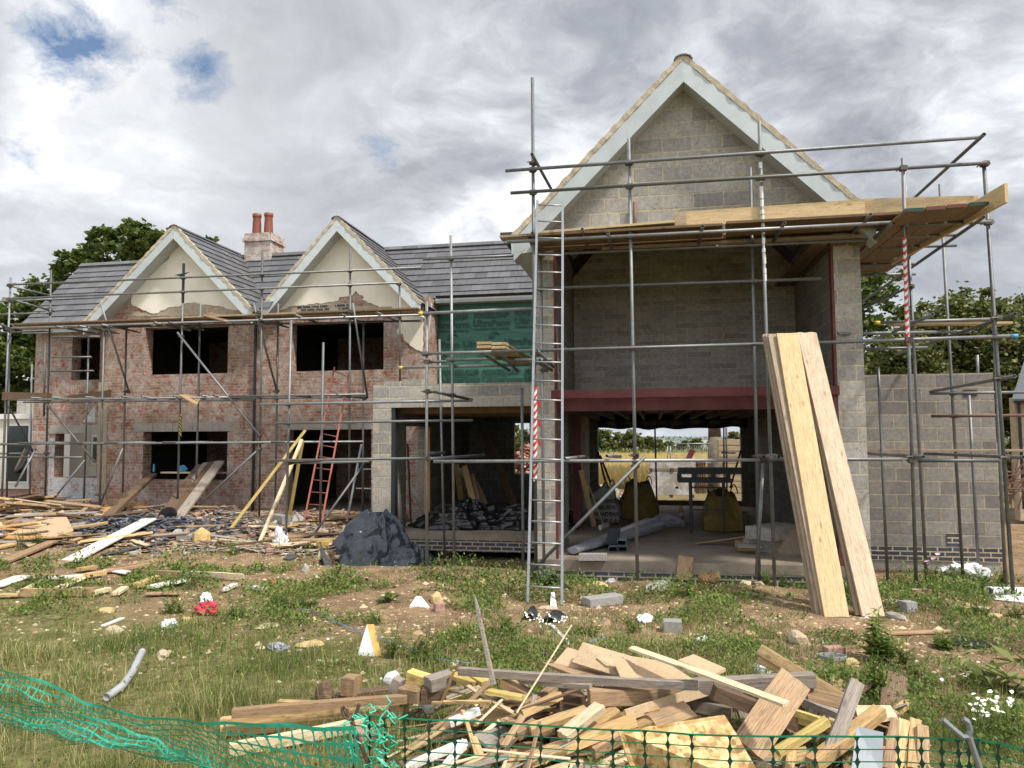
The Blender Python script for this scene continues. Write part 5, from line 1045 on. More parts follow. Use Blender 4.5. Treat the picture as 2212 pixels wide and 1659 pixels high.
# ---------------------------------------------------------------- trees, field, hills
def tree(name, label, base, cl, n, ls, mat, tr=.3, h=4., group=None, cat='tree', limbs=6, shell=.35):
    e = thing(name, label, cat, base, group); mb = MB(); b = Vector(base); top = b+Vector((0, 0, h)); mb.tube(b-Vector((0, 0, .2)), b+Vector((0, 0, h*.5)), tr*1.15, 10, tr*.85); mb.tube(b+Vector((0, 0, h*.5)), top, tr*.85, 10, tr*.6)
    wts = [c[3]*c[4]*c[5] for c in cl]; r = random.Random(len(label))
    for c in r.sample(cl, min(limbs, len(cl))): q = Vector(c[:3]); mid = top.lerp(q, .5)+Vector((r.uniform(-.3, .3), r.uniform(-.3, .3), .3)); mb.tube(top-Vector((0, 0, .3)), mid, tr*.45, 7, tr*.25); mb.tube(mid, q, tr*.25, 6, .03)
    mb.build('trunk', 'bark', e, True); P_, U_, tot = [], [], sum(wts)
    for c, wt in zip(cl, wts):
        k = max(40, int(n*wt/tot)); nc = max(6, int(k/75)); d = rng.normal(size=(nc, 3)); d /= np.linalg.norm(d, axis=1)[:, None]; rr = 1-shell*rng.random(nc)**1.5; cc = d*rr[:, None]*np.array(c[3:6])+np.array(c[:3])
        idx = rng.integers(0, nc, k); p = cc[idx]+rng.normal(size=(k, 3))*np.array(c[3:6])*.105*rng.uniform(.6, 1.5, (nc, 1))[idx]; P_.append(p)
    p = np.concatenate(P_); k = len(p); u = rng.normal(size=(k, 3)); u /= np.linalg.norm(u, axis=1)[:, None]; v = np.cross(u, rng.normal(size=(k, 3))); v /= np.linalg.norm(v, axis=1)[:, None]; u[:, 2] *= .6
    L = ls*rng.uniform(.6, 1.3, k)[:, None]; V = np.stack([p, p+u*L*.5+v*L*.38, p+u*L, p+u*L*.5-v*L*.38], 1).reshape(-1, 3)
    o = np_mesh('crown', V, np.arange(k)[:, None]*4+np.arange(4)[None], mat, 4); o.parent = e; o.matrix_parent_inverse = parent_world(e).inverted(); return e
def crown(pts, Y):   # clump centres surveyed on the plane y = Y (px, py, radius in px, depth offset)
    out = []
    for x, y, r_, dy in pts: q = P(x, y, Y+dy); k = r_*(Y+dy)/1560; out.append((q.x, q.y, q.z, k, k, k*.85))
    return out
q = P(215, 980, 31)
tree('maple_tree', 'large dark green maple rising behind the left end of the old house', (q.x, 31, -.3), crown([(330, 545, 62, 0), (245, 560, 72, 1), (400, 560, 55, 2), (170, 600, 60, 0), (110, 650, 65, 0), (50, 690, 60, 0), (20, 760, 60, -1), (90, 760, 80, 1), (200, 690, 95, 2), (320, 650, 95, 2), (450, 560, 40, 2), (300, 510, 42, -1), (-20, 850, 75, 0), (60, 880, 70, 1), (20, 970, 50, 0), (430, 640, 70, 2), (225, 512, 32, 0), (160, 560, 34, -1), (462, 530, 24, 2), (-60, 760, 70, 0)], 31), 85000, .26, 'maple', .45, 3.5, limbs=12)
q = P(1545, 1000, 31)
tree('maple_tree', 'thick grey trunked tree behind the extension, seen through the rear opening', (q.x, 31, -.3), crown([(1880, 650, 75, 0), (1840, 740, 80, 0), (1800, 640, 90, 1), (1700, 600, 100, 1), (1900, 760, 50, 0), (1580, 640, 110, 1), (1450, 680, 100, 1), (1620, 800, 80, 2), (1880, 850, 60, 0), (1590, 905, 24, 0), (1530, 900, 22, -1)], 31), 30000, .25, 'maple', .30, 4.2, limbs=8)
bb = [(1960, 790, 75, 0), (2030, 760, 85, 1), (2100, 720, 85, 1), (2160, 790, 85, 1), (2230, 770, 80, 1), (2040, 690, 48, 0), (2110, 670, 46, 1), (2200, 860, 90, 2), (2000, 880, 80, 1), (2280, 700, 80, 2), (1920, 830, 55, 1), (2150, 700, 40, 1), (1990, 700, 34, 1), (2100, 860, 90, 3)]
q = P(2090, 990, 27); tree('bushy_tree', 'wide bushy tree filling the gap right of the tall gable', (q.x, 27, -.3), crown(bb, 27), 90000, .16, 'bush', .22, 2.0, limbs=12)
for i, (x, y, r_, Y, m_) in enumerate(((2250, 980, 60, 33, 'hedge'), (-30, 930, 50, 40, 'maple'), (20, 905, 40, 44, 'bush'))):
    q = P(x, y, Y); tree('bushy_tree', ('low green shrub growth behind the stone cottage', 'dark tree beyond the cream caravan', 'lighter tree far beyond the cream caravan')[i], (q.x, Y, -.3), crown([(x, y, r_, 0), (x-40, y+20, r_*.7, 1), (x+40, y+15, r_*.8, 0)], Y), 2500, .25, m_, .15, 1.2)
# distant line seen through the rear openings
for i, (x, y, r_, Y, m_) in enumerate(((1305, 950, 22, 72, 'hedge'), (1335, 955, 18, 74, 'bush'), (1365, 950, 19, 70, 'hedge'), (1395, 953, 15, 76, 'bush'), (1420, 958, 11, 80, 'hedge'), (1280, 945, 24, 68, 'maple'), (1445, 961, 8, 90, 'bush'), (1475, 960, 9, 92, 'maple'), (1505, 957, 10, 95, 'hedge'), (1585, 948, 16, 80, 'bush'), (1545, 953, 12, 85, 'hedge'), (1130, 950, 24, 60, 'bush'), (1110, 940, 22, 64, 'maple'))):
    q = P(x, y, Y); tree('field_tree', 'tree standing along the far edge of the wheat field', (q.x, Y, -.3), crown([(x, y, r_, 0), (x-r_*.6, y+r_*.7, r_*.8, 1), (x+r_*.6, y+r_*.7, r_*.8, 0), (x, y+r_*.8, r_*.8, 0)], Y), 2600, .3, m_, .15, .6, group='trees beyond the wheat field')
n = 26000; x = rng.uniform(-14, 16, n); y = rng.normal(66, 1.0, n); z = rng.uniform(-.2, .45, n)+.05*np.sin(x*2.1)
leafscatter('hedge', x, y, z, rng.uniform(.2, .45, n), 'hedge', 'clipped green hedge across the far side of the field', kind='stuff', tiltlo=-.8)
tag(bpy.data.objects['hedge'], None, None)
n = 70000; y = 32+33*rng.random(n)**1.2; x = rng.uniform(-.30, .16, n)*y; L = rng.uniform(.45, .75, n); blades('wheat', x, y, L, .022*y/40*rng.uniform(.7, 1.3, n), rng.uniform(0, .35, n), 'wheat', label='ripe golden wheat in the field behind the house', z0=np.full(n, -.16))
mb = MB(); NXh = 90; vs, fs = [], []
for i in range(NXh+1):
    xx = -1500+3000*i/NXh
    for j in range(8): yy = 500+170*j; vs.append((xx, yy, -11+sm(0, 6, j)*(8+5*mnoise.noise(Vector((xx*.004, j*.3, 2)))+2*mnoise.noise(Vector((xx*.02, j, 2))))-(4 if j == 7 else 0)))
fs = [(i*8+j, i*8+j+8, i*8+j+9, i*8+j+1) for i in range(NXh) for j in range(7)]
M['hill'] = simple('hazy_far_fields', (.20, .24, .20), 1., 0, .3, .01, 0, c2=(.12, .16, .14)); tag(mesh('hills', vs, fs, 'hill', None, True), kind='structure')
n = 3000; x = rng.uniform(-300, 300, n); y = rng.uniform(520, 1100, n); z = -10+np.clip((y-500)/1000, 0, 1)*8; leafscatter('distant_woods', x, y, z+rng.uniform(0, 4, n), rng.uniform(2, 5, n), 'farwood', 'far off dark woods on the hillside', tiltlo=-.3)
mb = MB()
for i in range(14):
    x, y = random.uniform(-60, 120), random.uniform(560, 800); z = -11+((y-500)/1000)*8+2
    mb2 = MB(); mb2.box(x, x+random.uniform(6, 12), y, y+6, z, z+3)
    tag(mb2.build('distant_house', 'white_board'), 'tiny pale house on the far hillside', 'house', 'pale houses on the far hillside')
# cottage at the right edge
e = thing('stone_cottage', 'small stone cottage with grey slate roof cut by the right frame edge', 'cottage', (11.5, 22, 0)); q = P(2196, 950, 21)
wall(q.x, q.x+5, -.3, P(2200, 858, 21).z, 21, 21.3, []).build('wall', M['caravan'] if False else 'stone', e); a = P(2182, 862, 20.8); MB().add([(a.x, 20.7, a.z), (a.x+6, 20.7, a.z), (a.x+6, 24, a.z+1.9), (a.x+2.0, 24, a.z+1.9), (a.x, 20.7, a.z-.08), (a.x+6, 20.7, a.z-.08), (a.x+6, 24, a.z+1.8), (a.x+2., 24, a.z+1.8)], [(0, 1, 2, 3), (7, 6, 5, 4), (0, 4, 5, 1), (1, 5, 6, 2), (2, 6, 7, 3), (3, 7, 4, 0)]).build('roof', 'slate', e)
gutter(e, (a.x, 20.65, a.z-.05), (a.x+6, 20.65, a.z-.05)); mb = MB(); mb.tube((q.x+.05, 20.9, 0), (q.x+.05, 20.9, a.z-.1), .04); mb.build('downpipe', 'black', e)
# static caravan at the left
e = thing('static_caravan', 'cream clad static caravan with a tall window beyond the house corner', 'caravan', (-22, 21.3, 0))
mb = MB(); x1 = -18.55; 
for k in range(19): z = .25+k*.12; mb.box(-30, x1, 21.3, 24.0, z, z+.112); mb.box(-30+.01, x1-.01, 21.31, 23.99, z+.112, z+.12)
mb.build('cladding', 'caravan', e); MB().box(-30.05, x1+.05, 21.2, 24.1, 2.531, 2.7).build('roof', 'whitetape', e); MB().box(-29.9, x1-.1, 21.4, 23.9, -.2, .249).build('underskirt', 'redbrick', e)
a, b = P(18, 920, 21.28), P(58, 1040, 21.28); f_ = MB().box(a.x-.06, b.x+.06, 21.27, 21.298, b.z-.06, a.z+.06).build('window', 'whitetape', e); MB().box(a.x, b.x, 21.262, 21.268, b.z, a.z).build('pane', 'glass', f_)
f_ = MB().box(x1+.002, x1+.03, 22.2, 23.2, 1.0, 2.0).build('window', 'whitetape', e); MB().box(x1+.031, x1+.036, 22.28, 23.12, 1.08, 1.92).build('pane', 'glass', f_)
q = P(58, 850, 23); MB().box(q.x-.2, q.x+.2, 22.8, 23.2, 2.72, q.z).build('flue', 'concrete', e)
# ---------------------------------------------------------------- the timber pile in the foreground
def gpx(K, x, y, h): return G(*K(x, y), GZ+h)
def pk(name, label, K1_, p1, h1, K2_, p2, h2, w, t, mat, roll=0., cat='timber', group=None, rough=.003, up=(0, 0, 1)):
    return beam(name, gpx(K1_, *p1, h1), gpx(K2_, *p2, h2), w, t, mat, label, cat, group, roll=roll, rough=rough, up=up)
def shq(name, label, K, pts, hs, th, mat, cat='board', Ks=None):
    return sheet(name, [gpx((Ks[i] if Ks else K), *p, h) for i, (p, h) in enumerate(zip(pts, hs))], th, mat, label, cat)
A_, B_, C_, D_ = KA, KB, KC, KD
shq('chipboard_sheet', 'rear chipboard sheet under the large one, left corner raised', A_, [(960, 680), (1420, 830), (1330, 915), (830, 830)], [.46, .44, .40, .40], .02, 'chip')
shq('chipboard_sheet', 'large tilted chipboard sheet crowning the timber pile', A_, [(1085, 637), (1560, 775), (1380, 920), (995, 800)], [.56, .50, .44, .46], .022, 'chip')
shq('chipboard_sheet', 'wide chipboard sheet on top of the pile, right of the tilted one', A_, [(1400, 742), (1760, 800), (1990, 945), (1550, 948), (1330, 880)], [.50, .50, .45, .43, .45], .02, 'chip')
shq('chipboard_sheet', 'torn chipboard strip lying across the wide sheet', A_, [(1305, 735), (1400, 745), (1545, 935), (1390, 925)], [.54, .535, .475, .475], .016, 'chip')
shq('chipboard_sheet', 'small crooked chipboard scrap with a broken lower edge', A_, [(1190, 765), (1310, 750), (1345, 835), (1270, 830)], [.57, .56, .53, .53], .016, 'chip')
shq('chipboard_sheet', 'chipboard piece at the back right of the pile', None, [(1860, 785), (1990, 738), (200, 705), (120, 745)], [.34, .34, .34, .36], .02, 'chip', Ks=[A_, A_, B_, B_])
shq('chipboard_sheet', 'curled brown chipboard edge below the large tilted sheet', A_, [(750, 805), (900, 820), (1250, 915), (1000, 905)], [.42, .42, .41, .41], .02, 'wood_tan')
shq('strand_board_sheet', 'big golden strand board sheet behind the dark netting', None, [(1372, 1362), (188, 1012), (262, 1130), (400, 1369), (420, 1500), (1530, 1830)], [.42, .46, .40, .30, .24, .12], .018, 'osb', Ks=[A_, B_, B_, B_, B_, A_])
pk('timber_batten', 'long grey weathered batten lying across the pile from left to right', A_, (70, 865), .42, A_, (2025, 985), .47, .05, .055, 'wood_grey')
pk('timber_batten', 'whitish batten just under the long grey one', A_, (600, 935), .38, A_, (1155, 985), .42, .08, .035, 'wood_grey')
pk('chipboard_strip', 'pale chipboard strip sloping down to the right across the pile top', A_, (1482, 678), .60, B_, (612, 938), .52, .075, .022, 'wood_pale', cat='board')
pk('sleeper', 'thick brown square beam with cracked end, centre of the pile', A_, (1130, 1075), .36, A_, (1935, 1030), .36, .11, .10, 'wood_tan')
pk('timber_beam', 'dark brown beam with a sawn end under the chipboard strip', B_, (110, 850), .42, B_, (740, 1090), .20, .09, .09, 'wood_dark', rough=.01)
pk('timber_beam', 'whitish grey beam lying level behind the reddish plank', B_, (-20, 815), .40, B_, (790, 770), .42, .09, .09, 'wood_grey')
pk('timber_plank', 'broad reddish brown plank standing against the beams at right', B_, (668, 772), .52, B_, (350, 1240), .22, .20, .035, 'wood_tan', up=(.3, -.6, .7))
pk('timber_plank', 'pale grey plank propped upright right of the reddish plank', B_, (1085, 785), .50, B_, (900, 1280), .18, .085, .03, 'wood_grey', up=(.3, -.8, .5))
pk('timber_beam', 'grooved tan beam sloping up to the right at the pile right end', B_, (780, 1345), .16, B_, (1238, 985), .30, .085, .07, 'wood')
pk('timber_batten', 'narrow yellow treated batten in front of the reddish plank', B_, (545, 1262), .24, B_, (882, 1050), .38, .06, .045, 'wood_yellow')
pk('timber_batten', 'yellow treated batten lying behind, mostly covered at right', B_, (650, 990), .30, B_, (945, 1085), .26, .03, .045, 'wood_yellow')
pk('timber_batten', 'lower yellow treated batten parallel to the covered one', B_, (650, 1030), .26, B_, (940, 1118), .22, .04, .045, 'wood_yellow')
pk('timber_board', 'long pale board on edge at the back right of the pile', B_, (432, 570), .36, B_, (985, 905), .30, .09, .03, 'wood', roll=.9)
pk('timber_board', 'second pale board with a red pencil mark beneath the long one', B_, (432, 625), .30, B_, (740, 770), .30, .09, .03, 'wood', roll=.9)
pk('timber_board', 'short brown board with a splintered end at the back right', B_, (755, 870), .33, B_, (990, 925), .30, .09, .03, 'wood_tan', roll=1.0)
pk('timber_board', 'grey weathered rail below the splintered board', B_, (740, 920), .28, B_, (960, 1010), .24, .07, .05, 'wood_grey')
shq('metal_sheet', 'bent pale grey metal sheet leaning at the right of the pile', B_, [(1082, 1088), (1262, 1130), (1255, 1420), (1040, 1420)], [.36, .34, .16, .16], .008, 'metalsheet', cat='metal sheet')
for i, (x1, y1, x2, y2, m_) in enumerate(((1345, 1065, 1290, 1400, 'wood_tan'), (1402, 1070, 1345, 1400, 'wood'), (1475, 1065, 1462, 1400, 'wood'), (1525, 1100, 1530, 1400, 'wood_tan'))):
    pk('timber_post', ('leftmost of the four short posts at the right end of the pile', 'second short post from the left at the pile right end', 'third short post, pale, at the pile right end', 'outermost short post at the right end of the pile')[i], B_, (x1, y1), .27, B_, (x2, y2), .10, .062, .075, m_, up=(0, -.5, .8))
shq('ply_offcut', 'cream rectangular plywood scrap behind the grooved beam', B_, [(1070, 955), (1310, 955), (1358, 1030), (1250, 1050), (1090, 1030)], [.14]*5, .02, 'wood_pale')
NB = [((650, 1345), (1110, 1190), .24, .30, .075, .045, 'wood', 'golden batten in the heart of the pile pointing right'), ((915, 1400), (1225, 1155), .26, .36, .085, .045, 'wood_pale', 'pale batten with bold grain sloping up behind the netting'), ((640, 1600), (1490, 1270), .14, .26, .10, .07, 'wood', 'heavy tan beam low in the pile behind the netting'),
      ((570, 1215), (880, 1065), .28, .34, .10, .05, 'wood', 'knotty beam left of centre pointing at the chipboard'), ((1100, 1350), (1350, 1190), .22, .28, .09, .05, 'wood', 'short tan block between two battens at centre'), ((1150, 1520), (1480, 1330), .14, .22, .09, .07, 'wood_tan', 'tan beam end just left of the strand board'),
      ((1430, 1230), (2110, 1020), .28, .38, .02, .07, 'chip', 'thin chipboard strip running up right beneath the sleeper'), ((1450, 1245), (1710, 1185), .24, .30, .07, .055, 'wood', 'short tan block above the strand board'), ((1650, 1290), (1960, 1180), .26, .32, .16, .03, 'wood_tan', 'broad brown board piece just above the strand board'),
      ((1510, 1325), (1660, 1270), .22, .26, .1, .035, 'wood', 'small board scrap touching the strand board top'), ((535, 1385), (700, 1300), .20, .24, .065, .06, 'wood_tan', 'round edged log end behind the netting'), ((310, 1030), (600, 1085), .34, .33, .12, .03, 'wood_yellow', 'yellow board piece with an orange end at the left of the pile'),
      ((430, 940), (640, 1060), .38, .30, .09, .05, 'wood_tan', 'brown plank tipping down behind the yellow board piece'), ((1940, 1130), (2300, 1215), .26, .24, .10, .08, 'wood_grey', 'grey split beam left of the dark beam'), ((1930, 1060), (2270, 1120), .32, .28, .07, .05, 'wood_grey', 'grey notched rail above the split beam'),
      ((870, 1120), (1080, 1090), .28, .28, .09, .07, 'wood_dark', 'dark short block in the shadow under the battens'), ((430, 1490), (590, 1235), .16, .28, .045, .018, 'wood_tan', 'flat lath behind the netting at the left of the pile'), ((250, 1650), (440, 1420), .08, .18, .05, .02, 'wood_tan', 'flat lath nearest the left white batten')]
for p, q, h1, h2, w_, t_, m_, lab in NB: pk('timber_offcut', lab, A_, p, h1, A_, q, h2, w_, t_, m_, cat='offcut', roll=random.uniform(-.3, .3), rough=.004)
LT = [((0, 1240), (410, 890), .20, .42, 'wood_tan', .03, 'long lath crossing the left of the pile from lower left'), ((-60, 1115), (320, 1115), .30, .32, 'wood', .02, 'thin level lath at the left of the pile'), ((140, 985), (545, 1225), .34, .26, 'wood_pale', .025, 'pale lath falling to the right through the left tangle'),
      ((210, 1300), (425, 1095), .22, .32, 'wood_pale', .022, 'short whitish lath in the middle of the left tangle'), ((100, 1190), (215, 1560), .28, .10, 'wood', .03, 'upright lath behind the netting in the left tangle'), ((190, 1400), (255, 1560), .18, .10, 'wood', .035, 'blunt lath end low in the left tangle'), ((-350, 1500), (215, 1080), .06, .30, 'wood_tan', .035, 'very long tan lath rising right from the turf'),
      ((-400, 1560), (60, 1260), .05, .22, 'wood', .04, 'broad golden lath rising right from the turf'), ((640, 1300), (690, 1060), .22, .36, 'wood_grey', .03, 'grey lath standing nearly upright beside the knotty beam'), ((520, 1200), (1050, 1020), .3, .40, 'wood_dark', .015, 'thin dark stick lying over the knotty beam')]
for p, q, h1, h2, m_, w_, lab in LT: pk('lath', lab, A_, p, h1, A_, q, h2, w_, .014, m_, cat='lath', roll=random.uniform(-.4, .4))
for (p, q, h1, h2, w_, lab) in (((1500, 1660), (1960, 1460), .03, .12, .06, 'chipped white painted batten lowest in front of the pile'), ((1810, 1680), (2000, 1440), .03, .15, .045, 'narrow white painted batten beside the low one'), ((1870, 1290), (2110, 1185), .22, .28, .075, 'white painted batten with peeling paint in the left tangle'), ((1620, 1090), (1710, 1190), .10, .08, .06, 'white painted scrap at the left foot of the pile')):
    pk('painted_batten', lab, C_, p, h1, C_, q, h2, w_, .04, 'paint_white', cat='batten')
for (p, q, h1, h2, w_, t_, m_, lab) in (((1540, 905), (1715, 960), .30, .28, .10, .09, 'wood_yellow', 'orange yellow block on top at the pile left end'), ((1480, 1040), (1640, 1065), .22, .22, .12, .09, 'wood_tan', 'brown block left of the dark nailed block'), ((1640, 1060), (1830, 1050), .22, .22, .11, .11, 'wood_dark', 'dark nailed block at the left end of the pile'), ((1690, 975), (1880, 915), .30, .32, .12, .09, 'wood_grey', 'grey weathered beam end with nails at the left end of the pile'),
                                       ((1405, 960), (1500, 1010), .24, .20, .10, .10, 'wood_grey', 'pale crumbling block end leftmost in the pile'), ((1910, 890), (2060, 980), .36, .32, .10, .03, 'wood_yellow', 'yellow board scrap near the standing splinter'), ((2010, 860), (2180, 960), .36, .33, .11, .03, 'wood_yellow', 'yellow board scrap beneath the long grey batten left end')):
    pk('timber_block', lab, C_, p, h1, C_, q, h2, w_, t_, m_, cat='block', rough=.006)
pk('lath', 'thin lath leaning upright at the pile left end', C_, (1810, 1110), .24, C_, (1905, 860), .46, .03, .012, 'wood', cat='lath'); pk('lath', 'level lath with a broken tip left of the white batten', C_, (1730, 1125), .28, C_, (2200, 1120), .34, .022, .018, 'wood', cat='lath')
pk('lath', 'long flat lath from the lower left to the top of the tangle', C_, (1750, 1400), .12, C_, (2210, 940), .42, .045, .014, 'wood_tan', cat='lath')
Yp = 4.75; a, b = P(*KA(350, 975), Yp), P(*KA(195, 235), Yp+.1)
mb = MB(); mb.tube(a, a.lerp(b, .85), .019, 5, .014); mb.tube(a.lerp(b, .85), b+Vector((0, 0, 0)), .014, 5, .002); tag(mb.build('splinter', 'wood_grey'), 'tall grey splintered stick standing up out of the pile', 'stick')
tag(MB().tube(P(*KA(540, 1210), 4.4), P(*KA(990, 490), 4.9), .006, 6, .005).build('cane', 'wood_pale'), 'thin cane leaning up to the right over the pile', 'cane')
# filler pieces under the named ones
r = random.Random(3)
for i in range(150):
    fx = r.random(); px = 1000+940*fx; hmax = .34*math.sin(math.pi*min(1, max(.12, .15+.8*fx)))+.02; py = r.uniform(1490, 1680); h = r.uniform(.02, hmax)*sm(1700, 1480, py)*.9+.03
    c = G(px, py, GZ+h); L = r.uniform(.18, .75)*(1.1-h); an = r.gauss(.6, .55) if fx < .75 else r.gauss(1.1, .5); el = r.uniform(-.22, .28); d = Vector((math.cos(an)*math.cos(el), math.sin(an)*math.cos(el), math.sin(el)))*L/2
    if i % 3 == 0: w_, t_, nm, grp, lab = r.uniform(.02, .04), .012, 'lath', 'loose laths inside the timber pile', 'loose lath buried in the timber pile'
    elif i % 3 == 1: w_, t_, nm, grp, lab = r.uniform(.05, .09), r.uniform(.035, .05), 'timber_offcut', 'sawn offcuts inside the timber pile', 'sawn timber offcut buried in the pile'
    else: w_, t_, nm, grp, lab = r.uniform(.09, .15), .02, 'board_offcut', 'board scraps inside the timber pile', 'flat board scrap buried in the timber pile'
    beam(nm, c-d, c+d, w_, t_, r.choice(('wood', 'wood', 'wood_tan', 'wood_tan', 'wood_grey', 'wood_dark', 'wood_pale')), lab, nm.replace('_', ' '), grp, roll=r.uniform(-.7, .7), rough=.004)
for i in range(60):
    px, py = r.uniform(860, 1250), r.uniform(1460, 1655); h = r.uniform(.02, .22)*sm(850, 1100, px)+.02; c = G(px, py, GZ+h); an = r.gauss(.9, .5); el = r.uniform(-.1, .35); d = Vector((math.cos(an)*math.cos(el), math.sin(an)*math.cos(el), math.sin(el)))*r.uniform(.12, .32)
    beam('lath', c-d, c+d, r.uniform(.018, .035), .01, r.choice(('wood', 'wood_tan', 'wood_grey', 'wood_pale', 'wood_dark')), 'thin split lath in the tangle at the left of the pile', 'lath', 'split laths in the left tangle', roll=r.uniform(-.8, .8))
# stack of clean lengths left of the pile
for (p, q, h, m_, lab, w_) in (((90, 1210), (1520, 1092), .20, 'wood_tan', 'uppermost tan length of the straight timber stack', .05), ((95, 1250), (1530, 1140), .11, 'wood_tan', 'tan length directly beneath the uppermost one', .06), ((0, 1290), (1455, 1175), .09, 'wood', 'middle golden length of the straight timber stack', .06), ((0, 1350), (1465, 1235), .05, 'wood', 'lower golden length nearer the netting', .06), ((60, 1510), (1160, 1290), .07, 'wood_pale', 'pale length slanting toward the hooked stake', .07)):
    pk('timber_length', lab, C_, p, h, C_, q, h, .06, w_+.01, m_, cat='timber length')
pk('timber_length', 'golden length jutting behind the stack with a short right end', C_, (470, 1135), .04, C_, (1500, 1190), .08, .06, .06, 'wood', cat='timber length')
pk('sleeper', 'dark sleeper behind the straight timber stack', C_, (940, 1085), .06, C_, (1410, 1035), .08, .1, .08, 'wood_dark'); rock('tree_stump_piece', gpx(C_, 850, 1070, .05), (.07, .06, .13), 'wood_dark', 'dark split stump piece at the end of the sleeper', 'stump', seed=4)
pk('timber_block', 'square brown block balanced on the sleeper', C_, (1010, 975), .20, C_, (1115, 985), .20, .13, .13, 'wood_tan', cat='block')
rock('tuft_of_foam', gpx(C_, 1395, 930, .12), (.08, .05, .06), 'plastic_white', 'crumpled whitish foam lump at the left pile end', 'foam', seed=6)
pk('brick', 'pale pinkish brick lying under the netting by the hooked stake', C_, (1080, 1400), .05, C_, (1250, 1370), .05, .11, .065, 'redbrick', cat='brick')
# ---------------------------------------------------------------- netting
def netting(name, label, cols, rows, pos, hmat, vmat, hw, vw0, vw1, sub=3):
    e = thing(name, label, 'netting', pos(0, 1)); g_ = [[pos(i/cols, j/rows) for j in range(rows+1)] for i in range(cols+1)]
    mb = MB()
    for j in range(rows+1):
        for i in range(cols+1): p = g_[i][j]; w = hw*(1.7 if j in (0, rows) else 1); dt = (g_[i][min(j+1, rows)]-g_[i][max(j-1, 0)]).normalized()*w; mb.v += [tuple(p-dt), tuple(p+dt)]
        k = len(mb.v)-2*(cols+1); mb.f += [(k+2*i, k+2*i+2, k+2*i+3, k+2*i+1) for i in range(cols)]
    nf = len(mb.f)
    for i in range(cols+1):
        d = (g_[min(i+1, cols)][0]-g_[max(i-1, 0)][0]).normalized()
        for j in range(rows):
            a, b = g_[i][j], g_[i][j+1]; wd = [vw0, vw0*.55, vw1, vw1, vw0*.55, vw0]; ts = [0, .16, .38, .62, .84, 1]; k = len(mb.v)
            for t_, w in zip(ts, wd): p = a.lerp(b, t_); mb.v += [tuple(p-d*w-Vector((0, .003, 0))), tuple(p+d*w-Vector((0, .003, 0)))]
            mb.f += [(k+2*q, k+2*q+1, k+2*q+3, k+2*q+2) for q in range(5)]
    o = mb.build('net_mesh', hmat, e); o.data.materials.append(M[vmat]); o.data.polygons.foreach_set('material_index', [0]*nf+[1]*(len(mb.f)-nf)); return e
TOP = [(-80, 1440, 4.05), (0, 1456, 4.0), (60, 1472, 3.95), (150, 1505, 3.8), (240, 1532, 3.65), (330, 1548, 3.5), (430, 1558, 3.35), (560, 1566, 3.2), (700, 1575, 3.1), (765, 1572, 3.05)]
BOT = [(-80, 1545, 4.35), (0, 1572, 4.3), (120, 1602, 4.15), (240, 1625, 4.0), (400, 1655, 3.8), (520, 1715, 3.5), (620, 1790, 3.3), (720, 1880, 3.15), (800, 1960, 3.05), (850, 2000, 3.0)]
TOP = [(x, y, Y-.55) for x, y, Y in TOP]; BOT = [(x, y, Y-.35) for x, y, Y in BOT]
def lerpc(C, s):
    k = s*(len(C)-1); i = min(int(k), len(C)-2); f = k-i; a, b = C[i], C[i+1]; return tuple(a[q]*(1-f)+b[q]*f for q in range(3))
def posL(s, t_):
    a, b = lerpc(TOP, s), lerpc(BOT, s); A, Bq = P(*a), P(*b); f = 1-sm(.35, .8, s); g_ = t_+f*.05*math.sin(t_*11+s*5)*min(1, 3*t_); p = A.lerp(Bq, g_)
    p += Vector((.02*mnoise.noise(Vector((s*9, t_*5, 1))), f*.05*math.sin(t_*11+s*5+1.2)+.03*mnoise.noise(Vector((s*14, t_*4, 2))), .03*mnoise.noise(Vector((s*12, t_*4, 3)))*f)); return p
netting('barrier_netting', 'bright green plastic netting sagging across the bottom left', 46, 13, posL, 'net', 'net', .0044, .0125, .0040)
def posL2(s, t_): p = posL(min(1, s*.62), .52+.5*t_); return p+Vector((.03, -.05-.03*math.sin(s*9+t_*4), .035+.03*mnoise.noise(Vector((s*11, t_*5, 7)))))
netting('barrier_netting', 'gathered lower fold of the bright green netting in the bottom left corner', 30, 8, posL2, 'net', 'net', .0042, .0115, .0036)
TR = [(765, 1545), (847, 1549), (973, 1558), (1198, 1570), (1382, 1579), (1504, 1586), (1728, 1592), (1952, 1594), (2055, 1594), (2110, 1597)]
def posR(s, t_):
    k = s*(len(TR)-1); i = min(int(k), len(TR)-2); f = k-i; x = TR[i][0]*(1-f)+TR[i+1][0]*f; y = TR[i][1]*(1-f)+TR[i+1][1]*f; Y = 3.0-.25*s
    p = P(x, y, Y); return Vector((p.x+.006*mnoise.noise(Vector((s*20, t_*8, 0))), p.y+.02*mnoise.noise(Vector((s*6, t_*3, 4))), p.z-.72*t_*(1-.03*math.sin(s*9))+.004*mnoise.noise(Vector((s*30, t_*12, 5)))))
netting('barrier_netting', 'dark green barrier netting stretched in front of the timber pile', 22, 17, posR, 'netline', 'netdark', .0022, .0105, .0026)
TR2 = [(2110, 1597), (2160, 1612), (2215, 1622), (2290, 1640)]
def posR2(s, t_):
    k = s*3; i = min(int(k), 2); f = k-i; x = TR2[i][0]*(1-f)+TR2[i+1][0]*f; y = TR2[i][1]*(1-f)+TR2[i+1][1]*f; p = P(x, y, 2.75-.1*s); return Vector((p.x, p.y+.02*math.sin(t_*7+s*4), p.z-.7*t_))
netting('barrier_netting', 'slack end of the dark netting right of the silver stake', 3, 16, posR2, 'netline', 'netdark', .0025, .009, .0025)
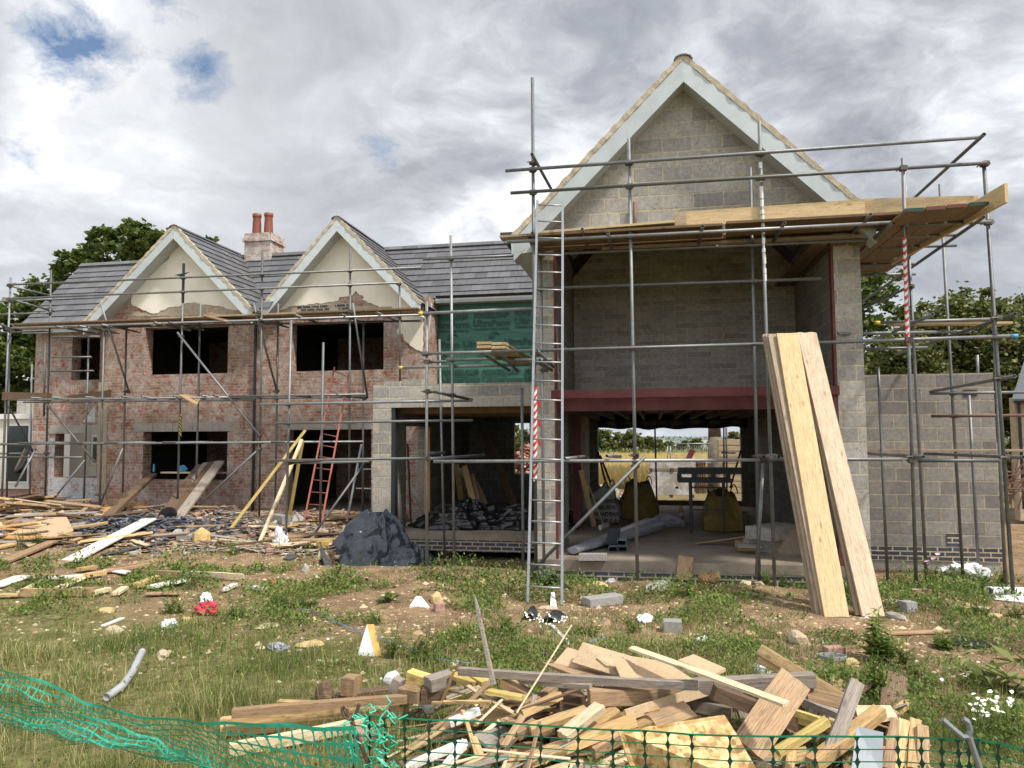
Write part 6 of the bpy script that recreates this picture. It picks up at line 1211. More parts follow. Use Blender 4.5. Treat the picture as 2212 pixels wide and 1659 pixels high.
e = thing('stake', 'dark rusty stake with a looped head holding the two nets together', 'stake', P(*KC(1100, 1400), 3.0)); mb = MB(); pts = [P(*KC(x, y), 2.99) for x, y in ((1130, 1135), (1095, 1235), (1062, 1265), (1010, 1240), (988, 1175), (1010, 1155), (1030, 1180), (1040, 1235))]
for a, b in zip(pts, pts[1:]): mb.tube(a, b, .0075, 7)
mb.build('hooked_head', 'tube_rust', e); MB().tube(P(*KC(1062, 1265), 2.99), P(*KC(1240, 1720), 2.99), .0085, 8).build('shaft', 'tube_rust', e)
r = random.Random(9); mb = MB()
for i in range(34):
    a = P(*KC(r.uniform(1040, 1420), r.uniform(1190, 1640)), 2.97+r.uniform(-.03, .03)); prev = a
    for k in range(5): q = prev+Vector((r.uniform(-.035, .035), r.uniform(-.02, .02), r.uniform(-.03, .03))); mb.tube(prev, q, .0028, 4); prev = q
mb.build('gathered_net', 'net', e)
e = thing('stake', 'bent silver stake with a forked head at the right end of the net', 'stake', P(*KB(1880, 1300), 2.74)); mb = MB(); pts = [P(*KB(x, y), 2.73) for x, y in ((1660, 1040), (1740, 1110), (1800, 1160), (1840, 1155), (1850, 1110), (1835, 1060), (1800, 1035))]
for a, b in zip(pts, pts[1:]): mb.tube(a, b, .009, 8)
mb.build('forked_head', 'alu', e); MB().tube(P(*KB(1840, 1155), 2.73), P(*KB(1950, 1480), 2.73), .010, 8).build('shaft', 'alu', e)
# ---------------------------------------------------------------- loose things on the ground
def gbm(name, label, K, p, q, w_, t_, mat, cat='board', lift=.0, lift2=None, roll=0., group=None, rough=0.):
    a, b = gp(K, *p, dz=t_/2+lift), gp(K, *q, dz=t_/2+(lift if lift2 is None else lift2)); return beam(name, a, b, w_, t_, mat, label, cat, group, roll=roll, rough=rough)
mb = MB(); pts = [gp(KD, 870, 1130, .04), gp(KD, 1000, 1040, .05), gp(KD, 1080, 950, .07), gp(KD, 1120, 880, .10), gp(KD, 1160, 820, .12)]
vs, fs = [], []
for i in range(25):
    k = i/24*4; j = min(int(k), 3); f = k-j; p = pts[j].lerp(pts[j+1], f); d = (pts[j+1]-pts[j]).normalized(); s_ = Vector((0, 0, 1)).cross(d).normalized(); u_ = d.cross(s_); rr = .030
    vs += [p+s_*rr*math.cos(6.283*q/12)+u_*rr*math.sin(6.283*q/12) for q in range(12)]
fs = [(i*12+q, i*12+(q+1) % 12, i*12+12+(q+1) % 12, i*12+12+q) for i in range(24) for q in range(12)]+[tuple(range(12)), tuple(range(288, 300))[::-1]]
tag(mesh('drain_pipe', vs, fs, 'greypipe', None, True), 'bent grey plastic pipe lying in the lawn', 'pipe')
def block(label, K, p, q, w_, t_, mat='blockgrey', lift=0, name='concrete_block', cat='block', roll=0): return gbm(name, label, K, p, q, w_, t_, mat, cat, lift, roll=roll, rough=.004)
block('clean grey concrete block lying alone on the soil in front of the ladder', KA, (1110, 335), (1380, 300), .215, .10)
block('broken half of a grey block, right of the pile of daisies', KA, (1745, 540), (1890, 545), .16, .12, lift=.0); block('broken grey block chunk right of the leaning boards', KB, (1390, 315), (1462, 312), .13, .12)
block('grey block lying on the front step edge of the tall gable floor', K4, (672, 1275), (890, 1275), .1, .1) if False else None
a = P(*K4(675, 1262), YR-.09); b = P(*K4(890, 1262), YR-.09); beam('concrete_block', a, b, .14, .10, 'blockgrey', 'grey block resting on the floor edge behind the ladder', 'block')
a = P(*K4(1500, 1258), YR-.03); b = G(*K4(1480, 1440), gz(.5, 11)); beam('timber_board', b, a, .215, .03, 'wood_tan', 'plank ramp leaning against the floor edge of the tall gable', 'board', up=(0, -1, .5))
o = tube('clay_pipe', P(*KB(15, 92), 10.75), P(*KB(152, 86), 10.75), 'clay', None, .065, 16); tag(o, 'short orange clay drain pipe by the plinth', 'pipe')
e = thing('felt_roll', 'black roll of roofing felt lying at the ladder foot', 'felt roll', gp(K4, 420, 1520)); a, b = gp(K4, 330, 1450, .10), gp(K4, 470, 1505, .10)
tube('roll', a, b, 'dpm', e, .095, 18); d = (b-a).normalized(); tube('core', a, b+d*.004, 'dpm', e, .03, 12); mb = MB()
for rr in (.045, .06, .075): mb.tube(b+d*.001*rr, b+d*.0015, rr, 18)
sheet('loose_flap', [b+Vector((.05, 0, -.09)), b+Vector((.28, -.05, -.09)), a+Vector((.35, .1, -.09)), a+Vector((.05, .1, -.09))], .006, 'dpm', parent=e)
def arch(name, label, K, x1, y1, x2, y2, L, h, mat, seed=0):
    a, b = gp(K, x1, y1), gp(K, x2, y2); vs, fs = [], []; n = 10; ln = Vector((0, 1, 0)) if abs((b-a).x) > abs((b-a).y) else Vector((1, 0, 0))
    for i in range(n+1):
        f = i/n; p = a.lerp(b, f)+Vector((0, 0, h*math.sin(math.pi*f)+.01))
        for q in (p, p+ln*L+Vector((.03*seed, 0, 0))): vs += [q, q-Vector((0, 0, .006))]
    for i in range(n): k = 4*i; fs += [(k, k+4, k+6, k+2), (k+1, k+3, k+7, k+5), (k, k+1, k+5, k+4), (k+2, k+6, k+7, k+3)]
    return tag(mesh(name, vs, fs, mat, None, True), label, 'sheeting')
arch('felt_scrap', 'left curled scrap of black felt in front of the ladder', KA, 580, 455, 690, 460, .32, .09, 'dpm'); arch('felt_scrap', 'right folded scrap of black felt in front of the ladder', KA, 730, 475, 885, 475, .36, .055, 'dpm', 1)
sheet('felt_scrap', [gp(KB, 1700, 545, .02), gp(KB, 1925, 583, .015), gp(KB, 2025, 545, .02), gp(KB, 1760, 500, .03)], .005, 'dpm', 'flat black sheet scrap on the soil at the right', 'sheeting')
gbm('timber_board', 'thin warped brown board lying right of the thistle', KB, (1150, 470), (1720, 455), .09, .02, 'wood_tan'); gbm('timber_board', 'broken brown board left of the felt roll', KA, (440, 205), (680, 175), .1, .05, 'wood_tan', rough=.03)
gbm('timber_board', 'grey board half hidden by weeds under the side wall', KB, (1280, 140), (1700, 145), .1, .05, 'wood_grey')
gbm('brick', 'red brick lying right of the leaning boards', KB, (1450, 190), (1578, 192), .10, .07, 'redbrick', 'brick'); gbm('brick', 'red brick half in the soil before the big thistle', KB, (870, 590), (985, 588), .1, .06, 'redbrick', 'brick'); gbm('brick', 'small pink brick end standing beside the tan rock', KC, (1745, 375), (1822, 372), .1, .09, 'redbrick', 'brick')
e = thing('membrane_roll', 'white membrane roll half unrolled at the right frame edge', 'membrane roll', gp(KB, 2100, 220)); a, b = gp(KB, 1975, 210, .06), gp(KB, 2300, 165, .06); tube('roll', a, b, 'plastic_white', e, .06, 16); sheet('sheet', [gp(KB, 2010, 238, .012), gp(KB, 2320, 270, .012), gp(KB, 2320, 200, .012), gp(KB, 2020, 215, .02)], .005, 'plastic_white', parent=e)
RK = [(KB, 685, 510, .13, .09, .09, 'stone', 'large cream rock behind the pile, left of the thistle'), (KB, 1045, 655, .06, .05, .04, 'stone_y', 'small yellow rock just left below the thistle'), (KB, 370, 460, .09, .06, .03, 'stone_y', 'flat yellow rock in the weeds behind the pile'), (KB, 1320, 248, .16, .07, .05, 'stone', 'long tan rock under the grey block chunk'),
      (KB, 1345, 345, .12, .05, .05, 'concrete', 'pointed pale stone at the foot of the leaning boards'), (KB, 1830, 290, .12, .07, .05, 'stone_y', 'yellowish rock at the right among weeds'), (KB, 2020, 340, .07, .05, .04, 'stone_y', 'small rounded tan rock near the white roll'), (KB, 330, 125, .11, .08, .05, 'stone', 'flat tan slab of stone beside the clay pipe'), (KB, 425, 122, .06, .05, .05, 'stone', 'wedge shaped stone right of the flat tan slab'),
      (KA, 1690, 185, .36, .14, .07, 'concrete', 'long pale concrete spill in front of the plinth'), (KA, 1200, 165, .18, .08, .05, 'stone_y', 'flat yellow rock between ladder and block'), (KA, 255, 150, .1, .08, .07, 'stone_y', 'yellow rock left of the ladder'), (KA, 800, 350, .12, .06, .03, 'stone', 'pale flat stone behind the felt scraps'),
      (KC, 1760, 290, .10, .08, .10, 'stone_y', 'upright tan rock beside the white offcut'), (KC, 730, 650, .14, .08, .04, 'stone_y', 'yellow stone lying in the long grass'), (KC, 690, 50, .08, .07, .1, 'concrete', 'grey lump with two broken blocks in the weeds'), (KC, 380, 495, .14, .07, .03, 'stone', 'flat pale stone at the edge of the lawn'),
      (KD, 1330, 745, .11, .06, .05, 'stone', 'rounded stone in the middle of the lawn'), (KD, 935, 545, .09, .05, .06, 'stone', 'pale stone below the white trim in the lawn'), (KD, 880, 370, .13, .08, .04, 'stone_y', 'tan stone in the lawn left of the red scrap'), (KD, 1520, 450, .07, .05, .04, 'stone_y', 'tan stone just below the red scrap'),
      (KF, 1300, 1625, .20, .12, .12, 'stone_y', 'big yellow stone in front of the dark tarpaulin'), (KF, 1270, 1545, .12, .09, .09, 'stone', 'tan stone wedged against the tarpaulin'), (KF, 1000, 1590, .13, .08, .04, 'concrete', 'pale flat stone left of the yellow stone'), (KF, 760, 1630, .11, .07, .06, 'concrete', 'grey stone left of the tilted slate'),
      (KF, 1800, 1560, .17, .12, .12, 'stone', 'crumbly tan rock under the porch plinth'), (KE, 1500, 1325, .16, .12, .14, 'concrete', 'grey mortar crusted block beside the black bucket'), (KE, 1700, 1440, .17, .14, .26, 'foam', 'ragged yellow foam chunk standing on the rubble'), (KF, 295, 1240, .12, .09, .18, 'foam', 'yellow foam lump hanging near the downpipe foot')]
for i, (K, x, y, a, b, c, m_, lab) in enumerate(RK): rock('rock' if 'foam' not in lab else 'foam_lump', gp(K, x, y+12, c*.3), (a, b, c), m_, lab, 'rock' if 'foam' not in lab else 'foam', seed=i+1)
# white and coloured scraps
def crumple(name, c, s, mat, label, cat, seed=0):
    bm = bmesh.new(); bmesh.ops.create_icosphere(bm, subdivisions=4, radius=1)
    for v in bm.verts:
        p = v.co.copy(); a = 1-abs(mnoise.noise(p*1.4+Vector((seed*3.3, 0, 0))))*1.5; b_ = 1-abs(mnoise.noise(p*3.1+Vector((0, seed*1.9, 0))))*1.6
        k = .45+.5*a+.28*b_; v.co = Vector((p.x*s[0]*k, p.y*s[1]*k, max(0, p.z*.75+.35)*s[2]*k))
    me = bpy.data.meshes.new(name); bm.to_mesh(me); bm.free(); return tag(link(name, me, mat, None, Matrix.Translation(c) @ Matrix.Rotation(seed, 4, 'Z')), label, cat)
def heap(name, c, s, mat, label, seed=0, sub=6, peak=(.25, .1)):
    from mathutils.noise import voronoi as vor
    o_ = seed*7.3; NU, NV = 240, 80; vs, fs = [], []
    def ridge(a, b, c_): return 1-2.2*abs(mnoise.noise(Vector((a, b, c_))))
    for j in range(NV+1):
        v = j/NV
        for i in range(NU):
            th = 6.28318*i/NU; cx, sy = math.cos(th), math.sin(th); w = .5*mnoise.noise(Vector((cx*1.5+o_, sy*1.5, v*1.6)))
            f1 = ridge(cx*1.9+w+o_, sy*1.9+w, v*.45); f2 = ridge(cx*4.6+w*2, sy*4.6+o_, v*.9); f3 = ridge(cx*2.2*v+o_, sy*2.2*v, 3+v*2.4)
            R = (v**.62)*(1+.16*mnoise.noise(Vector((cx*.9+o_, sy*.9, 5))))+v*(.23*f1+.08*f2)*(1 if v < .9 else 1.15)
            z = (1-v**1.9)*(1+.22*f3+.16*f1*(1-v))+.09*f2*(v > .1)*(1-v)
            q_ = Vector((cx*R*1.3+o_, sy*R*1.3, z*1.5)); dd = vor(q_*1.6)[0]; de = vor(q_*3.6)[0]; k_ = .20*min(.5, dd[1]-dd[0])+.045*min(.5, de[1]-de[0]); R += k_*min(1, v*4); z += k_*.5*(1-v)
            if v > .96: z = .01+.02*(f2 > 0)
            vs.append((cx*R*s[0]+peak[0]*s[0]*(1-v)**1.2, sy*R*s[1]+peak[1]*s[1]*(1-v), max(z, .005)*s[2]))
    fs = [(j*NU+i, (j+1)*NU+i, (j+1)*NU+(i+1) % NU, j*NU+(i+1) % NU) for j in range(NV) for i in range(NU)]
    return tag(mesh(name, vs, fs, mat, None, True, Matrix.Translation(c)), label, 'plastic sheet')
def tri(name, label, p, w_, h, mat, mat2, cat='offcut', lean=.25):
    e = thing(name, label, cat, p); v = [(-w_/2, 0, 0), (w_/2, 0, 0), (-.02, lean*h, h)]; q = [Vector(a)+Vector(p) for a in v]; b = [a+Vector((.05, .05, -.01)) for a in q]
    mesh('face', q, [(0, 1, 2)], mat, e); mesh('edge', q+b, [(3, 5, 4), (0, 3, 4, 1), (1, 4, 5, 2), (2, 5, 3, 0)], mat2, e)
tri('insulation_offcut', 'white faced triangular insulation offcut standing in the long grass', gp(KC, 1185, 745), .17, .27, 'plastic_white', 'insul'); tri('insulation_offcut', 'white pointed offcut in the soil before the tarpaulin', gp(KC, 1600, 340), .2, .12, 'plastic_white', 'plastic_white'); 
crumple('red_plastic_scrap', gp(KD, 1700, 400), (.17, .09, .12), 'red_plastic', 'crumpled red plastic scrap in the weeds', 'plastic scrap', 3); crumple('plastic_scrap', gp(KD, 1680, 350, .03), (.1, .07, .12), 'plastic_white', 'white crumpled piece inside the red plastic scrap', 'plastic scrap', 5)
gbm('plastic_trim', 'short white plastic trim lying in the lawn', KD, (840, 505), (1000, 440), .05, .02, 'plastic_white', 'trim'); crumple('plastic_scrap', gp(KD, 1385, 505), (.1, .07, .07), 'plastic_white', 'grey white scrap right of the plastic trim', 'plastic scrap', 8)
crumple('plastic_scrap', gp(KC, 470, 690), (.13, .08, .05), 'wrap', 'dull green and white scrap in the lawn edge', 'plastic scrap', 9); sheet('plastic_scrap', [gp(KA, 815, 345), gp(KA, 870, 350), gp(KA, 850, 285, .1), gp(KA, 822, 290, .1)], .005, 'plastic_white', 'small white card stuck in the soil at the ladder foot', 'card')
crumple('plastic_scrap', gp(KA, 1590, 445), (.17, .09, .05), 'plastic_white', 'flat white crumbling plaster piece beyond the single block', 'plaster scrap', 11)
o = tube('cardboard_tube', gp(KA, 2000, 650, .03), gp(KA, 2090, 640, .05), 'plastic_white', None, .032, 12); tag(o, 'torn white cardboard tube behind the pile', 'tube'); gbm('plastic_strip', 'curved white plastic strip half buried in grass by the daisies', KA, (830, 500), (975, 650), .04, .02, 'plastic_white', 'strip')
gbm('plastic_strip', 'pale blue plastic strip in the grass behind the pile', KA, (1130, 640), (1270, 595), .05, .02, 'metalsheet', 'strip')
crumple('plastic_bag', gp(K5B, 1720, 1130), (.34, .16, .2), 'plastic_white', 'white plastic bag heap with a yellow patch below the side wall', 'bag', 12)
a = gp(K5B, 1640, 1075, .12); sheet('yellow_packet', [a, a+Vector((.16, -.02, 0)), a+Vector((.17, .04, .09)), a+Vector((.02, .04, .09))], .02, 'yellow', 'small yellow packet lying on the white bag heap', 'packet')
crumple('plastic_strip', gp(K4, 900, 1390), (.75, .07, .09), 'plastic_white', 'torn white plastic sheeting along the plinth foot', 'sheeting', 14)
o = tube('discs', gp(K4, 1350, 1430, .1), gp(K4, 1365, 1425, .1), 'wrap', None, .09, 16); tag(o, 'upright clear plastic disc by the plinth', 'disc')
cb = gp(KB, 920, 640, .02); mb = MB()
for k in range(3): mb.v += []; [mb.tube(cb+Vector((.12*math.cos(t1), .07*math.sin(t1), .01*k)), cb+Vector((.12*math.cos(t1+.42), .07*math.sin(t1+.42), .01*k)), .005, 5) for t1 in [i*.42 for i in range(15)]]
tag(mb.build('cable_coil', 'wrap'), 'small coil of grey cable in the soil behind the pile', 'cable')
o = tube('cardboard_tube', gp(KB, 400, 740, .05), gp(KB, 480, 760, .05), 'plastic_white', None, .05, 12); tag(o, 'short torn white tube tucked behind the pile boards', 'tube')
mb = MB(); pr_ = gp(KC, 640, 370, .03)
for (x, y) in ((780, 410), (930, 480), (1100, 560), (1500, 690), (1750, 780), (1920, 815), (2080, 830)): q = gp(KC, x, y, .03); mb.tube(pr_, q, .005, 5); pr_ = q
tag(mb.build('blue_rope', 'bluecap'), 'thin blue rope winding through the weeds', 'rope')
# boards on the soil at the left
LB = [((400, 130), (700, 105), .12, .03, 'white_board', 'white board on the soil, left of the earth heap'), ((500, 205), (700, 110), .16, .02, 'wood_pale', 'bent cream panel leaning over the white board'), ((150, 255), (340, 150), .07, .03, 'wood_pale', 'pale batten resting on the long brown edge board'), ((165, 270), (765, 262), .03, .10, 'wood_tan', 'long brown board on edge at the lawn border'),
      ((-60, 200), (190, 115), .26, .02, 'white_board', 'wide white board cut by the left frame edge'), ((-60, 275), (165, 268), .1, .03, 'wood', 'pale board running out of the left frame edge'), ((440, 240), (660, 212), .1, .02, 'white_board', 'low white slat by the pipe scrap'), ((1080, 105), (1490, 118), .06, .09, 'wood_tan', 'brown beam with white top in the middle of the board row'),
      ((1450, 105), (1990, 135), .05, .08, 'wood_pale', 'long cream batten pointing right at the weeds'), ((880, 55), (1100, 95), .18, .02, 'white_board', 'white panel propped over the earth heap'), ((1120, 200), (1290, 140), .10, .07, 'wood', 'pair of golden battens beside the earth heap'), ((1230, 205), (1510, 150), .2, .03, 'white_board', 'grey white board right of the golden battens'),
      ((1190, 258), (1470, 252), .14, .02, 'wood_tan', 'flat tan board in front of the board row'), ((760, 255), (890, 222), .10, .05, 'wood_pale', 'small pale block at the lawn border'), ((945, 262), (1020, 212), .1, .04, 'wood_pale', 'cream block end tipped toward the lawn'), ((800, 85), (1220, 18), .09, .04, 'wood_tan', 'tan board crossing behind the white panel'), ((640, 65), (770, 42), .12, .05, 'wood', 'small golden block far left among stones'),
      ((700, 120), (850, 95), .1, .06, 'wood', 'short golden board left of the earth heap'), ((1440, 45), (1590, 0), .3, .02, 'wood_tan', 'tan ply square behind the cream batten'), ((1840, 230), (1920, 185), .08, .04, 'white_board', 'little white offcut near the red scrap'), ((2050, 205), (2170, 225), .1, .04, 'white_board', 'little white offcut further right in the weeds')]
for p, q, w_, t_, m_, lab in LB: gbm('timber_board', lab, KD, p, q, w_, t_, m_, lift=.03, rough=.01)
LE = [((590, 1650), (1260, 1325), .30, .03, 'white_board', .05, .16, 'long white board sloping across the rubble'), ((30, 1650), (600, 1430), .2, .04, 'wood_tan', .02, .10, 'long tan board sloping across the far left rubble'), ((-40, 1215), (640, 1195), .14, .10, 'wood_tan', .25, .2, 'long straight beam over the rubble at the far left'), ((-40, 1095), (270, 1070), .14, .05, 'wood_tan', .4, .45, 'tan board sloping behind the brown box at the far left'),
      ((130, 1190), (350, 1145), .2, .04, 'wood_dark', .25, .25, 'dark board lying right of the brown box'), ((-60, 1175), (180, 1170), .2, .04, 'wood_grey', .2, .2, 'grey board at the left frame edge in the rubble'), ((50, 1290), (310, 1268), .05, .03, 'wood_yellow', .1, .12, 'yellow batten in the far left rubble'), ((-60, 1310), (280, 1340), .1, .05, 'wood_dark', .05, .05, 'dark board low in the far left rubble'),
      ((900, 1300), (1100, 1140), .24, .04, 'orange_wood', .05, .45, 'orange board leaning on the brown logs'), ((1000, 1290), (1230, 1185), .11, .09, 'wood_dark', .02, .22, 'lowest brown log beside the orange board'), ((1030, 1260), (1290, 1195), .10, .09, 'wood_tan', .08, .2, 'middle brown log beside the orange board'), ((1150, 1265), (1340, 1215), .1, .08, 'wood_dark', .02, .14, 'short brown log furthest right'),
      ((240, 1290), (620, 1330), .05, .06, 'wood_dark', .05, .03, 'dark splintered rail before the tan sheet'), ((530, 1270), (800, 1330), .05, .06, 'wood_dark', .1, .05, 'dark rail running toward the slate heap'), ((870, 1590), (1400, 1450), .14, .02, 'slate', .03, .08, 'long grey slate coloured strip across the rubble'), ((580, 1470), (980, 1400), .1, .02, 'wood_dark', .06, .08, 'dark thin board above the white board'),
      ((1560, 1440), (2080, 1400), .09, .03, 'wood_pale', .04, .06, 'pale batten right of the yellow foam chunk'), ((1600, 1480), (2080, 1420), .08, .03, 'wood_tan', .05, .06, 'tan lath right of the yellow foam chunk'), ((1900, 1480), (2230, 1500), .08, .03, 'wood_pale', .04, .04, 'cream board at the rubble front right'), ((1080, 1510), (1250, 1440), .12, .05, 'redbrick', .02, .04, 'reddish slab in front of the slate heap'), ((1750, 1395), (2200, 1340), .05, .02, 'wood_pale', .05, .06, 'thin pale lath behind the foam chunk')]
for p, q, w_, t_, m_, l1, l2, lab in LE: gbm('timber_board', lab, KE, p, q, w_, t_, m_, lift=l1, lift2=l2, rough=.01)
gbm('brown_box', 'open brown wooden box end on the far left rubble', KE, (60, 1100), (140, 1095), .3, .28, 'wood_tan', 'box', lift=.25)
sheet('chipboard_sheet', [gp(KE, 60, 1440, .1), gp(KE, 240, 1520, .05), gp(KE, 620, 1370, .12), gp(KE, 530, 1290, .25)], .02, 'chip', 'tan chipboard sheet lying on the far left rubble', 'board')
sheet('ply_offcut', [gp(KE, 1540, 1340, .1), gp(KE, 1620, 1290, .12), gp(KE, 1660, 1300, .12), gp(KE, 1590, 1345, .1)], .02, 'wood_tan', 'tan ply offcut behind the crusted block', 'board')
block('grey block chunk in front of the yellow foam chunk', KE, (1510, 1470), (1630, 1460), .2, .13, lift=.03)
r = random.Random(21)
for i in range(150):
    px = r.uniform(-10, 860) if i % 3 else r.uniform(-10, 330); py = r.uniform(1085, 1170)+(10 if px > 500 else 0); c = G(px, py, 0.0)
    if c.y > 17.1 or c.y < 11.6: continue
    c.z = gz(c.x, c.y)+r.uniform(.03, .16); an = r.gauss(.15, .55)+(math.pi/2 if r.random() < .15 else 0); L = r.uniform(.35, 1.15)*(1.5 if i % 3 == 0 else 1); d = Vector((math.cos(an)*L, math.sin(an)*L, r.uniform(-.05, .12)*L))
    if c.y+abs(d.y) > 17.3: continue
    beam('broken_board', c-d/2*1.2, c+d/2*1.2, r.uniform(.04, .16), r.uniform(.015, .05), r.choice(('wood_dark', 'wood_dark', 'wood_tan', 'wood_tan', 'wood_grey', 'wood_pale', 'wood', 'orange_wood')), 'broken board among the rubble before the old house', 'broken board', 'broken boards strewn over the rubble', roll=r.uniform(-.4, .4), rough=.02)
for i in range(55):
    px, py = r.uniform(-20, 215), r.uniform(1075, 1140); c = G(px, py, 0.1)
    if c.y > 16.6: c = P(px, py, r.uniform(14.6, 16.4))
    c.z = max(gz(c.x, c.y)+.04, min(c.z, .42)); an = r.gauss(.25, .5); L = r.uniform(.6, 1.9); d = Vector((math.cos(an)*L, math.sin(an)*L*.6, r.uniform(-.16, .2)*L))
    if c.y+abs(d.y)/2 > 17.3: continue
    beam('broken_board', c-d/2, c+d/2, r.uniform(.08, .22), r.uniform(.02, .06), r.choice(('wood_dark', 'wood_dark', 'wood_tan', 'wood_tan', 'wood_grey', 'wood_pale', 'wood')), 'old board in the heaped timber at the far left', 'broken board', 'boards heaped at the far left corner', roll=r.uniform(-.5, .5), rough=.02)
# planks propped against the lower window
def prop(label, x1, y1, Y1, x2, y2, w_, t_, mat, K=KE): a = P(*K(x1, y1), Y1); b = gp(K, x2, y2, .02); return beam('timber_plank', b, a, w_, t_, mat, label, 'plank', 'planks propped on the lower window sill', rough=.01)
prop('narrow dark plank with blocks on it propped on the lower window sill', 1290, 895, YB-.02, 770, 1330, .2, .09, 'wood_dark')
for i, (dx, dy, m_, lab) in enumerate(((0, 0, 'wood_dark', 'lowest'), (45, -12, 'wood_grey', 'second'), (90, -22, 'wood_dark', 'third'), (140, -30, 'wood_grey', 'topmost'))):
    prop('wide old plank propped on the window sill, %s of the four' % lab, 1700+dx*1.1, 815+dy, YB+.1-.03*i, 1345+dx, 1290+dy*.3, .24, .06, m_)
for (x, y, lab) in ((950, 1135, 'dark wooden block lower down on the narrow plank'), (1030, 1078, 'dark wooden block higher up on the narrow plank')):
    p = P(*KE(x, y), 15.1 if x < 1000 else 15.6); beam('timber_block', p-Vector((.09, 0, 0)), p+Vector((.09, 0, .03)), .16, .13, 'wood_dark', lab, 'block')
bk = gp(KE, 1455, 1310); n = 18; vs = [Vector((math.cos(6.283*i/n)*r_, math.sin(6.283*i/n)*r_, z)) for r_, z in ((.15, 0), (.19, .32), (.18, .32), (.14, .02)) for i in range(n)]
tag(mesh('bucket', vs, [(j*n+i, j*n+(i+1) % n, (j+1)*n+(i+1) % n, (j+1)*n+i) for j in range(3) for i in range(n)]+[tuple(range(3*n, 4*n))], 'black', None, True, Matrix.Translation(bk+Vector((0, -.1, .05))) @ Euler((.9, .2, .3)).to_matrix().to_4x4()), 'black builder bucket tipped over on the rubble', 'bucket')
tag(MB().tube(P(*KE(240, 670), f1+.2), gp(KE, 70, 1010, .1), .075, 14).build('black_pipe', 'black'), 'fat black pipe leaning at the far left corner', 'pipe')
# battens, blocks, tarpaulin before the doorway
for (p, q, Y, lab) in (((640, 520), (0, 1350), 15.2, 'longest pale yellow batten leaning left against the scaffold rail'), ((612, 600), (245, 1500), 14.4, 'middle pale yellow batten leaning on the scaffold rail'), ((618, 610), (500, 1290), 15.3, 'steepest pale yellow batten leaning on the scaffold rail')):
    beam('timber_batten', gp(KF, *q, dz=.02), P(*KF(*p), Y), .06, .05, 'wood_yellow' if 'middle' not in lab else 'wood_pale', lab, 'batten', 'yellow battens leaning by the doorway')
block('grey block lying by the pale pole in the doorway rubble', KF, (388, 1345), (480, 1340), .2, .24, lift=.02); sheet('paving_slab', [gp(KF, 500, 1365, .05), gp(KF, 600, 1375, .05), gp(KF, 630, 1305, .22), gp(KF, 560, 1295, .22)], .04, 'blockgrey', 'flat grey slab tilted on the doorway rubble', 'slab')
gbm('insulation_block', 'yellow insulation block with grey facing beside the red ladder', KF, (745, 1455), (865, 1435), .22, .14, 'insul', 'insulation', lift=.02)
crumple('white_helmet_bag', gp(KF, 430, 1490), (.17, .12, .30), 'plastic_white', 'rounded white and grey bundle beside the pale pole foot', 'bundle', 15); gbm('brick', 'brick in the earth left of the sole plate', KF, (310, 1565), (385, 1560), .12, .1, 'redbrick', 'brick')
block('tan block lying against the tarpaulin', KF, (1395, 1545), (1510, 1560), .16, .13, 'stone', lift=.02)
for i, (K, c, lab) in enumerate(((KF, [(760, 1555), (800, 1655), (930, 1655)], 'tilted blue grey slate in front of the tarpaulin'), (KF, [(450, 1612), (520, 1622), (605, 1585), (520, 1575)], 'flat dark slate lying in the soil'), (KF, [(600, 1505), (740, 1505), (870, 1490), (720, 1480)], 'pale flat strip beside the insulation block'))):
    q = [gp(K, *p, dz=.02) for p in c]; q[0].z += .18 if i == 0 else 0; sheet('slate', q, .012, 'slate' if i < 2 else 'concrete', lab, 'slate')
c0 = P(803, 1150, 12.9); c0.z = gz(c0.x, 12.9)+.04; heap('tarpaulin', c0+Vector((0, 0, 0)), (.66, .5, .74), 'tarp', 'big crumpled dark grey plastic sheet heaped before the block porch', 2)
c0 = P(872, 1180, 12.7); c0.z = gz(c0.x, 12.7)+.03; heap('tarpaulin', c0, (.5, .4, .36), 'tarp', 'smaller fold of dark plastic sheet right of the big heap', 5, 5)
heap('tarpaulin', Vector((-4.0, 15.4, 0)), (.8, .5, .42), 'black', 'black plastic sheet bunched on the porch floor', 7, 5); heap('tarpaulin', Vector((-2.6, 15.5, 0)), (.9, .45, .36), 'black', 'black plastic sheet on the porch floor near the ladder', 9, 5)
for i, (x1, y1, x2, y2, m_) in enumerate(((1130, 700, 1215, 1320, 'wood'), (1180, 760, 1270, 1280, 'wood_pale'), (1230, 720, 1400, 1400, 'wood'), (1320, 830, 1450, 1400, 'wood_tan'), (1370, 930, 1560, 1370, 'wood_tan'))):
    a = P(*KP(x1, y1), 17.6); b = G(*KP(x2, y2), .01); beam('timber_board', b, a, .14, .03, m_, 'board leaning inside the block porch, %s from the left' % ('first second third fourth fifth'.split()[i]), 'board', 'boards leaning inside the porch', up=(0, -1, .3))
for i, (x1, x2) in enumerate(((1420, 1870), (1470, 1915))): beam('timber_board', G(*KP(x2, 1285), .01), P(*KP(x1, 165), 19.6), .1, .04, 'wood_dark', ('left', 'right')[i]+' long batten leaning deep inside the porch', 'board', up=(0, -1, .3))
a = P(*KP(500, 440), 15.2); beam('timber_batten', G(*KP(545, 1500), 0), a, .06, .03, 'wood_dark', 'dark batten standing inside the porch opening', 'batten', up=(1, 0, 0)); sheet('plastic_strip', [P(*KP(478, 900), 15.3), P(*KP(540, 1020), 15.3), P(*KP(720, 1370), 15.6), P(*KP(700, 1370), 15.6)], .004, 'wrap', 'torn grey plastic strip hanging in the porch opening', 'strip')
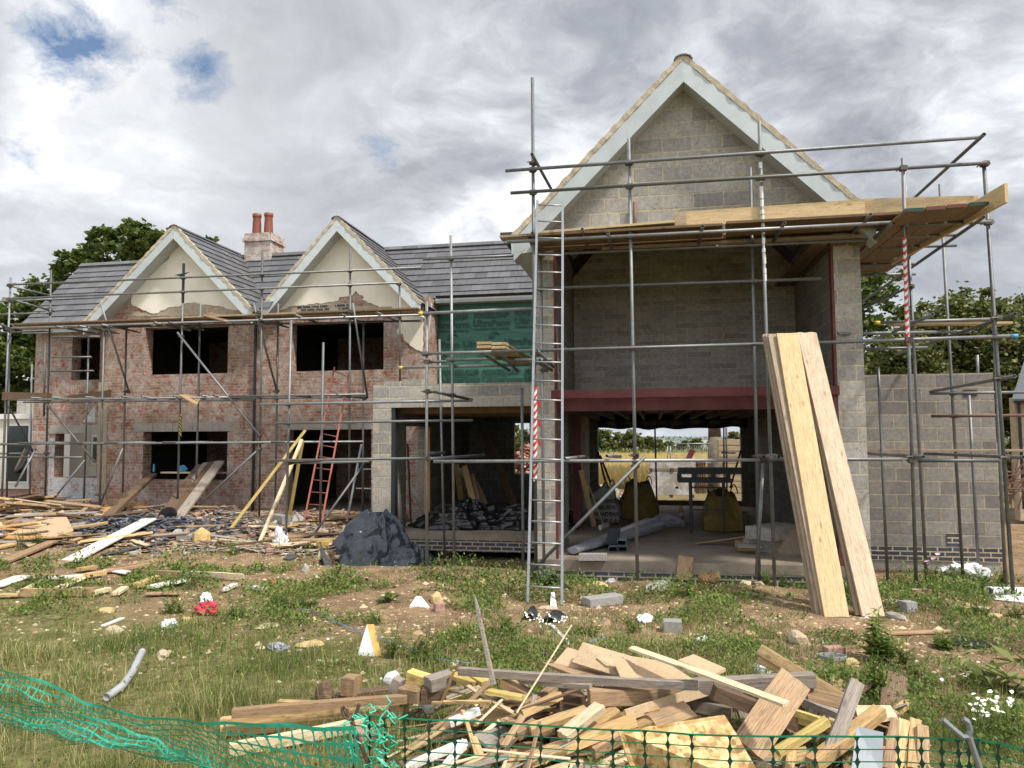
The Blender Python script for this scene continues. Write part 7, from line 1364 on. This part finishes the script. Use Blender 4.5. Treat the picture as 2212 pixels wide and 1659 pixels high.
# ---------------------------------------------------------------- things inside and behind the tall gable
def bag(name, label, x0, x1, ytop, Y, mat, seed, dep=.8, text=None):
    a, b = G(*KG(x0, 960), 0), G(*KG(x1, 960), 0); a, b = P(*KG(x0, 960), Y), P(*KG(x1, 960), Y); h = P(*KG(x0, ytop), Y).z; w_ = (b.x-a.x)/2; c = Vector(((a.x+b.x)/2, Y+dep/2, 0)); bm = bmesh.new(); bmesh.ops.create_cube(bm, size=2); bmesh.ops.subdivide_edges(bm, edges=bm.edges[:], cuts=9, use_grid_fill=True)
    for v in bm.verts:
        n_ = mnoise.noise(v.co*1.6+Vector((seed, 0, 0))); q = v.co.normalized()*1.25; p = v.co.lerp(q, .35); k = 1+.10*n_; p = Vector((p.x*w_*k, p.y*dep/2*k, (p.z*.5+.5)*h*(.88+.22*n_+.1*mnoise.noise(v.co*3)))); p.x = p.x*(1-.42*max(0, p.z/h)**1.5)+.12*w_*mnoise.noise(Vector((p.z*3, seed, 0))); p.y *= 1-.35*max(0, p.z/h); v.co = p
        if v.co.z < 0: v.co.z = 0
    me = bpy.data.meshes.new(name); bm.to_mesh(me); bm.free(); e = thing(name, label, 'bulk bag', c); o = link('bag_body', me, mat, e, Matrix.Translation(c)); mb = MB()
    for s_ in (-1, 1):
        pv = c+Vector((s_*w_*.7, -dep*.3, h*.9))
        for k in range(8): q = c+Vector((s_*w_*(.7-.05*k), -dep*.3, h*(.9+.22*math.sin((k+1)/8*math.pi)))); mb.tube(pv, q, .012, 5); pv = q
    mb.build('lifting_loops', 'blacktape', e)
    if text:
        for k, tx in enumerate(text): textmesh('printed_lettering', tx, .11, 'blacktape', e, Matrix.Translation((c.x-w_*.62, Y-.06-.0*k, h*.56-.14*k)) @ Matrix.Rotation(math.pi/2, 4, 'X'), bold=.004)
    return e
bag('bulk_bag', 'white bulk bag printed with black lines of lettering inside the gable', 215, 560, 660, 16.2, 'whitebag', 1, .9, ('HANWEST A', 'INDUSTR', 'ROADSWELL', 'ENABLE & CO'))
bag('bulk_bag', 'dull yellow bulk bag left of the rear opening', 560, 1000, 620, 17.0, 'yellowbag', 5, 1.0); bag('bulk_bag', 'dull yellow bulk bag slumped behind the steel trestle', 1500, 1980, 720, 15.2, 'yellowbag', 9, 1.0)
e = thing('steel_trestle', 'dark steel workbench trestle carrying a saw rail', 'trestle', G(*KG(1570, 1110), 0)); Yt = 15.0; mb = MB()
def gq(x, y, Y=Yt): return P(*KG(x, y), Y)
zt_ = gq(1370, 625).z
for x in (1365, 1390, 1740, 1765): a = gq(x, 1110); MB().box(a.x-.022, a.x+.022, Yt-.02+.4*(x in (1390, 1765)), Yt+.02+.4*(x in (1390, 1765)), 0, zt_).build('leg', 'darksteel', e)
a, b = gq(1220, 600), gq(1830, 600); MB().box(a.x, b.x, Yt-.05, Yt, zt_-.02, zt_+.06).build('top_rail', 'darksteel', e); MB().box(a.x, b.x, Yt+.4, Yt+.45, zt_-.02, zt_+.06).build('top_rail', 'darksteel', e)
a2, b2 = gq(1225, 545), gq(1950, 560); MB().box(a2.x, b2.x, Yt+.05, Yt+.35, zt_+.14, zt_+.26).build('saw_rail', 'darksteel', e)
for x in (1240, 1410, 1620, 1790): q = gq(x, 590); MB().box(q.x-.04, q.x+.04, Yt, Yt+.4, zt_+.062, zt_+.139).build('spacer', 'darksteel', e)
for z_ in (gq(1400, 690).z, gq(1400, 940).z): q, q2 = gq(1365, 690), gq(1760, 690); MB().box(q.x, q2.x, Yt-.012, Yt+.012, z_-.015, z_+.015).build('cross_bar', 'darksteel', e)
q = gq(1208, 600); mb = MB(); mb.tube((q.x, Yt-.03, zt_), (q.x, Yt-.03, gq(1208, 685).z), .005, 5); mb.box(q.x-.03, q.x+.03, Yt-.05, Yt-.01, gq(1208, 705).z, gq(1208, 680).z); mb.build('hanging_plug', 'black', e)
q = G(*KG(1258, 1060), 0); prof = [(.045, 0), (.05, .02), (.05, .2), (.045, .24), (.02, .31), (.02, .335), (0.001, .335)]; n = 12; vs = [q+Vector((math.cos(6.283*i/n)*r_*1.0, math.sin(6.283*i/n)*r_*1.0, z*1.0)) for r_, z in prof for i in range(n)]
e = thing('drink_bottle', 'clear bottle with orange drink standing on the dusty floor', 'bottle', q); M['bottle'] = simple('orange_drink', (.55, .25, .06), .15, 0, .1, 4, 0); mesh('bottle_body', vs, [(j*n+i, j*n+(i+1) % n, (j+1)*n+(i+1) % n, (j+1)*n+i) for j in range(len(prof)-1) for i in range(n)], 'bottle', e, True); MB().tube(q+Vector((0, 0, .10)), q+Vector((0, 0, .17)), .0515, 12).build('label_band', 'plastic_white', e)
a, b = G(*KG(40, 1400), .08), G(*KG(930, 1120), .10); vs, fs = [], []; N = 30
for i in range(N+1):
    f = i/N; p = a.lerp(b, f); d = (b-a).normalized(); s_ = Vector((0, 0, 1)).cross(d).normalized(); rr = .07+.12*f
    for k in range(16): t_ = 6.283*k/16; q = rr*(1+.22*mnoise.noise(Vector((f*1.2, k*.9, 3)))+.08*mnoise.noise(Vector((f*9, k*1.3, 8)))); vs.append(p+s_*q*1.4*math.cos(t_)+Vector((0, 0, max(-.09, q*.75*math.sin(t_)))))
fs = [(i*16+k, i*16+(k+1) % 16, (i+1)*16+(k+1) % 16, (i+1)*16+k) for i in range(N) for k in range(16)]+[tuple(range(16)), tuple(range(N*16, N*16+16))[::-1]]
tag(mesh('wrapped_bundle', vs, fs, 'wrap', None, False), 'long bundle wrapped in grey plastic on the gable floor', 'bundle')
for i, (x, y, h_, lab) in enumerate(((490, 1370, 0, 'left lower'), (600, 1370, 0, 'right lower'), (590, 1330, .10, 'upper'))):
    p = G(*KG(x, 1425), 0); e = thing('steel_lintel', '%s of the three grey steel channel lintels at the floor edge' % lab, 'lintel', p+Vector((0, 0, h_)), 'steel lintels at the floor edge'); mb = MB(); x0_, y0_ = p.x-.07, p.y
    mb.box(x0_, x0_+.14, y0_, y0_+1.1, h_+.006, h_+.01); mb.box(x0_, x0_+.004, y0_, y0_+1.1, h_+.0102, h_+.095); mb.box(x0_+.136, x0_+.14, y0_, y0_+1.1, h_+.0102, h_+.095); mb.box(x0_+.0045, x0_+.1355, y0_, y0_+1.1, h_+.091, h_+.095); mb.build('channel', 'metalsheet', e)
p = G(*KG(480, 1330), .11); sheet('bent_flashing', [p+Vector((-.12, 0, 0)), p+Vector((.1, 0, 0)), p+Vector((.14, .2, .22)), p+Vector((-.05, .2, .24))], .006, 'darksteel', 'bent dark flashing sticking up from the channel lintels', 'flashing')
crumple('plastic_bag', G(*KG(1120, 1120), 0), (.34, .2, .2), 'wrap', 'grey plastic sack with a dark logo on the gable floor', 'bag', 31)
def fb_(label, K, p, q, w_, t_, mat, h=0., cat='box', name='cardboard_box'): a, b = G(*K(*p), h+t_/2), G(*K(*q), h+t_/2); return beam(name, a, b, w_, t_, mat, label, cat)
fb_('thick yellow edged insulation board on the gable floor', KG, (1880, 1340), (2150, 1345), .5, .12, 'insul', name='insulation_board', cat='insulation'); fb_('grey facing sheet on the yellow edged insulation board', KG, (1880, 1340), (2150, 1345), .5, .006, 'concrete', .122, 'sheet', 'facing_sheet')
beam('timber_board', G(*KG(1430, 1320), .01), P(*KG(2180, 1215), 13.2), .12, .02, 'wood_tan', 'thin tan board angled up from the gable floor', 'board')
fb_('lower cream box against the right inner wall', K5B, (-30, 870), (215, 800), .5, .2, 'concrete'); fb_('upper cream box against the right inner wall', K5B, (-30, 770), (240, 735), .5, .2, 'concrete', .22)
rock('sand_heap', Vector((2.25, 13.0, .02)), (.42, .55, .42), 'sand', 'heap of pale sand behind the leaning boards inside the gable', 'sand heap', seed=3, kk=.15)
for i, (x, y) in enumerate(((1900, 1060), (1960, 1000), (2010, 1040), (2070, 1060))): fb_('white offcut box, %s from the left, beside the slumped bag' % ('first second third fourth'.split()[i]), KG, (x-35, y), (x+40, y), .2, .16, 'concrete', 0)
beam('timber_batten', G(*KG(280, 1130), 0), P(*KG(130, 500), 15.0), .1, .04, 'wood', 'golden board leaning by the red steel post', 'batten', up=(0, -1, .2))
e = thing('broom', 'long thin pale broom leaning beside the white bulk bag', 'broom', G(*KG(380, 1140), 0)); a = G(*KG(385, 1120), .03); beam('handle', a, P(*KG(130, 420), 15.2), .025, .025, 'wood_pale', parent=e); beam('brush_head', G(*KG(345, 1145), .04), G(*KG(430, 1110), .04), .06, .09, 'whitetape', parent=e)
def tubeG(name, label, p, q, Y, mat='darksteel', r_=.024): o = tube(name, P(*KG(*p), Y), P(*KG(*q), Y), mat, None, r_); return tag(o, label, 'prop')
tubeG('steel_prop', 'thin dark prop standing in the middle of the rear opening', (962, 0), (985, 880), 21.5); tubeG('steel_prop', 'left of the two dark props at the right of the rear opening', (1738, 20), (1745, 880), 21.6); tubeG('steel_prop', 'right of the two dark props at the right of the rear opening', (1765, 20), (1775, 880), 21.8)
tubeG('steel_prop', 'dark strut leaning left in the rear opening', (320, 290), (410, 640), 20.4, r_=.03); tubeG('steel_prop', 'second dark strut beside the leaning one', (345, 330), (465, 640), 20.5, r_=.03); tubeG('steel_prop', 'dark strut leaning at the right jamb of the rear opening', (1930, 270), (1810, 700), 20.4)
a = P(*KG(2050, 300), 20.7); tubeG('steel_prop', 'short level dark rail between the right props', (1710, 300), (1870, 302), 21.7)
# wrapped block pallets
def pallet(label, x0, x1, yt, yb, Y, dep):
    a, b = P(*KG(x0, yb), Y), P(*KG(x1, yt), Y); e = thing('block_pallet', label, 'pallet', (a.x, Y, a.z), 'wrapped pallets behind the house'); mb = MB(); mb.box(a.x, b.x, Y, Y+dep, a.z+.1, b.z); mb.build('wrapped_blocks', 'palletwrap', e)
    mb = MB(); [mb.box(a.x+k*(b.x-a.x-.1)/2, a.x+k*(b.x-a.x-.1)/2+.1, Y-.01, Y+dep+.01, a.z, a.z+.098) for k in range(3)]; mb.build('pallet_base', 'wood_dark', e)
M['palletwrap'] = masonry('wrapped_pale_blocks', .44, .215, (.46, .44, .42), (.50, .48, .46), (.40, .385, .37), .01, wob=.004, rough=.35, stain=[(3, .45, .6, (.78, .78, .80), .8)])
gpz = G(*KG(1200, 810), -.15).y
pallet('lower white wrapped pallet of blocks behind the rear opening', 895, 1400, 515, 805, gpz, 1.2); pallet('upper white wrapped pallet of blocks stacked on the lower one', 900, 1420, 400, 510, gpz-.02, 1.2)
a, b = P(*KG(1685, 350), 25), P(*KG(1870, 720), 25); mb = MB(); k = 0; z = -.15
while z < P(*KG(1750, 160), 25).z: mb.box(a.x+(.15 if k % 5 == 0 else 0), b.x+1, 25, 26, z, z+.17); z += .19; k += 1
tag(mb.build('timber_stack', 'wood_pale'), 'tall stack of pale sawn timber right of the tree trunk', 'timber stack')
e = thing('mesh_fence', 'galvanised temporary fence panel standing at the field edge', 'fence', P(*KG(1340, 500), 29)); Yf = 29
for (p, q) in (((1105, 225), (1105, 420)), ((1135, 225), (1135, 420)), ((1140, 203), (1600, 195)), ((1140, 420), (1600, 415))): tube('fence_tube', P(*KG(*p), Yf), P(*KG(*q), Yf), 'alu', e, .02, 8)
for k in range(22): a = P(*KG(1150+k*20, 203), Yf); tube('fence_wire', (a.x, Yf, a.z), (a.x, Yf, -.1), 'alu', e, .003, 4)
e = thing('rusty_rack', 'rusty red steel rack beside the wrapped pallets', 'rack', P(*KG(1480, 520), 27))
for x in (1425, 1445, 1470, 1495, 1520): a = P(*KG(x, 400), 27); MB().box(a.x-.03, a.x+.03, 27, 27.06, -.15, a.z+.05).build('upright', 'tube_rust', e)
for y in (420, 460, 500): a, b = P(*KG(1420, y), 27), P(*KG(1535, y), 27); MB().box(a.x, b.x, 26.96, 26.99, a.z-.02, a.z+.02).build('rail', 'tube_rust', e)
beam('conveyor_arm', P(*KG(1335, 380), 26), P(*KG(1390, 265), 26), .18, .18, 'redsteel', 'red lattice arm poking up behind the pallets', 'machine arm')
for i in range(1): 
    n = 900; x = rng.normal(P(*KG(360, 600), 25).x, .5, n); y = rng.normal(25.2, .5, n); boxes('rubble_heap', x, y, -.15+rng.random(n)*.35*np.exp(-((x-x.mean())/.6)**2), rng.uniform(.05, .15, n), rng.uniform(.05, .12, n), rng.uniform(.04, .08, n), 'rubble', 'heap of broken brick at the left of the rear opening')
    qx = P(1128, 970, 26).x; n = 1800; x = rng.normal(qx, .9, n); y = rng.normal(26, .6, n); boxes('brick_heap', x, y, -.15+rng.random(n)*1.7*np.exp(-((x-qx-.3)/1.0)**2), rng.uniform(.08, .2, n), rng.uniform(.07, .12, n), rng.uniform(.05, .08, n), 'redheap', 'tall heap of red broken brick behind the porch window')
# rebar cages at the right edge, old bottle on the window ledge
r = random.Random(5); e = thing('rebar_cage', 'tangle of rusty reinforcing mesh at the right frame edge', 'rebar', P(2195, 1050, 16)); mb = MB()
for k in range(26): p = P(r.uniform(2172, 2225), r.uniform(1018, 1062), 16+r.uniform(-.3, .3)); an = r.choice((.1, 1.45, .9))+r.uniform(-.2, .2); d = Vector((math.cos(an), r.uniform(-.2, .2), math.sin(an)))*.4; mb.tube(p-d, p+d, .012, 5)
mb.build('bars', 'tube_rust', e)
beam('timber_board', (-12.7, YB+.22, .98), (-10.75, YB+.22, .98), .2, .04, 'wood_pale', 'pale ledge board inside the lower left window', 'board')
mb = MB(); a = P(*KE(1298, 850), YB+.2); tag(MB().tube((a.x, YB+.2, 1.0), (a.x, YB+.2, 1.2), .03, 10, .02).build('water_bottle', 'bluecap'), 'small blue bottle on the ledge of the lower left window', 'bottle')
a = P(*KE(1560, 850), YB+.4); crumple('blue_bag', Vector((a.x, YB+.3, 1.0)), (.14, .09, .14), 'bluecap', 'blue bag on the ledge of the lower left window', 'bag', 3)
# trestles in the dark doorway
for i, (y0_, lab) in enumerate(((.95, 'upper'), (.45, 'lower'))): a = P(*KF(1070, 930), 18.6); beam('shelf_bar', (a.x, 18.6, y0_+.1), (a.x+.6, 18.6, y0_+.1), .03, .03, 'whitetape', lab+' pale bar of a trestle in the dark doorway', 'trestle bar')
